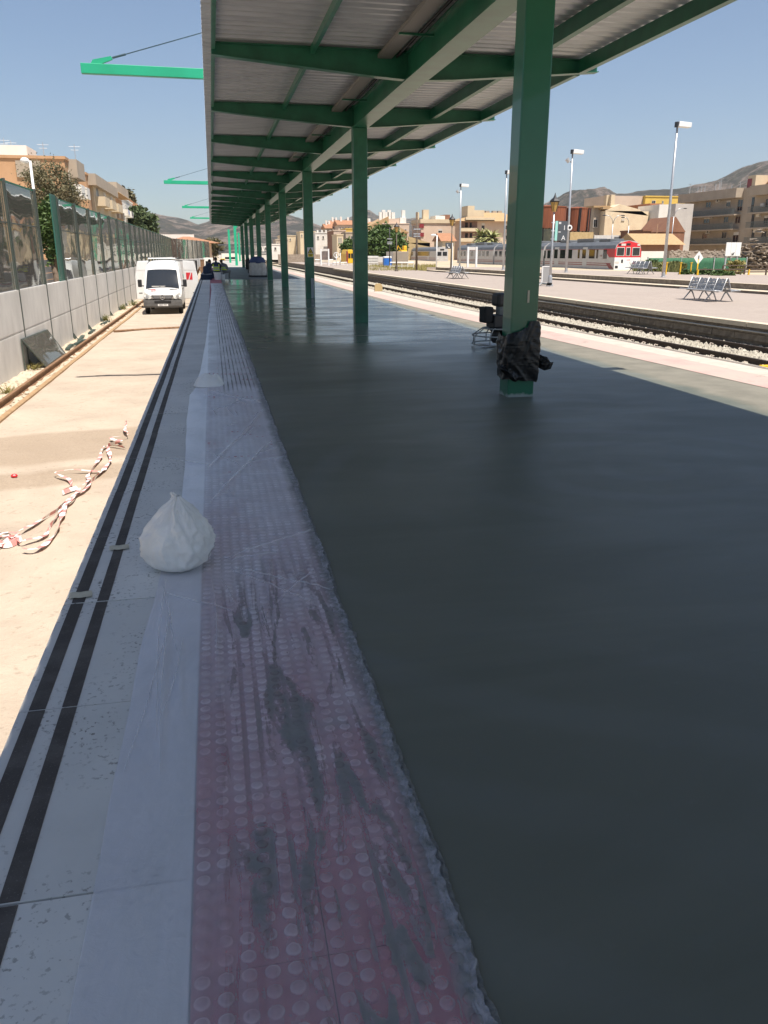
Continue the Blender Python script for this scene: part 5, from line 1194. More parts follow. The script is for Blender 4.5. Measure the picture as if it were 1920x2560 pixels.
def lantern(label, base, top, mm):
    t, d = pole_thing('lantern_lamp', label, 'street lamp', base, top, .085, .045, mm, 'old lanterns on the far platform')
    b = MB(); n = 6; h0 = d.z
    b.add([(d.x+r*math.cos(k*math.pi/3), d.y+r*math.sin(k*math.pi/3), h0+z) for r, z in ((.12,.02),(.24,.50)) for k in range(6)], [(k,(k+1)%6,6+(k+1)%6,6+k) for k in range(6)]+[tuple(range(5,-1,-1)), tuple(range(6,12))]); b.build('lantern_glass', M['lantern'], t)
    b = MB(); b.lathe((d.x,d.y,h0), [(.27,.50),(.30,.56),(.20,.66),(.10,.74),(.04,.86),(.01,.98)], 6); b.build('lantern_cap', M['dark'], t)
    b = MB()
    for k in range(6): a = k*math.pi/3; b.tube([(d.x+.125*math.cos(a),d.y+.125*math.sin(a),h0+.02),(d.x+.245*math.cos(a),d.y+.245*math.sin(a),h0+.51)], .012, 4)
    b.build('lantern_ribs', M['dark'], t)
    b = MB(); b.lathe((0,0,0), [(.20,0),(.20,.08),(.13,.16),(.12,.5),(.09,.6)], 10); b.build('base', mm, t); return t, d
pz = atz(1374,716,PZ); tp = at(1386,530,pz.y); lantern('old lantern on a pale pole carrying the platform sign', pz, (pz.x,pz.y,tp.z), M['galv'])
p2 = atz(991,678,PZ); tp = at(992,581,p2.y); lantern('old lantern on a dark pole in front of the bushy tree', p2, (p2.x,p2.y,tp.z), mat('lamp_brown', (.09,.07,.05), rough=.6))
p3 = Vector((at(1127,690,70).x, 70, PZ)); tp = at(1128,565,70); lantern('old lantern on a dark pole above the telephone sign', p3, (p3.x,p3.y,tp.z), bpy.data.materials['lamp_brown'])
# platform sign 1 / A
Ys = pz.y
def c5(x, y, Y): return at(1340+x*.18083, 440+y*.18083, Y)
a, c = c5(270,622,Ys), c5(422,893,Ys)
t = thing('platform_sign', 'grey platform sign with 1 above A and mint edge', 'sign', (a.x, Ys, c.z)); w_, h_ = c.x-a.x, a.z-c.z
MB().box(.0,w_*.19,-.04,.04,0,h_).build('mint_edge', M['mint'], t)
MB().box(w_*.195,w_,-.035,.035,h_*.505,h_).build('upper_plate', M['signgrey'], t); MB().box(w_*.195,w_,-.035,.035,0,h_*.495).build('lower_plate', M['signgrey'], t)
text_mesh('number', '1', h_*.34, M['white'], t, (w_*.74,-.038,h_*.645)); text_mesh('letter', 'A', h_*.34, M['white'], t, (w_*.70,-.038,h_*.13))
for z in (.93,.87,.44): MB().box(w_*.26,w_*.45,-.040,-.0352,h_*z-.02,h_*z+.02).build('small_print', M['white'], t)
for z in (.08,.5,.92): MB().box(-.22,0,-.03,.03,h_*z-.03,h_*z+.03).build('bracket', M['galv'], t)
t = thing('round_sign', 'small round white disc sign on the second tall lamp post', 'sign', at(1424,569,58.9)); b = MB(); b.cyl((0,-.03,0),(0,.03,0),.20,n=18); b.build('disc', M['white'], t); b = MB(); b.cyl((0,-.045,0),(0,-.031,0),.10,n=14); b.build('centre', M['dark'], t)
# telephone sign
Yp = 78; a, c = at(1114,607,Yp), at(1127,622,Yp)
t = thing('telephone_sign', 'grey telephone sign with white handset on a pale post', 'sign', (c.x+.12, Yp, PZ)); z0 = c.z-PZ; hh = a.z-c.z; w_ = c.x-a.x
MB().box(-.07,.07,-.07,.07,0,z0+hh).build('post', M['white'], t); MB().box(-w_-.12,-.08,-.03,.03,z0,z0+hh).build('panel', M['signgrey'], t)
b = MB(); cx_, cz_ = -w_/2-.1, z0+hh/2; b.tube([(cx_-.10,-.045,cz_+.14),(cx_-.11,-.045,cz_),(cx_-.02,-.045,cz_-.14),(cx_+.08,-.045,cz_-.16)], [.07,.035,.035,.07], 6); b.build('handset', M['white'], t)
# low notice board
a = atz(1366,711,PZ); t = thing('notice_board', 'low grey notice board with white frame beside the nearest column', 'board', (a.x, a.y, PZ)); 
MB().box(-.28,.20,-.03,.03,.12,1.0).build('panel', mat('board_grey', (.30,.30,.30), rough=.6), t); MB().box(-.34,-.281,-.04,.04,0,1.05).build('frame_post', M['white'], t); MB().box(.201,.26,-.04,.04,0,1.05).build('frame_post', M['white'], t); MB().box(-.281,.201,-.04,.04,1.0,1.05).build('top_bar', M['white'], t)
# white portal posts near the bench
def portal(label, px0, px1, pyb, pyt, z, panel=None):
    p, q = atz(px0, pyb, z), atz(px1, pyb, z); Y = p.y; top = at(px0, pyt, Y).z-z; x1 = at(px1, pyb, Y).x-p.x
    t = thing('sign_frame', label, 'sign frame', (p.x, Y, z)); 
    for x in (0, x1): MB().box(x-.09,x+.09,-.09,.09,0,top).build('post', M['white'], t)
    MB().box(.091,x1-.091,-.04,.04,top-.30,top-.02).build('cross_board', M['shutter'], t)
    if panel: MB().box(.10,x1-.10,-.035,.035,top*.35,top-.35).build('panel', panel, t)
portal('white two-post sign frame in front of the train', 1169, 1190, 668, 617, .16)
portal('white two-post sign frame with dark poster left of the second column', 803, 822, 664, 622, PZ, mat('faded_poster', (.10,.085,.08), (.20,.15,.13), rough=.8, scale=2))
# railings on the far platform left
def railing(label, px0, px1, pyb, pyt, mm, n, z=PZ, mesh=False):
    p = atz(px0, pyb, z); Y = p.y; q = at(px1, pyb, Y); top = at(px0, pyt, Y).z-z; L_ = q.x-p.x
    t = thing('railing', label, 'railing', (p.x, Y, z)); b = MB(); b.tube([(0,0,0),(0,0,top),(L_,0,top),(L_,0,0)], .05, 6); b.build('frame', mm, t)
    MB().box(0,L_,-.03,.03,top*.35-.03,top*.35+.03).build('lower_rail', mm, t)
    for i in range(1, n): MB().box(L_*i/n-.025,L_*i/n+.025,-.025,.025,.0 if not mesh else top*.35,top).build('bar', mm, t)
railing('white railing in front of the dark poster', 788, 833, 664, 649, M['white'], 14, mesh=True)
railing('white railing right of the poster frame', 832, 868, 663, 656, M['white'], 4)
railing('white railing in front of the grey container', 975, 1034, 670, 656, M['white'], 4)
for i, (px, py, pt, lb) in enumerate([(841,664,634,'slim white post with ring sign left of the second column'),(851,663,632,'plain slim white post left of the second column')]):
    p = atz(px, py, PZ); t, d = pole_thing('slim_post', lb, 'post', p, (p.x, p.y, at(px,pt,p.y).z), .06, .05, M['white'])
    if not i: b = MB(); b.tube([(.35*math.cos(a), 0, d.z-.2+.35*math.sin(a)) for a in [k*math.pi/8 for k in range(17)]], .05, 5); b.build('ring', M['white'], t)
# utility poles
for i, (px, pb, pt, z, lb, r_, mm) in enumerate([(1041,676,530,PZ,'tall dark brown utility pole left of the second train',.13,M['bark']),(974,668,568,-.42,'slim dark pole behind the lantern in front of the tree',.08,M['dark']),(1000,650,570,-.42,'pale pole between the tree and the container',.10,M['tan']),(1634,662,560,-.4,'thin brown pole among the weeds right of the train',.09,M['rust']),(1091,668,588,.16,'slim white lamp pole beside the second train cab',.08,M['white'])]):
    p = atz(px, pb, z); t, d = pole_thing('utility_pole', lb, 'pole', p, (p.x, p.y, at(px,pt,p.y).z), r_, r_*.7, mm)
    if i in (0, 1):
        for q_ in (.58,.70,.62): b = MB(); b.box(-.35,.35,-.1,.1,d.z*q_,d.z*q_+.12); b.build('insulator_bracket', M['galv'], t)
    if i == 4: b = MB(); b.ball((-.35,0,d.z), (.3,.15,.12), 8, 6); b.build('lamp_head', M['white'], t)
# ================================================================ TRAINS
def car_mesh(L_, w_, h_, mats):
    b = MB(); prof = [(-w_/2,.75),(-w_/2,h_-.95),(-w_/2+.12,h_-.55),(-w_*.30,h_-.12),(0,h_),(w_*.30,h_-.12),(w_/2-.12,h_-.55),(w_/2,h_-.95),(w_/2,.75)]
    n = len(prof); vs_ = [(x, y, z) for y in (0, L_) for x, z in prof]
    for i in range(n-1):
        b.mi = 1 if 1 <= i <= n-3 else 0; b.add([vs_[i], vs_[i+1], vs_[n+i+1], vs_[n+i]], [(0,1,2,3)])
    b.mi = 0; b.add(vs_[:n], [tuple(range(n))]); b.add(vs_[n:], [tuple(range(n-1,-1,-1))]); b.add([vs_[0],vs_[n-1],vs_[2*n-1],vs_[n]], [(0,1,2,3)])
    return b.mesh('body', mats)
YT = 93.0; fl_, fr_ = at(1536,650,YT), at(1600,650,YT); TW = fr_.x-fl_.x; TX = fl_.x; zr = at(1585,601,YT).z; TH_ = 4.1; TZ = zr-TH_
tr1 = thing('train', 'white commuter train with red cab front and maroon stripes', 'train', (TX+TW/2, YT, TZ))
CL = 21.5
for k in range(3):
    o = inst('body', car_mesh(CL, TW, TH_, [M['trainwhite'], M['greyroof']]), tr1, (0, k*(CL+.6), 0))
    if k < 2: MB().box(-TW*.4,TW*.4,CL,CL+.6,.9,TH_-.6).build('gangway', M['dark'], tr1, (0, k*(CL+.6), 0))
    MB().box(-TW*.42,TW*.42,1.2,CL-1.2,.25,.76).build('underframe', M['dark'], tr1, (0, k*(CL+.6), 0))
    for z, hh in ((1.18,.10),(1.42,.08),(3.06,.07)): MB().box(-TW/2-.012,-TW/2-.001,.9 if k == 0 else .1,CL-.1,z,z+hh).build('stripe', M['maroon'], tr1, (0, k*(CL+.6), 0))
    for j, (y0, y1, hh) in enumerate([(3,6,.35),(7.5,12.5,.45),(15,18,.35)]): MB().box(-TW*.28,TW*.28,y0,y1,TH_-.12,TH_-.12+hh).build('roof_unit', M['greyroof'], tr1, (0, k*(CL+.6), 0), bevel=.06)
def side_win(px0, px1, py0, py1, nm='window', mm=M['glass']):
    a, c = atx(px0, py1, TX), atx(px1, py1, TX); z0, z1 = atx((px0+px1)/2, py1, TX).z-TZ, atx((px0+px1)/2, py0, TX).z-TZ
    y0, y1 = sorted((a.y-YT, c.y-YT)); z0 = max(1.0, z0)
    b = MB(); b.box(-TW/2-.02,-TW/2-.002,y0,y1,z0,z1); f = b.build(nm, mm, tr1); return f
k5 = .18083
for x0, x1, y0, y1 in [(730,808,1015,1140),(830,855,1015,1140),(925,975,1015,1145),(330,400,1020,1138),(440,495,1018,1138),(575,600,1018,1138),(155,200,1028,1138),(110,130,1030,1138)]:
    side_win(1340+x0*k5, 1340+x1*k5, 440+y0*k5, 440+y1*k5)
for x0, x1 in ((632,692),(245,302)):
    f = side_win(1340+x0*k5, 1340+x1*k5, 440+985*k5, 440+1300*k5, 'door', mat('door_grey', (.5,.5,.49), rough=.45) if 'door_grey' not in bpy.data.materials else bpy.data.materials['door_grey'])
    side_win(1340+(x0+5)*k5, 1340+(x1-5)*k5, 440+1015*k5, 440+1138*k5, 'door_window').location.x = -.012
for i in range(17):
    y = 26.5+i*2.25
    if y > CL*3-1: break
    if abs((y % (CL+.6))-1) < 1.2: continue
    b = MB(); b.box(-TW/2-.02,-TW/2-.002,y,y+(1.25 if i%4 else .7),2.05,2.92); b.build('window', M['glass'], tr1)
def c5x(x): return at(1340+x*k5, 640, YT).x-(TX+TW/2)
def c5z(y): return at(1585, 440+y*k5, YT).z-TZ
zw = c5z(1125); 
b = MB(); hwid = TW/2+.015
b.prism([(-hwid,zw),(hwid,zw),(hwid,3.05),(hwid-.35,3.72),(.0,4.06),(-hwid+.35,3.72),(-hwid,3.05)], 'y', -.06, -.002); cab = b.build('cab_front', M['red'], tr1)
b = MB(); b.prism([(-hwid,.70),(hwid,.70),(hwid,zw-.004),(-hwid,zw-.004)], 'y', -.06, -.002); cabw = b.build('cab_lower', M['white'], tr1)
b = MB(); b.add([(-TW/2-.014,-.01,zw),(-TW/2-.014,1.4,zw),(-TW/2-.014,2.9,3.16),(-TW/2-.014,-.01,3.16)], [(0,1,2,3)]); b.build('cab_side', mat('cab_side_red', (.42,.02,.03), rough=.35), tr1)
b = MB(); b.add([(-TW/2-.016,.1,.85),(-TW/2-.016,1.2,.85),(-TW/2-.016,2.2,1.5),(-TW/2-.016,1.2,1.5)], [(0,1,2,3)]); b.build('slanted_stripe', M['maroon'], tr1)
for x0, x1 in ((1105,1215),(1235,1297),(1320,1428)):
    xa, xb = c5x(x0), c5x(x1); za, zb = c5z(1105), c5z(985); f = MB().box(xa,xb,-.085,-.061,za,zb).build('window_frame', M['shutter'], cab, bevel=.02)
    MB().box(xa+.07,xb-.07,-.10,-.086,za+.07,zb-.07).build('window', M['glass'], f)
for x0, x1, y0, y1, mm in ((1125,1160,935,965,M['dark']),(1165,1225,935,965,M['shutter']),(1235,1290,930,960,M['dark']),(1385,1420,940,965,M['shutter'])): MB().box(c5x(x0),c5x(x1),-.08,-.061,c5z(y1),c5z(y0)).build('marker_light', mm, cab)
for x0, x1, y0, y1, mm in ((1100,1150,1180,1205,M['shutter']),(1340,1410,1190,1215,M['red']),(1180,1205,1155,1200,M['dark']),(1100,1140,1240,1275,M['dark']),(1365,1395,1245,1285,M['dark'])): MB().box(c5x(x0),c5x(x1),-.08,-.061,c5z(y1),c5z(y0)).build('headlight', mm, cabw)
text_mesh('operator_name', 'renfe', .24, M['red'], cabw, (.1,-.062,c5z(1160))); text_mesh('operator_name', 'renfe', .30, M['maroon'], tr1, (-TW/2-.016, 3.6, 2.35), (math.pi/2,0,-math.pi/2))
# second train
Y2 = 190; a, c = at(1090,650,Y2), at(1118,650,Y2); W2 = max(2.9, c.x-a.x); z2 = at(1100,617,Y2).z
t = thing('train', 'grey and white railcar standing left behind the commuter train', 'train', (a.x+W2/2, Y2, z2-4.0))
inst('body', car_mesh(62, W2, 4.0, [M['trainwhite'], M['greyroof']]), t); MB().box(-W2*.42,W2*.42,1,60,.2,.76).build('underframe', M['dark'], t)
for i in range(3): MB().box(-W2/2-.02,-W2/2-.002,6+i*17,20+i*17,1.95,2.95).build('window', M['glass'], t)
for z in (1.15,1.45): MB().box(-W2/2-.015,-W2/2-.001,.2,61,z,z+.10).build('stripe', M['maroon'], t)
for s in (-1,1): MB().box(min(s*.15,s*1.2),max(s*.15,s*1.2),-.03,-.002,2.0,2.9).build('cab_window', M['glass'], t)
MB().box(-.5,.5,-.04,-.002,3.2,3.55).build('destination_box', M['dark'], t)
for s in (-1,1): MB().box(s*.95-.2,s*.95+.2,-.04,-.002,1.2,1.4).build('headlight', M['shutter'], t)
for y in (8, 26, 44): MB().box(-W2/2-.018,-W2/2-.001,y-1.3,y-.1,.8,2.98).build('door', M['shutter'], t)
# ================================================================ TOWN ON THE RIGHT
G2 = -.45
def c3(x, y): return 780+x*.16878, 530+y*.16878
def c4(x, y): return 1000+x*.16878, 500+y*.16878
def c5p(x, y): return 1340+x*.18083, 440+y*.18083
def c6(x, y): return 1620+x*.18083, 380+y*.18083
def R4(f, *r): a = f(r[0], r[1]); c = f(r[2], r[3]); return (a[0], a[1], c[0], c[1])
def gable(t, W, D, h_, mm, rise, ov=.5, axis='y'):
    b = MB()
    if axis == 'y': b.prism([(-ov,h_+.02),(W+ov,h_+.02),(W/2,h_+rise)], 'y', -ov, D+ov)
    else: b.prism([(-ov,h_+.02),(D+ov,h_+.02),(D/2,h_+rise)], 'x', -ov, W+ov)
    return b.build('roof', mm, t)
def chimneys(t, pts, mm=None):
    for x, y, z, w_, hh in pts: MB().box(x-w_,x+w_,y-w_,y+w_,z,z+hh).build('chimney', mm or M['whitep'], t); 
# left cluster
t,W,D,h_ = pbuild('house', 'low white house left of the salmon buildings', 786, 788, 822, 583, 250, M['whitep'], ground=G2, depth=10); fwin(t, 250, [(793,590,797,597),(806,590,810,597)])
b = MB(); [b.box(x,x+.5,0,.3,h_+.25,h_+.9) for x in (.5,1.8,3.0,4.3)]; b.build('merlons', M['whitep'], t)
t,W,D,h_ = pbuild('house', 'salmon house with shaded pink side wall', 818, 834, 864, 577, 235, M['peach'], ground=G2); fwin(t, 235, [(846,590,849,602),(851,590,854,602)]); slab(t, 'shaded_side', M['brown'], -.06, -.01, .2, D-.2, 0, h_-.05)  # shade of the side wall put into a darker brown overlay
t,W,D,h_ = pbuild('house', 'cream house front with dark upright windows left of the second column', 838, 842, 858, 588, 222, M['cream'], ground=G2, depth=9); fwin(t, 222, [(846,594,849,607),(851,594,854,607)])
t,W,D,h_ = pbuild('house', 'ochre yellow block between red roofs', 862, 864, 884, 573, 245, M['ochre'], ground=G2, depth=10)
t,W,D,h_ = pbuild('house', 'shaded grey house behind the small tree', 862, 864, 884, 582, 228, M['tan'], ground=G2, depth=8); fwin(t, 228, [(877,590,882,598)])
for i,(x0,x1,yt,Y,lb) in enumerate([(815,832,571,320,'dark red tiled roof house, leftmost of the roof cluster'),(830,850,562,330,'cream house with red roof and white chimneys'),(846,884,562,310,'wide house with long terracotta roof behind the ochre block'),(920,934,566,300,'small white house with red roof right of the second column'),(700,740,590,300,'pale warehouse between the far columns'),(750,790,580,290,'cream flat roofed building behind the third column'),(690,720,600,250,'grey shed between the middle columns')]):
    t,W,D,h_ = pbuild('house', lb, x0-1, x0, x1, yt, Y, [M['tan'],M['cream'],M['peach'],M['whitep'],M['cream'],M['cream'],M['tan']][i], ground=G2, depth=12, parapet=i > 3)
    if i < 4: gable(t,W,D,h_, M['tileroof'], 1.8, axis='x'); chimneys(t, [(W*.3,D*.4,h_+.8,.35,2.2),(W*.8,D*.5,h_+.9,.35,2.0)])
    fwin(t, Y, [(x0+3+q*7, yt+6, x0+6+q*7, yt+12) for q in range(max(1,int((x1-x0)/9)))])
t,W,D,h_ = pbuild('house', 'long low pale warehouse far behind the columns', 640, 642, 700, 612, 240, M['whitep'], ground=G2, depth=14); fwin(t, 240, [(650+i*12,618,655+i*12,625) for i in range(4)])
t,W,D,h_ = pbuild('low_wall', 'long grey trackside wall behind the columns', 690, 695, 800, 636, 170, M['stone'], cat='wall', ground=-1.0, depth=.5, parapet=False)
# white building with white tower
t,W,D,h_ = pbuild('apartment_house', 'pale peach apartment house with white chimneys behind the bushy tree', 952, 956, 1023, 560, 245, M['peach'], ground=G2, depth=14); fwin(t, 245, [R4(c3,1370,255,1400,280),R4(c3,1290,255,1320,285),(966,572,970,582)])
p = at(958,546,245); l = t.location; q = at(1001,546,245); slab(t, 'upper_storey', M['peach'], at(972,546,245).x-l.x, q.x-l.x, 1, D-1, h_+.26, p.z-l.z); slab(t, 'white_stair_tower', M['whitep'], at(1000,546,245).x-l.x+.2, at(1017,546,245).x-l.x, .8, D-2, h_+.26, p.z-l.z+.3)
chimneys(t, [(at(x,540,245).x-l.x, 2, p.z-l.z-1.2, .5, 3.0+.6*(i%2)) for i,x in enumerate((955,962,970,976,986,1012))])
b = MB(); b.prism([(-6,h_-1.5),(2,h_-1.5),(2,h_+2.2)], 'y', .5, D-.5); b.build('roof', M['tanroof'], t)
t,W,D,h_ = pbuild('house', 'orange brick house below the pale peach apartments', 966, 978, 1018, 584, 225, mat('orange_render', (.50,.33,.22), (.45,.29,.19), rough=.9, scale=.5), ground=G2, depth=9); fwin(t, 225, [R4(c3,1210,345,1235,405)]); gable(t,W,D,h_+.24,M['tanroof'],1.4)
# peach block
YB = 225; t,W,D,h_ = pbuild('apartment_house', 'flat roofed peach apartment block with two dark corner balconies', 1030, 1053, 1138, 560, YB, M['peach'], ground=G2)
p = at(1055,548,YB); slab(t, 'attic_band', M['cream'], -.3, W+.3, -.3, D, h_+.26, p.z-t.location.z)
fwin(t, YB, [R4(c4,565,430,625,485),R4(c4,565,510,625,600)], .45)
for y0, y1 in ((360,412),(488,542)):
    a, c = at(*c4(285,y1),YB), at(*c4(352,y0),YB); l = t.location; bq = slab(t, 'corner_balcony', mat('dark_red_recess', (.05,.022,.022), rough=.8) if 'dark_red_recess' not in bpy.data.materials else bpy.data.materials['dark_red_recess'], a.x-l.x, c.x-l.x, -.10, -.003, a.z-l.z, c.z-l.z); slab(bq, 'railing', M['maroon'], a.x-l.x, c.x-l.x, -.22, -.14, a.z-l.z, a.z-l.z+1.0)
swin(t, t.location.x, [R4(c4,200,380,215,440),R4(c4,200,490,215,540),R4(c4,235,380,250,440)], -1)
chimneys(t, [(at(c4(430,0)[0],535,YB).x-t.location.x, 4, p.z-t.location.z, .8, 2.6),(.4,6,p.z-t.location.z,.4,2.0)], M['cream'])
slab(t, 'roof_room', M['whitep'], at(1096,540,YB).x-t.location.x, at(1120,540,YB).x-t.location.x, 3, 9, p.z-t.location.z, at(1096,538,YB).z-t.location.z); slab(t, 'roof_shed', M['brown'], at(1120,540,YB).x-t.location.x, W-.5, 3.5, 9, p.z-t.location.z, at(1096,535,YB).z-t.location.z)
t,W,D,h_ = pbuild('house', 'low house with terracotta lean-to roof between the two apartment blocks', 1104, 1106, 1136, 604, 205, M['cream'], ground=G2, depth=8); gable(t,W,D,h_+.1,M['tileroof'],2.0,axis='x')
t,W,D,h_ = pbuild('stone_building', 'yellow stone gabled shed behind the second train', 1020, 1021, 1075, 607, 215, M['ystone'], ground=G2, depth=10, parapet=False)
b = MB(); b.prism([(0,h_),(W,h_-1),(W,h_+.0),(W*.75,h_+.4),(0,h_+1.6)], 'y', 0, .6); b.build('gable_wall', M['ystone'], t)
# cream hip-roof block
YC = 215; t,W,D,h_ = pbuild('apartment_house', 'cream apartment block with hipped brown roof and recessed balconies behind the palms', 1138, 1154, 1300, 553, YC, M['peach'], ground=G2, parapet=False)
b = MB(); z3 = at(1200,530,YC).z-t.location.z; b.add([(-1.6,-1.6,h_),(W+1.6,-1.6,h_),(W+1.6,D+1.6,h_),(-1.6,D+1.6,h_),(5,D*.5,z3),(W-4,D*.5,z3)], [(0,1,5,4),(1,2,5),(2,3,4,5),(3,0,4),(3,2,1,0)]); b.build('roof', M['tanroof'], t)
l = t.location; a, c = at(1171,514,YC), at(1187,545,YC); slab(t, 'stair_tower', M['cream'], a.x-l.x, c.x-l.x, .5, 6, h_-.5, a.z-l.z); a, c = at(1187,525,YC), at(1212,545,YC); slab(t, 'dormer', M['cream'], a.x-l.x+.05, c.x-l.x, .6, 6, h_-.4, a.z-l.z)
a, c = at(1160,540,YC), at(1233,545,YC); slab(t, 'cream_ledge', M['cream'], a.x-l.x, c.x-l.x, -1.7, -.8, h_+.3, h_+.9)
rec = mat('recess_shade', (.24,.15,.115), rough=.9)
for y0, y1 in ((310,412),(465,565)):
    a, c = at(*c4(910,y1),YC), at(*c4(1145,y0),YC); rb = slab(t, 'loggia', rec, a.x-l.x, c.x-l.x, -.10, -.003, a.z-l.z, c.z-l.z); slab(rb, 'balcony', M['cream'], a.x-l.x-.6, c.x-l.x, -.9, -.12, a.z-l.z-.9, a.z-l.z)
    for x0, x1 in ((960,1005),(1030,1065)): q0, q1 = at(*c4(x0,y1),YC), at(*c4(x1,y0+25),YC); MB().box(q0.x-l.x,q1.x-l.x,-.13,-.101,q0.z-l.z,q1.z-l.z).build('balcony_door', M['glass'], rb)
fwin(t, YC, [R4(c4,1205,340,1255,435),R4(c4,1560,345,1595,435),R4(c4,1560,490,1595,585)], .4)
chimneys(t, [(at(x,520,YC).x-l.x, 6, z3-2.2, .55, 2.8) for x in (1224,1236,1254,1268)], M['tan'])
MB().box(at(1190,520,YC).x-l.x, at(1218,520,YC).x-l.x, 5, 7.5, z3-1.2, z3+.35).build('solar_panels', M['greyroof'], t)
# palms
def palm(label, px, pyc, Y, h_, r, seed):
    p = at(px, pyc, Y); t = thing('palm_tree', label, 'palm tree', (p.x, Y, G2), group='palm trees behind the train'); zc = p.z-G2; rr2 = random.Random(seed)
    b = MB(); b.tube([(0,0,0),(.1,0,zc*.5),(0,0,zc)], [.45,.38,.42], 10); b.ball((0,0,zc-.3), (.7,.7,.8), 9, 6); b.build('trunk', M['bark'], t, smooth=True)
    b = MB()
    for i in range(80):
        a = rr2.uniform(0,6.28); el = rr2.uniform(-.9,1.35); L_ = r*rr2.uniform(.8,1.1); prev = None
        for k in range(7):
            s = k/6; x = L_*s*math.cos(el*(1-.25*s)); z = L_*s*math.sin(el)-L_*.42*s*s*(1 if el < 1 else .6); wd = .34*math.sin(min(1,.18+s)*math.pi*.92)+.03
            c_ = Vector((x*math.cos(a), x*math.sin(a), zc+z)); n_ = Vector((-math.sin(a), math.cos(a), 0))*wd
            cur = (c_+n_-Vector((0,0,wd*.5)), c_, c_-n_-Vector((0,0,wd*.5)))
            if prev: b.quad(prev[0],prev[1],cur[1],cur[0]); b.quad(prev[1],prev[2],cur[2],cur[1])
            prev = cur
    b.build('crown', M['palm'], t, fix=False)
palm('palm tree with spiky pale crown, left one of the pair', 1204, 594, 170, 8, 2.5, 1)
palm('palm tree with spiky pale crown, right one of the pair', 1229, 596, 168, 8, 2.7, 2)
# rusty tanks
YK = 135
def tank(label, x0, x1, yt, yb, Y, mm):
    a, c = at(x0, yt, Y), at(x1, yb, Y); r = (c.x-a.x)/2; zt_, zb = a.z, c.z
    t = thing('water_tank', label, 'tank', ((a.x+c.x)/2, Y+r, G2)); b = MB(); n = 32; b.lathe((0,0,0), [(r,zb-G2),(r,zt_-G2-.15),(r*1.02,zt_-G2-.15),(r*1.02,zt_-G2),(.02,zt_-G2+.3)], n); b.build('tank_shell', mm, t)
    for k in range(10): a_ = math.pi+k*math.pi/9; MB().box(-.12,.12,-.12,.12,-.2,zb-G2).build('leg', M['raildark'], t, (r*.85*math.cos(a_), r*.85*math.sin(a_), 0))
    return t, r, zt_-G2, zb-G2
M['rustwall'] = mat('streaked_rust', (.15,.045,.022), (.30,.10,.045), rough=.9, scale=2.2, detail=7, stretch=(1.5,1.5,.12), contrast=(.3,.75))
t, r, zt_, zb = tank('big rusty water tank just right of the nearest column', 1340, 1429, 514, 570, YK, M['rustwall'])
t, r, zt_, zb = tank('rusty tank with dark pipes, right one of the two', 1426, 1486, 519, 578, YK+3, M['rustwall'])
for i, x in enumerate((-.35,-.25,.35,.5)): b = MB(); b.tube([(r*x,-r*.98,0),(r*x+.1,-r*1.01,zt_*.5),(r*x+.25,-r*1.0,zt_)], .10, 6); b.build('pipe', M['dark'], t)
t,W,D,h_ = pbuild('tank_wall', 'yellow stone base wall below the rusty tanks', 1424, 1426, 1484, 580, YK-1, M['ystone'], cat='wall', ground=G2, depth=1.0, parapet=False)
t,W,D,h_ = pbuild('dark_shed', 'dark openwork shed under the big rusty tank', 1358, 1360, 1385, 572, YK-3, mat('dark_timber', (.035,.04,.032), (.09,.09,.06), rough=.9, scale=1.2, detail=8), ground=G2, depth=3, parapet=False)
# yellow and white houses
Yh = 150
t,W,D,h_ = pbuild('house', 'narrow brown and yellow house beside the rusty tanks', 1484, 1486, 1514, 523, Yh, M['tan'], ground=G2, depth=10); fwin(t, Yh, [R4(c5p,788,598,855,705)]); a, c = at(1502,530,Yh), at(1511,575,Yh); slab(t, 'yellow_pilaster', M['ochre'], a.x-t.location.x, c.x-t.location.x, -.15, -.003, 0, a.z-t.location.z)
b = MB(); b.box(-.5,W+.5,-.7,D,h_+.26,h_+.6); b.build('roof', M['tanroof'], t)
t,W,D,h_ = pbuild('house', 'big cream house end wall with stained render', 1512, 1514, 1622, 527, Yh-2, mat('stained_cream', (.70,.58,.40), (.60,.44,.30), rough=.95, scale=.45, detail=7, contrast=(.42,.75)), ground=G2, depth=14, parapet=False)
b = MB(); b.prism([(0,h_),(W,h_-.8),(W*.78,h_+.3),(W*.32,h_+1.2)], 'y', 0, 14); b.build('gable', bpy.data.materials['stained_cream'], t); b = MB(); b.box(-.5,W*.5,.2,14,h_+.3,h_+.7); b.build('roof', M['tanroof'], t)
chimneys(t, [(2.6,3,h_+.4,.4,2.6),(W*.25,4,h_+.6,.5,2.4)], M['cream'])
fwin(t, Yh-2, [R4(c5p,1183,592,1196,612),R4(c5p,1206,592,1219,612)])
t,W,D,h_ = pbuild('house', 'tall ochre yellow house behind the cream one', 1612, 1614, 1716, 492, 175, M['ochre'], ground=G2, depth=14); fwin(t, 175, [R4(c6,48,670,105,730),R4(c6,190,675,215,715)]); slab(t, 'pale_attic', M['peach'], -9, -.05, 1, 12, h_-7, h_+.2)
t,W,D,h_ = pbuild('house', 'brick red house side wall left of the white one', 1624, 1626, 1652, 512, 150, mat('brick_red', (.30,.12,.06), (.36,.16,.08), rough=.9, scale=1), ground=G2, depth=10)
t,W,D,h_ = pbuild('house', 'plain white house wall beside the apartment building', 1646, 1649, 1690, 511, 145, M['whitep'], ground=G2, depth=8, parapet=False)
t,W,D,h_ = pbuild('house', 'pale grey house wall directly left of the apartment balconies', 1688, 1690, 1735, 509, 143, mat('pale_grey_render', (.52,.49,.45), (.46,.43,.4), rough=.9, scale=.6), ground=G2, depth=8, parapet=False)
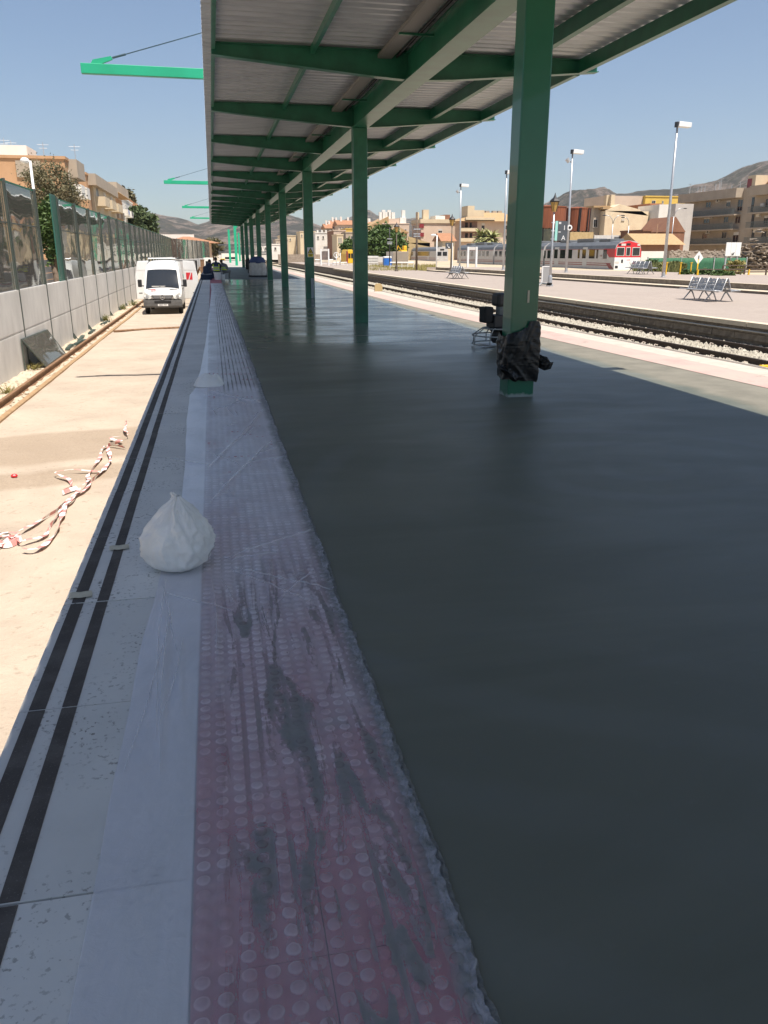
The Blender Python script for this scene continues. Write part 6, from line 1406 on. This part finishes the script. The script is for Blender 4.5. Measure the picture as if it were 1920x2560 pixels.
t,W,D,h_ = pbuild('house', 'small brown gabled house in front of the white house', 1655, 1658, 1712, 580, 128, M['brown'], ground=G2, depth=8, parapet=False); gable(t,W,D,h_,M['brown'],2.4,.1)
slab(t,'white_vent',M['white'],W*.62,W*.72,-.3,-.01,h_*.45,h_*.62)
t,W,D,h_ = pbuild('house', 'long low tiled roof house behind the train cab', 1600, 1602, 1700, 612, 118, M['brown'], ground=G2, depth=7, parapet=False); gable(t,W,D,h_,M['tanroof'],1.7,.6,'x')
t,W,D,h_ = pbuild('house', 'brown shed wall above the train right end', 1606, 1608, 1660, 578, 132, M['brown'], ground=G2, depth=8)
t,W,D,h_ = pbuild('garden_wall', 'low grey wall with garage door below the cream house', 1484, 1486, 1600, 588, 140, M['conc'], cat='wall', ground=G2, depth=.5, parapet=False); a, c = at(1536,592,140), at(1566,602,140); slab(t, 'garage_door', M['greyroof'], a.x-t.location.x, c.x-t.location.x, -.1, -.003, 0, a.z-t.location.z)
t,W,D,h_ = pbuild('white_wall', 'long white boundary wall right of the train cab', 1600, 1604, 1675, 628, 100, M['whitep'], cat='wall', ground=G2, depth=.4, parapet=False)
# double-armed and single street lamps
for i,(px,pb,pt,Y,lb,dbl) in enumerate([(1529,600,560,120,'double-armed street lamp in front of the cream house',1),(1569,600,564,125,'small single street lamp right of the double-armed one',0),(1679,595,541,125,'curved street lamp beside the apartment building',0),(1422,0,0,0,'',0)][:3]):
    p = at(px, pb, Y); p.z = G2; top = at(px, pt, Y); t, d = pole_thing('street_lamp', lb, 'street lamp', p, (p.x, Y, top.z), .09, .06, M['galv'], 'street lamps before the houses')
    for s in ((-1,1) if dbl else ((-1,) if i == 1 else (1,))):
        L_ = 1.3 if dbl else (.9 if i == 1 else 1.6); b = MB(); b.tube([(0,0,d.z),(s*L_*.15,0,d.z+.7),(s*L_*.5,0,d.z+1.15),(s*L_,0,d.z+1.25)], .05, 6); ar = b.build('arm', M['galv'], t, smooth=True); b = MB(); b.ball((s*(L_+.25),0,d.z+1.22), (.34,.14,.09), 8, 6); b.build('lamp_head', M['dark'], ar, smooth=True)
# ---------------- apartment building with balconies (its long front faces the tracks)
XA = 96.0
def pa(x, y): p = c6(x, y); return atx(p[0], p[1], XA)
y_far = pa(520,600).y; y_near = 96.0; ztop = pa(1320,505).z; zpar = pa(1320,628).z
t = thing('apartment_building', 'tan apartment building with three rows of long balconies at the right edge', 'building', (XA, y_far, G2)); LY = y_far-y_near; hT = ztop-G2; hP = zpar-G2
ysg = pa(1320,560).y-y_far; ysr = pa(1500,560).y-y_far          # stairwell recess
MB().box(0,14,-LY,0,0,hT).build('wall', M['tan'], t)
MB().box(-1.5,-.003,ysg,.2,hP,hT+.1).build('eaves_band', M['tan'], t); MB().box(-1.5,-.003,-LY,ysr,hP,hT+.1).build('eaves_band', M['tan'], t)
zs = [pa(1040,880).z, pa(1040,1075).z, pa(1040,1275).z]
M['brail'] = mat('grey_green_railing', (.10,.13,.125), (.15,.175,.165), rough=.7, scale=3)
for k, z in enumerate(zs):
    for ya, yb in ((ysg, .8), (-LY, ysr)):
        bl_ = MB().box(-1.4,-.003,ya,yb,z-G2-.15,z-G2+.08).build('balcony', M['tan'], t)
        MB().box(-1.40,-1.36,ya,yb,z-G2+1.02,z-G2+1.08).build('handrail', M['brail'], bl_); b = MB(); y = ya
        while y < yb: b.box(-1.39,-1.37,y,y+.05,z-G2+.081,z-G2+1.02); y += .17
        o = b.build('railing_bars', M['brail'], bl_); o['kind'] = 'stuff'
        if ya == ysg: MB().box(-1.355,-1.34,yb-5.0,yb-.1,z-G2+.09,z-G2+1.0).build('green_screen', M['brail'], bl_)
wrow = [[(795,690,870,770),(1078,668,1140,755),(1228,662,1305,815),(1622,650,1659,760)],[(765,905,850,985),(1045,890,1110,975),(1200,885,1275,985),(1595,875,1659,990)],[(745,1118,815,1200),(1015,1105,1085,1190),(1165,1100,1248,1245),(1565,1095,1640,1180)]]
for k, row in enumerate(wrow):
    for j, (x0, y0, x1, y1) in enumerate(row):
        p, q, r_ = pa(x0, y1), pa(x1, y1), pa(x0, y0); z0 = max(p.z, zs[k]+.1); window(t, (0, p.y-y_far, z0-G2), (0,-1,0), None, abs(q.y-p.y), r_.z-z0, (-1,0,0), .35 if (j+k)%3 == 1 else 0, M['tan'])
    p = pa([980,880,840][k], [675,900,1110][k]); ac = MB().box(-.4,-.003,-.45,.45,-.3,.3).build('air_conditioner', M['shutter'], t, (0,p.y-y_far,p.z-G2), bevel=.02); MB().box(-.41,-.402,-.3,.1,-.2,.2).build('fan_grille', M['dark'], ac)
    p = pa([1600,1540,1500][k], [735,875,1090][k]); ac = MB().box(-.4,-.003,-.45,.45,-.3,.3).build('air_conditioner', M['shutter'], t, (0,p.y-y_far,p.z-G2), bevel=.02)
for k, (y0, y1) in enumerate(((630,830),(850,1045),(1075,1262))):
    a, c = pa(1418,y1), pa(1478,y0); z1 = pa(1448,y0).z; MB().box(-.06,-.002,c.y-y_far,a.y-y_far,a.z-G2,z1-G2).build('stair_window', M['glass'], t)
a, c = pa(1335,505), pa(1462,325); a2 = pa(1335,335)
MB().box(.5,7.5,c.y-y_far,a.y-y_far,hT+.01,a2.z-G2).build('roof_tower', M['cream'], t); MB().box(.42,.498,c.y-y_far+1.0,c.y-y_far+2.2,hT+.1,hT+1.6).build('roof_door', M['maroon'], t)
b = MB(); yq = c.y-y_far; b.prism([(-LY,hT+.02),(yq-.1,hT+.02),(yq-4.5,hT+3.0),(-LY,hT+3.0)], 'x', 2, 9); b.build('tiled_attic_roof', M['tileroof'], t)
for i, (x, hh) in enumerate([(540,2.2),(650,1.4),(700,1.6),(745,1.4),(890,1.5),(940,2.0),(962,2.4),(1110,1.0),(1225,1.4)]):
    p = pa(x, 540); b = MB(); b.tube([(.6,p.y-y_far,hT),(.6,p.y-y_far,hT+hh)], .06, 5)
    if i in (0,5,6): b.tube([(.6,p.y-y_far-.6,hT+hh-.1),(.6,p.y-y_far+.6,hT+hh-.1)], .04, 5)
    b.build('roof_aerial', M['galv'], t)
# stone wall, green screen fence, billboard, yellow railings, shrubs
Yw = 84
t,W,D,h_ = pbuild('stone_wall', 'rubble stone retaining wall below the apartment building', 1672, 1674, 1990, 627, Yw+6, M['stone'], cat='wall', ground=-.6, depth=.8, parapet=False)
b = MB(); rk = random.Random(4)
for i in range(420): 
    x = rk.uniform(0,W); z = rk.uniform(.2,h_+.1); s = rk.uniform(.15,.42); st_ = stones[i%3]; b.add([(x+s*u, -.02+s*.35*v, z+s*w2*.9) for u, v, w2 in st_.v], st_.f)
o = b.build('wall_stones', mat('wall_stone', (.22,.18,.14), (.40,.34,.27), rough=.95, scale=1.3), t); o['kind'] = 'stuff'
p = at(1900,600,Yw+4); b = MB()
for i in range(160): 
    s = rk.uniform(.3,.9); st_ = stones[i%3]; x, z = rk.gauss(0,3), abs(rk.gauss(0,.7)); b.add([(p.x+x+s*u, Yw+4+rk.uniform(-.8,1)+s*v, G2+.3+z*max(0,1-abs(x)/7)*2.2+s*w2) for u, v, w2 in st_.v], st_.f)
tag(b.build('rock_heap', bpy.data.materials['wall_stone']), 'heap of dark rocks beside the stone wall at the right edge', 'rocks', kind='stuff')
a, c = at(1620,645,Yw-6), at(1868,641,Yw-6)
t = thing('green_fence', 'dark green screen fence running right of the train', 'fence', (a.x, Yw-6, -.5)); hh = a.z+.5; L_ = c.x-a.x
for i in range(7): MB().box(L_*i/6.-.05,L_*i/6.+.05,-.05,.05,0,hh+.1).build('post', M['galv'], t)
for i in range(6): 
    b = MB(); b.grid(10, 3, lambda u, v: (L_*(i+u*.985+.008)/6, .06*math.sin(u*17+i)*v, v*hh)); o = b.build('screen_panel', mat('green_mesh_screen', (.02,.10,.05), (.03,.13,.065), rough=.8, scale=2) if i == 0 else bpy.data.materials['green_mesh_screen'], t, smooth=True); q = o.modifiers.new('s','SOLIDIFY'); q.thickness = .02
a, c = at(1812,640,Yw-8), at(1854,606,Yw-8)
t = thing('billboard', 'blank white billboard behind the green fence', 'billboard', (a.x, Yw-8, -.5)); w_ = c.x-a.x; z0, z1 = a.z+.5, c.z+.5
for i in range(3): MB().box(w_*i/3+.015,w_*(i+1)/3-.015,-.04,.04,z0,z1).build('panel', M['white'], t)
for x in (.12,.88): MB().box(w_*x-.07,w_*x+.07,.05,.19,0,z1).build('post', M['galv'], t)
b = MB(); b.tube([(w_*.42,-.06,z0+.25),(w_*.46,-.06,z0+.08),(w_*.5,-.06,z0+.3),(w_*.53,-.06,z0+.1),(w_*.58,-.06,z0+.35)], .035, 4); b.build('graffiti', M['dark'], t)
Yd = 58; p = at(1741,690,Yd); top = at(1743,637,Yd)
t, d = pole_thing('diamond_sign', 'white diamond shaped railway sign on a yellow post', 'sign', (p.x,Yd,-.4), (p.x,Yd,top.z-.3), .05, .05, M['yellow']); b = MB(); b.prism([(0,d.z-.40),(.40,d.z+.08),(0,d.z+.56),(-.40,d.z+.08)], 'y', -.03, .0); b.build('plate', M['white'], t); MB().box(-.04,.04,-.045,-.031,d.z-.1,d.z+.25).build('mark', M['dark'], t)
for j, (px0, px1, yb, yt, Y, lb, mm) in enumerate([(1742,1990,700,674,50,'yellow and dark railing nearest the platform, right of the diamond sign',M['yellow']),(1805,1990,690,664,58,'dark railing behind the yellow railing at right',mat('dark_rail_paint', (.07,.045,.03), rough=.7))]):
    a, c = at(px0,yb,Y), at(px1,yb,Y); t = thing('yard_railing', lb, 'railing', (a.x,Y,-.45), group='railings in the yard'); L_ = c.x-a.x; zt_ = at(px0,yt,Y).z+.45; n = int(L_/1.9)
    for i in range(n+1): MB().box(i*1.9-.045,i*1.9+.045,-.045,.045,0,zt_).build('post', mm, t)
    for z in (zt_, zt_*.55): b = MB(); b.tube([(0,0,z),(L_,0,z)], .04, 6); b.build('rail', bpy.data.materials.get('dark_rail_paint') or M['maroon'], t)
for i, px in enumerate((1655,1664,1699,1725)):
    p = at(px,690,52); b = MB(); b.cyl((0,0,0),(0,0,1.35),.05,n=8); t = thing('yellow_post', ['yellow post just left of the near lamp base','yellow post just right of the near lamp base','yellow post midway between lamp and diamond sign','yellow post next to the diamond sign'][i], 'post', (p.x,52,-.45), group='short yellow posts'); b.build('shaft', M['yellow'], t); MB().box(-.07,.07,-.07,.07,1.35,1.40).build('cap', M['yellow'], t)
def bush(label, px, pw, yt, yb, Y, mm, n, sz, seed, gz=-.45):
    a = at(px, yt, Y); rx = at(px+pw/2, yt, Y).x-a.x; zb = gz; t = thing('shrub', label, 'shrub', (a.x, Y, gz), group='shrubs in the yard')
    b = MB(); foliage(b, (0,0,(a.z-zb)/2), (rx, rx*.8, (a.z-zb)/2), n, sz, seed); b.build('foliage', mm, t, fix=False); b = MB(); [b.tube([(0,0,0),(rx*.4*math.cos(k*1.3),rx*.3*math.sin(k*1.3),(a.z-zb)*.6)], [.04,.015], 5) for k in range(5)]; b.build('stem', M['bark'], t)
for i, (px, pw, yt, Y, mm, n, lb) in enumerate([(1625,44,648,70,'leaf',2600,'tall green shrub directly right of the train cab'),(1690,50,655,66,'weedg',2400,'yellow green shrub between the lamp and the diamond sign'),(1716,30,672,52,'leaf',1200,'low green shrub left of the diamond sign'),(1760,36,672,51,'leaf',1500,'low green shrub right of the diamond sign'),(1808,54,676,49,'leaf',1800,'wide low green shrub under the yellow railing'),(1840,44,648,72,'dry',1500,'dry tan bush in front of the green fence'),(1650,30,662,60,'weedg',1200,'small green shrub beside the brown pole')]):
    bush(lb, px, pw, yt, 690, Y, M[mm], n, .14, 30+i)
# things behind the far platform, centre
Yc_ = 128
t,W,D,h_ = pbuild('corrugated_container', 'grey corrugated container behind the white railing', 981, 982, 1021, 629, Yc_, M['shutter'], cat='container', ground=G2, depth=5, parapet=False)
for i in range(14): MB().box(.02,W-.02,-.06,-.002,h_*i/14+.02,h_*(i+.55)/14+.02).build('rib', M['tan'], t)
t = thing('portable_toilet', 'blue portable toilet beside the pale hoarding', 'toilet', (at(968,650,120).x, 120, G2)); hh = at(968,641,120).z-G2; MB().box(-.55,.55,-.5,.6,0,hh-.25).build('cabin', M['blue'], t, bevel=.04); MB().box(-.38,.38,-.55,-.505,.15,hh-.45).build('door', M['blue'], t); b = MB(); b.box(-.58,.58,-.54,.63,hh-.245,hh); b.build('roof', M['white'], t, bevel=.08)
t,W,D,h_ = pbuild('hoarding', 'pale grey hoarding panel left of the blue toilet', 944, 945, 963, 642, 122, M['shutter'], cat='hoarding', ground=G2, depth=.1, parapet=False); MB().box(.1,W-.1,-.06,-.002,h_*.25,h_*.45).build('band', M['tan'], t)
t,W,D,h_ = pbuild('pipe_stack', 'stack of long grey concrete beams behind the second column', 918, 919, 946, 640, 126, M['conc'], cat='beams', ground=G2, depth=2, parapet=False)
for k in range(4): MB().box(-.2,W+.1,-.15,-.003,h_*k/4+.05,h_*(k+.8)/4).build('beam', M['conc'], t)
t = thing('yellow_vehicle', 'yellow maintenance rail vehicle left of the second column', 'vehicle', (at(877,650,150).x, 150, -.9)); hh = at(878,624,150).z+.9; w2 = .72
b = MB(); b.prism([(-w2,.6),(w2,.6),(w2,hh-.3),(w2-.5,hh),(-w2+.3,hh),(-w2,hh*.75)], 'y', 0, 7); b.build('body', M['yellow'], t, bevel=.08)
for x0, x1 in ((-.45,-.05),(.05,.55)): MB().box(x0,x1,-.04,-.002,hh*.5,hh*.78).build('window', M['glass'], t)
MB().box(-w2-.06,-w2+.2,-.1,.3,.6,hh*.9).build('buffer_beam', M['maroon'], t)
t = thing('yellow_digger', 'yellow digger parked above the grey container', 'digger', (at(1012,630,133).x, 134, G2)); q_ = at(1012,616,134).z-G2
MB().box(-.7,.7,-.6,2,0,q_-1.6).build('tracks', M['dark'], t); b = MB(); b.box(-.5,.5,-.6,1.6,q_-1.59,q_-.6); b.build('body', M['yellow'], t, bevel=.1); b = MB(); b.box(-.05,.45,-.5,.8,q_-.59,q_+.1); b.build('cab', M['yellow'], t, bevel=.08); b = MB(); b.tube([(-.5,-.4,q_-.6),(-1.0,-.6,q_+.1),(-1.5,-.6,q_-1.2)], .09, 6); b.build('boom', M['yellow'], t)
t = thing('marker_stone', 'small yellowish marker block at the platform edge by the track', 'marker', (at(946,724,0.1*0+30).x, 30, 0)); p = atz(946, 728, .01); t.location = (p.x, p.y, .006); b = MB(); b.prism([(-.17,0),(.17,0),(.17,.22),(.10,.32),(-.10,.32),(-.17,.22)], 'y', -.06, .06); b.build('block', M['ystone'], t, bevel=.01)
# yellow rail end at the right frame edge
a = at(1880, 912, 11.2); t = thing('yellow_bar', 'bright yellow steel bar at the right platform edge', 'bar', (a.x, 11.0, a.z-.05)); b = MB(); b.box(0,3,-.04,.04,0,.07); b.build('bar', M['yellow'], t, bevel=.01); b = MB(); b.box(.55,.63,-.035,.035,-.6,-.003); b.build('upright', M['yellow'], t)
# ================================================================ MOUNTAINS
m = mat('dry_mountain', (.20,.17,.14), rough=1); g = G(m); v = g.vec((1,1,1)); geo = g.n('NewGeometry')
rock = g.noise(geo.outputs['Position'], .009, 10, .74, .6); c = g.ramp(rock, [(.42, (.085,.083,.066)), (.495, (.14,.13,.104)), (.53, (.27,.21,.165)), (.60, (.44,.35,.285))])
shr = g.ramp(g.noise(geo.outputs['Position'], .06, 5, .7), [(.45, 0.0), (.62, .6)]); c = g.mix(shr, c, (.085,.092,.06)); outc = g.math('MULTIPLY', g.ramp(g.noise(geo.outputs['Position'], .022, 9, .78, .5), [(.52, 0.0), (.58, 1.0)]), g.ramp(g.noise(geo.outputs['Position'], .0045, 4, .6), [(.44, .15), (.56, .9)])); g.l(g.mix(outc, c, g.ramp(g.noise(geo.outputs['Position'], .09, 5, .7), [(.40, (.20,.16,.125)), (.60, (.50,.40,.33))])), g.p.inputs['Base Color']); g.bump(g.noise(geo.outputs['Position'], .02, 9, .75), 1.0, 45)
def mountain(name, label, D0, D1, sil, seed, rug):
    sil = sorted(sil); x0, x1 = sil[0][0], sil[-1][0]; nu = 420; nv = 70; b = MB(); az = lambda px: ray(px, 640)
    def f(u, v):
        px = lerp(x0, x1, u); d = ray(px, 630); dr = Vector((d.x, d.y)).normalized()
        py = interp(px, sil); rr_ = ray(px, py); el = rr_.z/math.hypot(rr_.x, rr_.y); Htop = D0*.75*el
        dist = lerp(D0*.34, D1, v); X, Y = dr.x*dist, dr.y*dist
        s = (dist-D0*.34)/(D0*.75-D0*.34)
        if s <= 1: hgt = Htop*(s**1.15)*(1+.0)
        else: hgt = Htop*max(0, 1-(s-1)*1.6)
        rid = 0; amp = 1; fr_ = .0022*3000/D0
        for o in range(6): rid += amp*(1-2*abs(fn(X*fr_+seed, Y*fr_, o*3.1))); amp *= .5; fr_ *= 2.1
        env = min(1, s*3)*max(0, 1-(max(0,s-1)*1.6))
        k_ = 1 if s < .9 else .5
        return (X, Y, GZ-4+CAMH+max(0, hgt)+Htop*rug*(rid-.75)*env*k_*(1-.35*math.exp(-((s-1)/.12)**2)))
    b.grid(nu, nv, f); return tag(b.build(name, m, smooth=False), kind='structure')
mountain('mountain_range', '', 3200, 4200, [(-400,640),(60,600),(240,560),(310,530),(352,524),(395,532),(440,541),(475,547),(500,556),(540,545),(600,530),(650,534),(690,545),(715,538),(760,548),(800,562),(812,566)], 3.3, .24)
mountain('mountain_ridge', '', 4200, 5200, [(780,600),(812,562),(835,549),(858,553),(890,541),(905,532),(925,531),(945,540),(1000,552),(1080,548),(1110,542),(1200,560),(1300,590)], 8.1, .22)
mountain('mountain_slope', '', 2200, 3000, [(1180,640),(1290,560),(1350,515),(1385,497),(1420,482),(1450,470),(1485,465),(1530,470),(1570,470),(1610,465),(1680,460),(1730,452),(1770,445),(1800,433),(1830,418),(1860,410),(1890,403),(1905,401),(1925,408),(2050,380),(2300,420),(2600,560)], 15.2, .20)
# ================================================================ HAZE
b = MB(); b.box(-4500,4500,-600,6500,GZ-1.2,760); hz = b.build('haze', [], fix=True)
hm = bpy.data.materials.new('haze'); hm.use_nodes = True; hn = hm.node_tree; hn.nodes.remove(hn.nodes['Principled BSDF'])
pv = hn.nodes.new('ShaderNodeVolumePrincipled'); pv.inputs['Color'].default_value = (.86,.92,1,1); pv.inputs['Density'].default_value = .00008; pv.inputs['Anisotropy'].default_value = .3
hn.links.new(pv.outputs[0], hn.nodes['Material Output'].inputs['Volume']); hz.data.materials.append(hm); hm.cycles.homogeneous_volume = True; tag(hz, 'thin pale haze in the air', 'haze', kind='stuff')
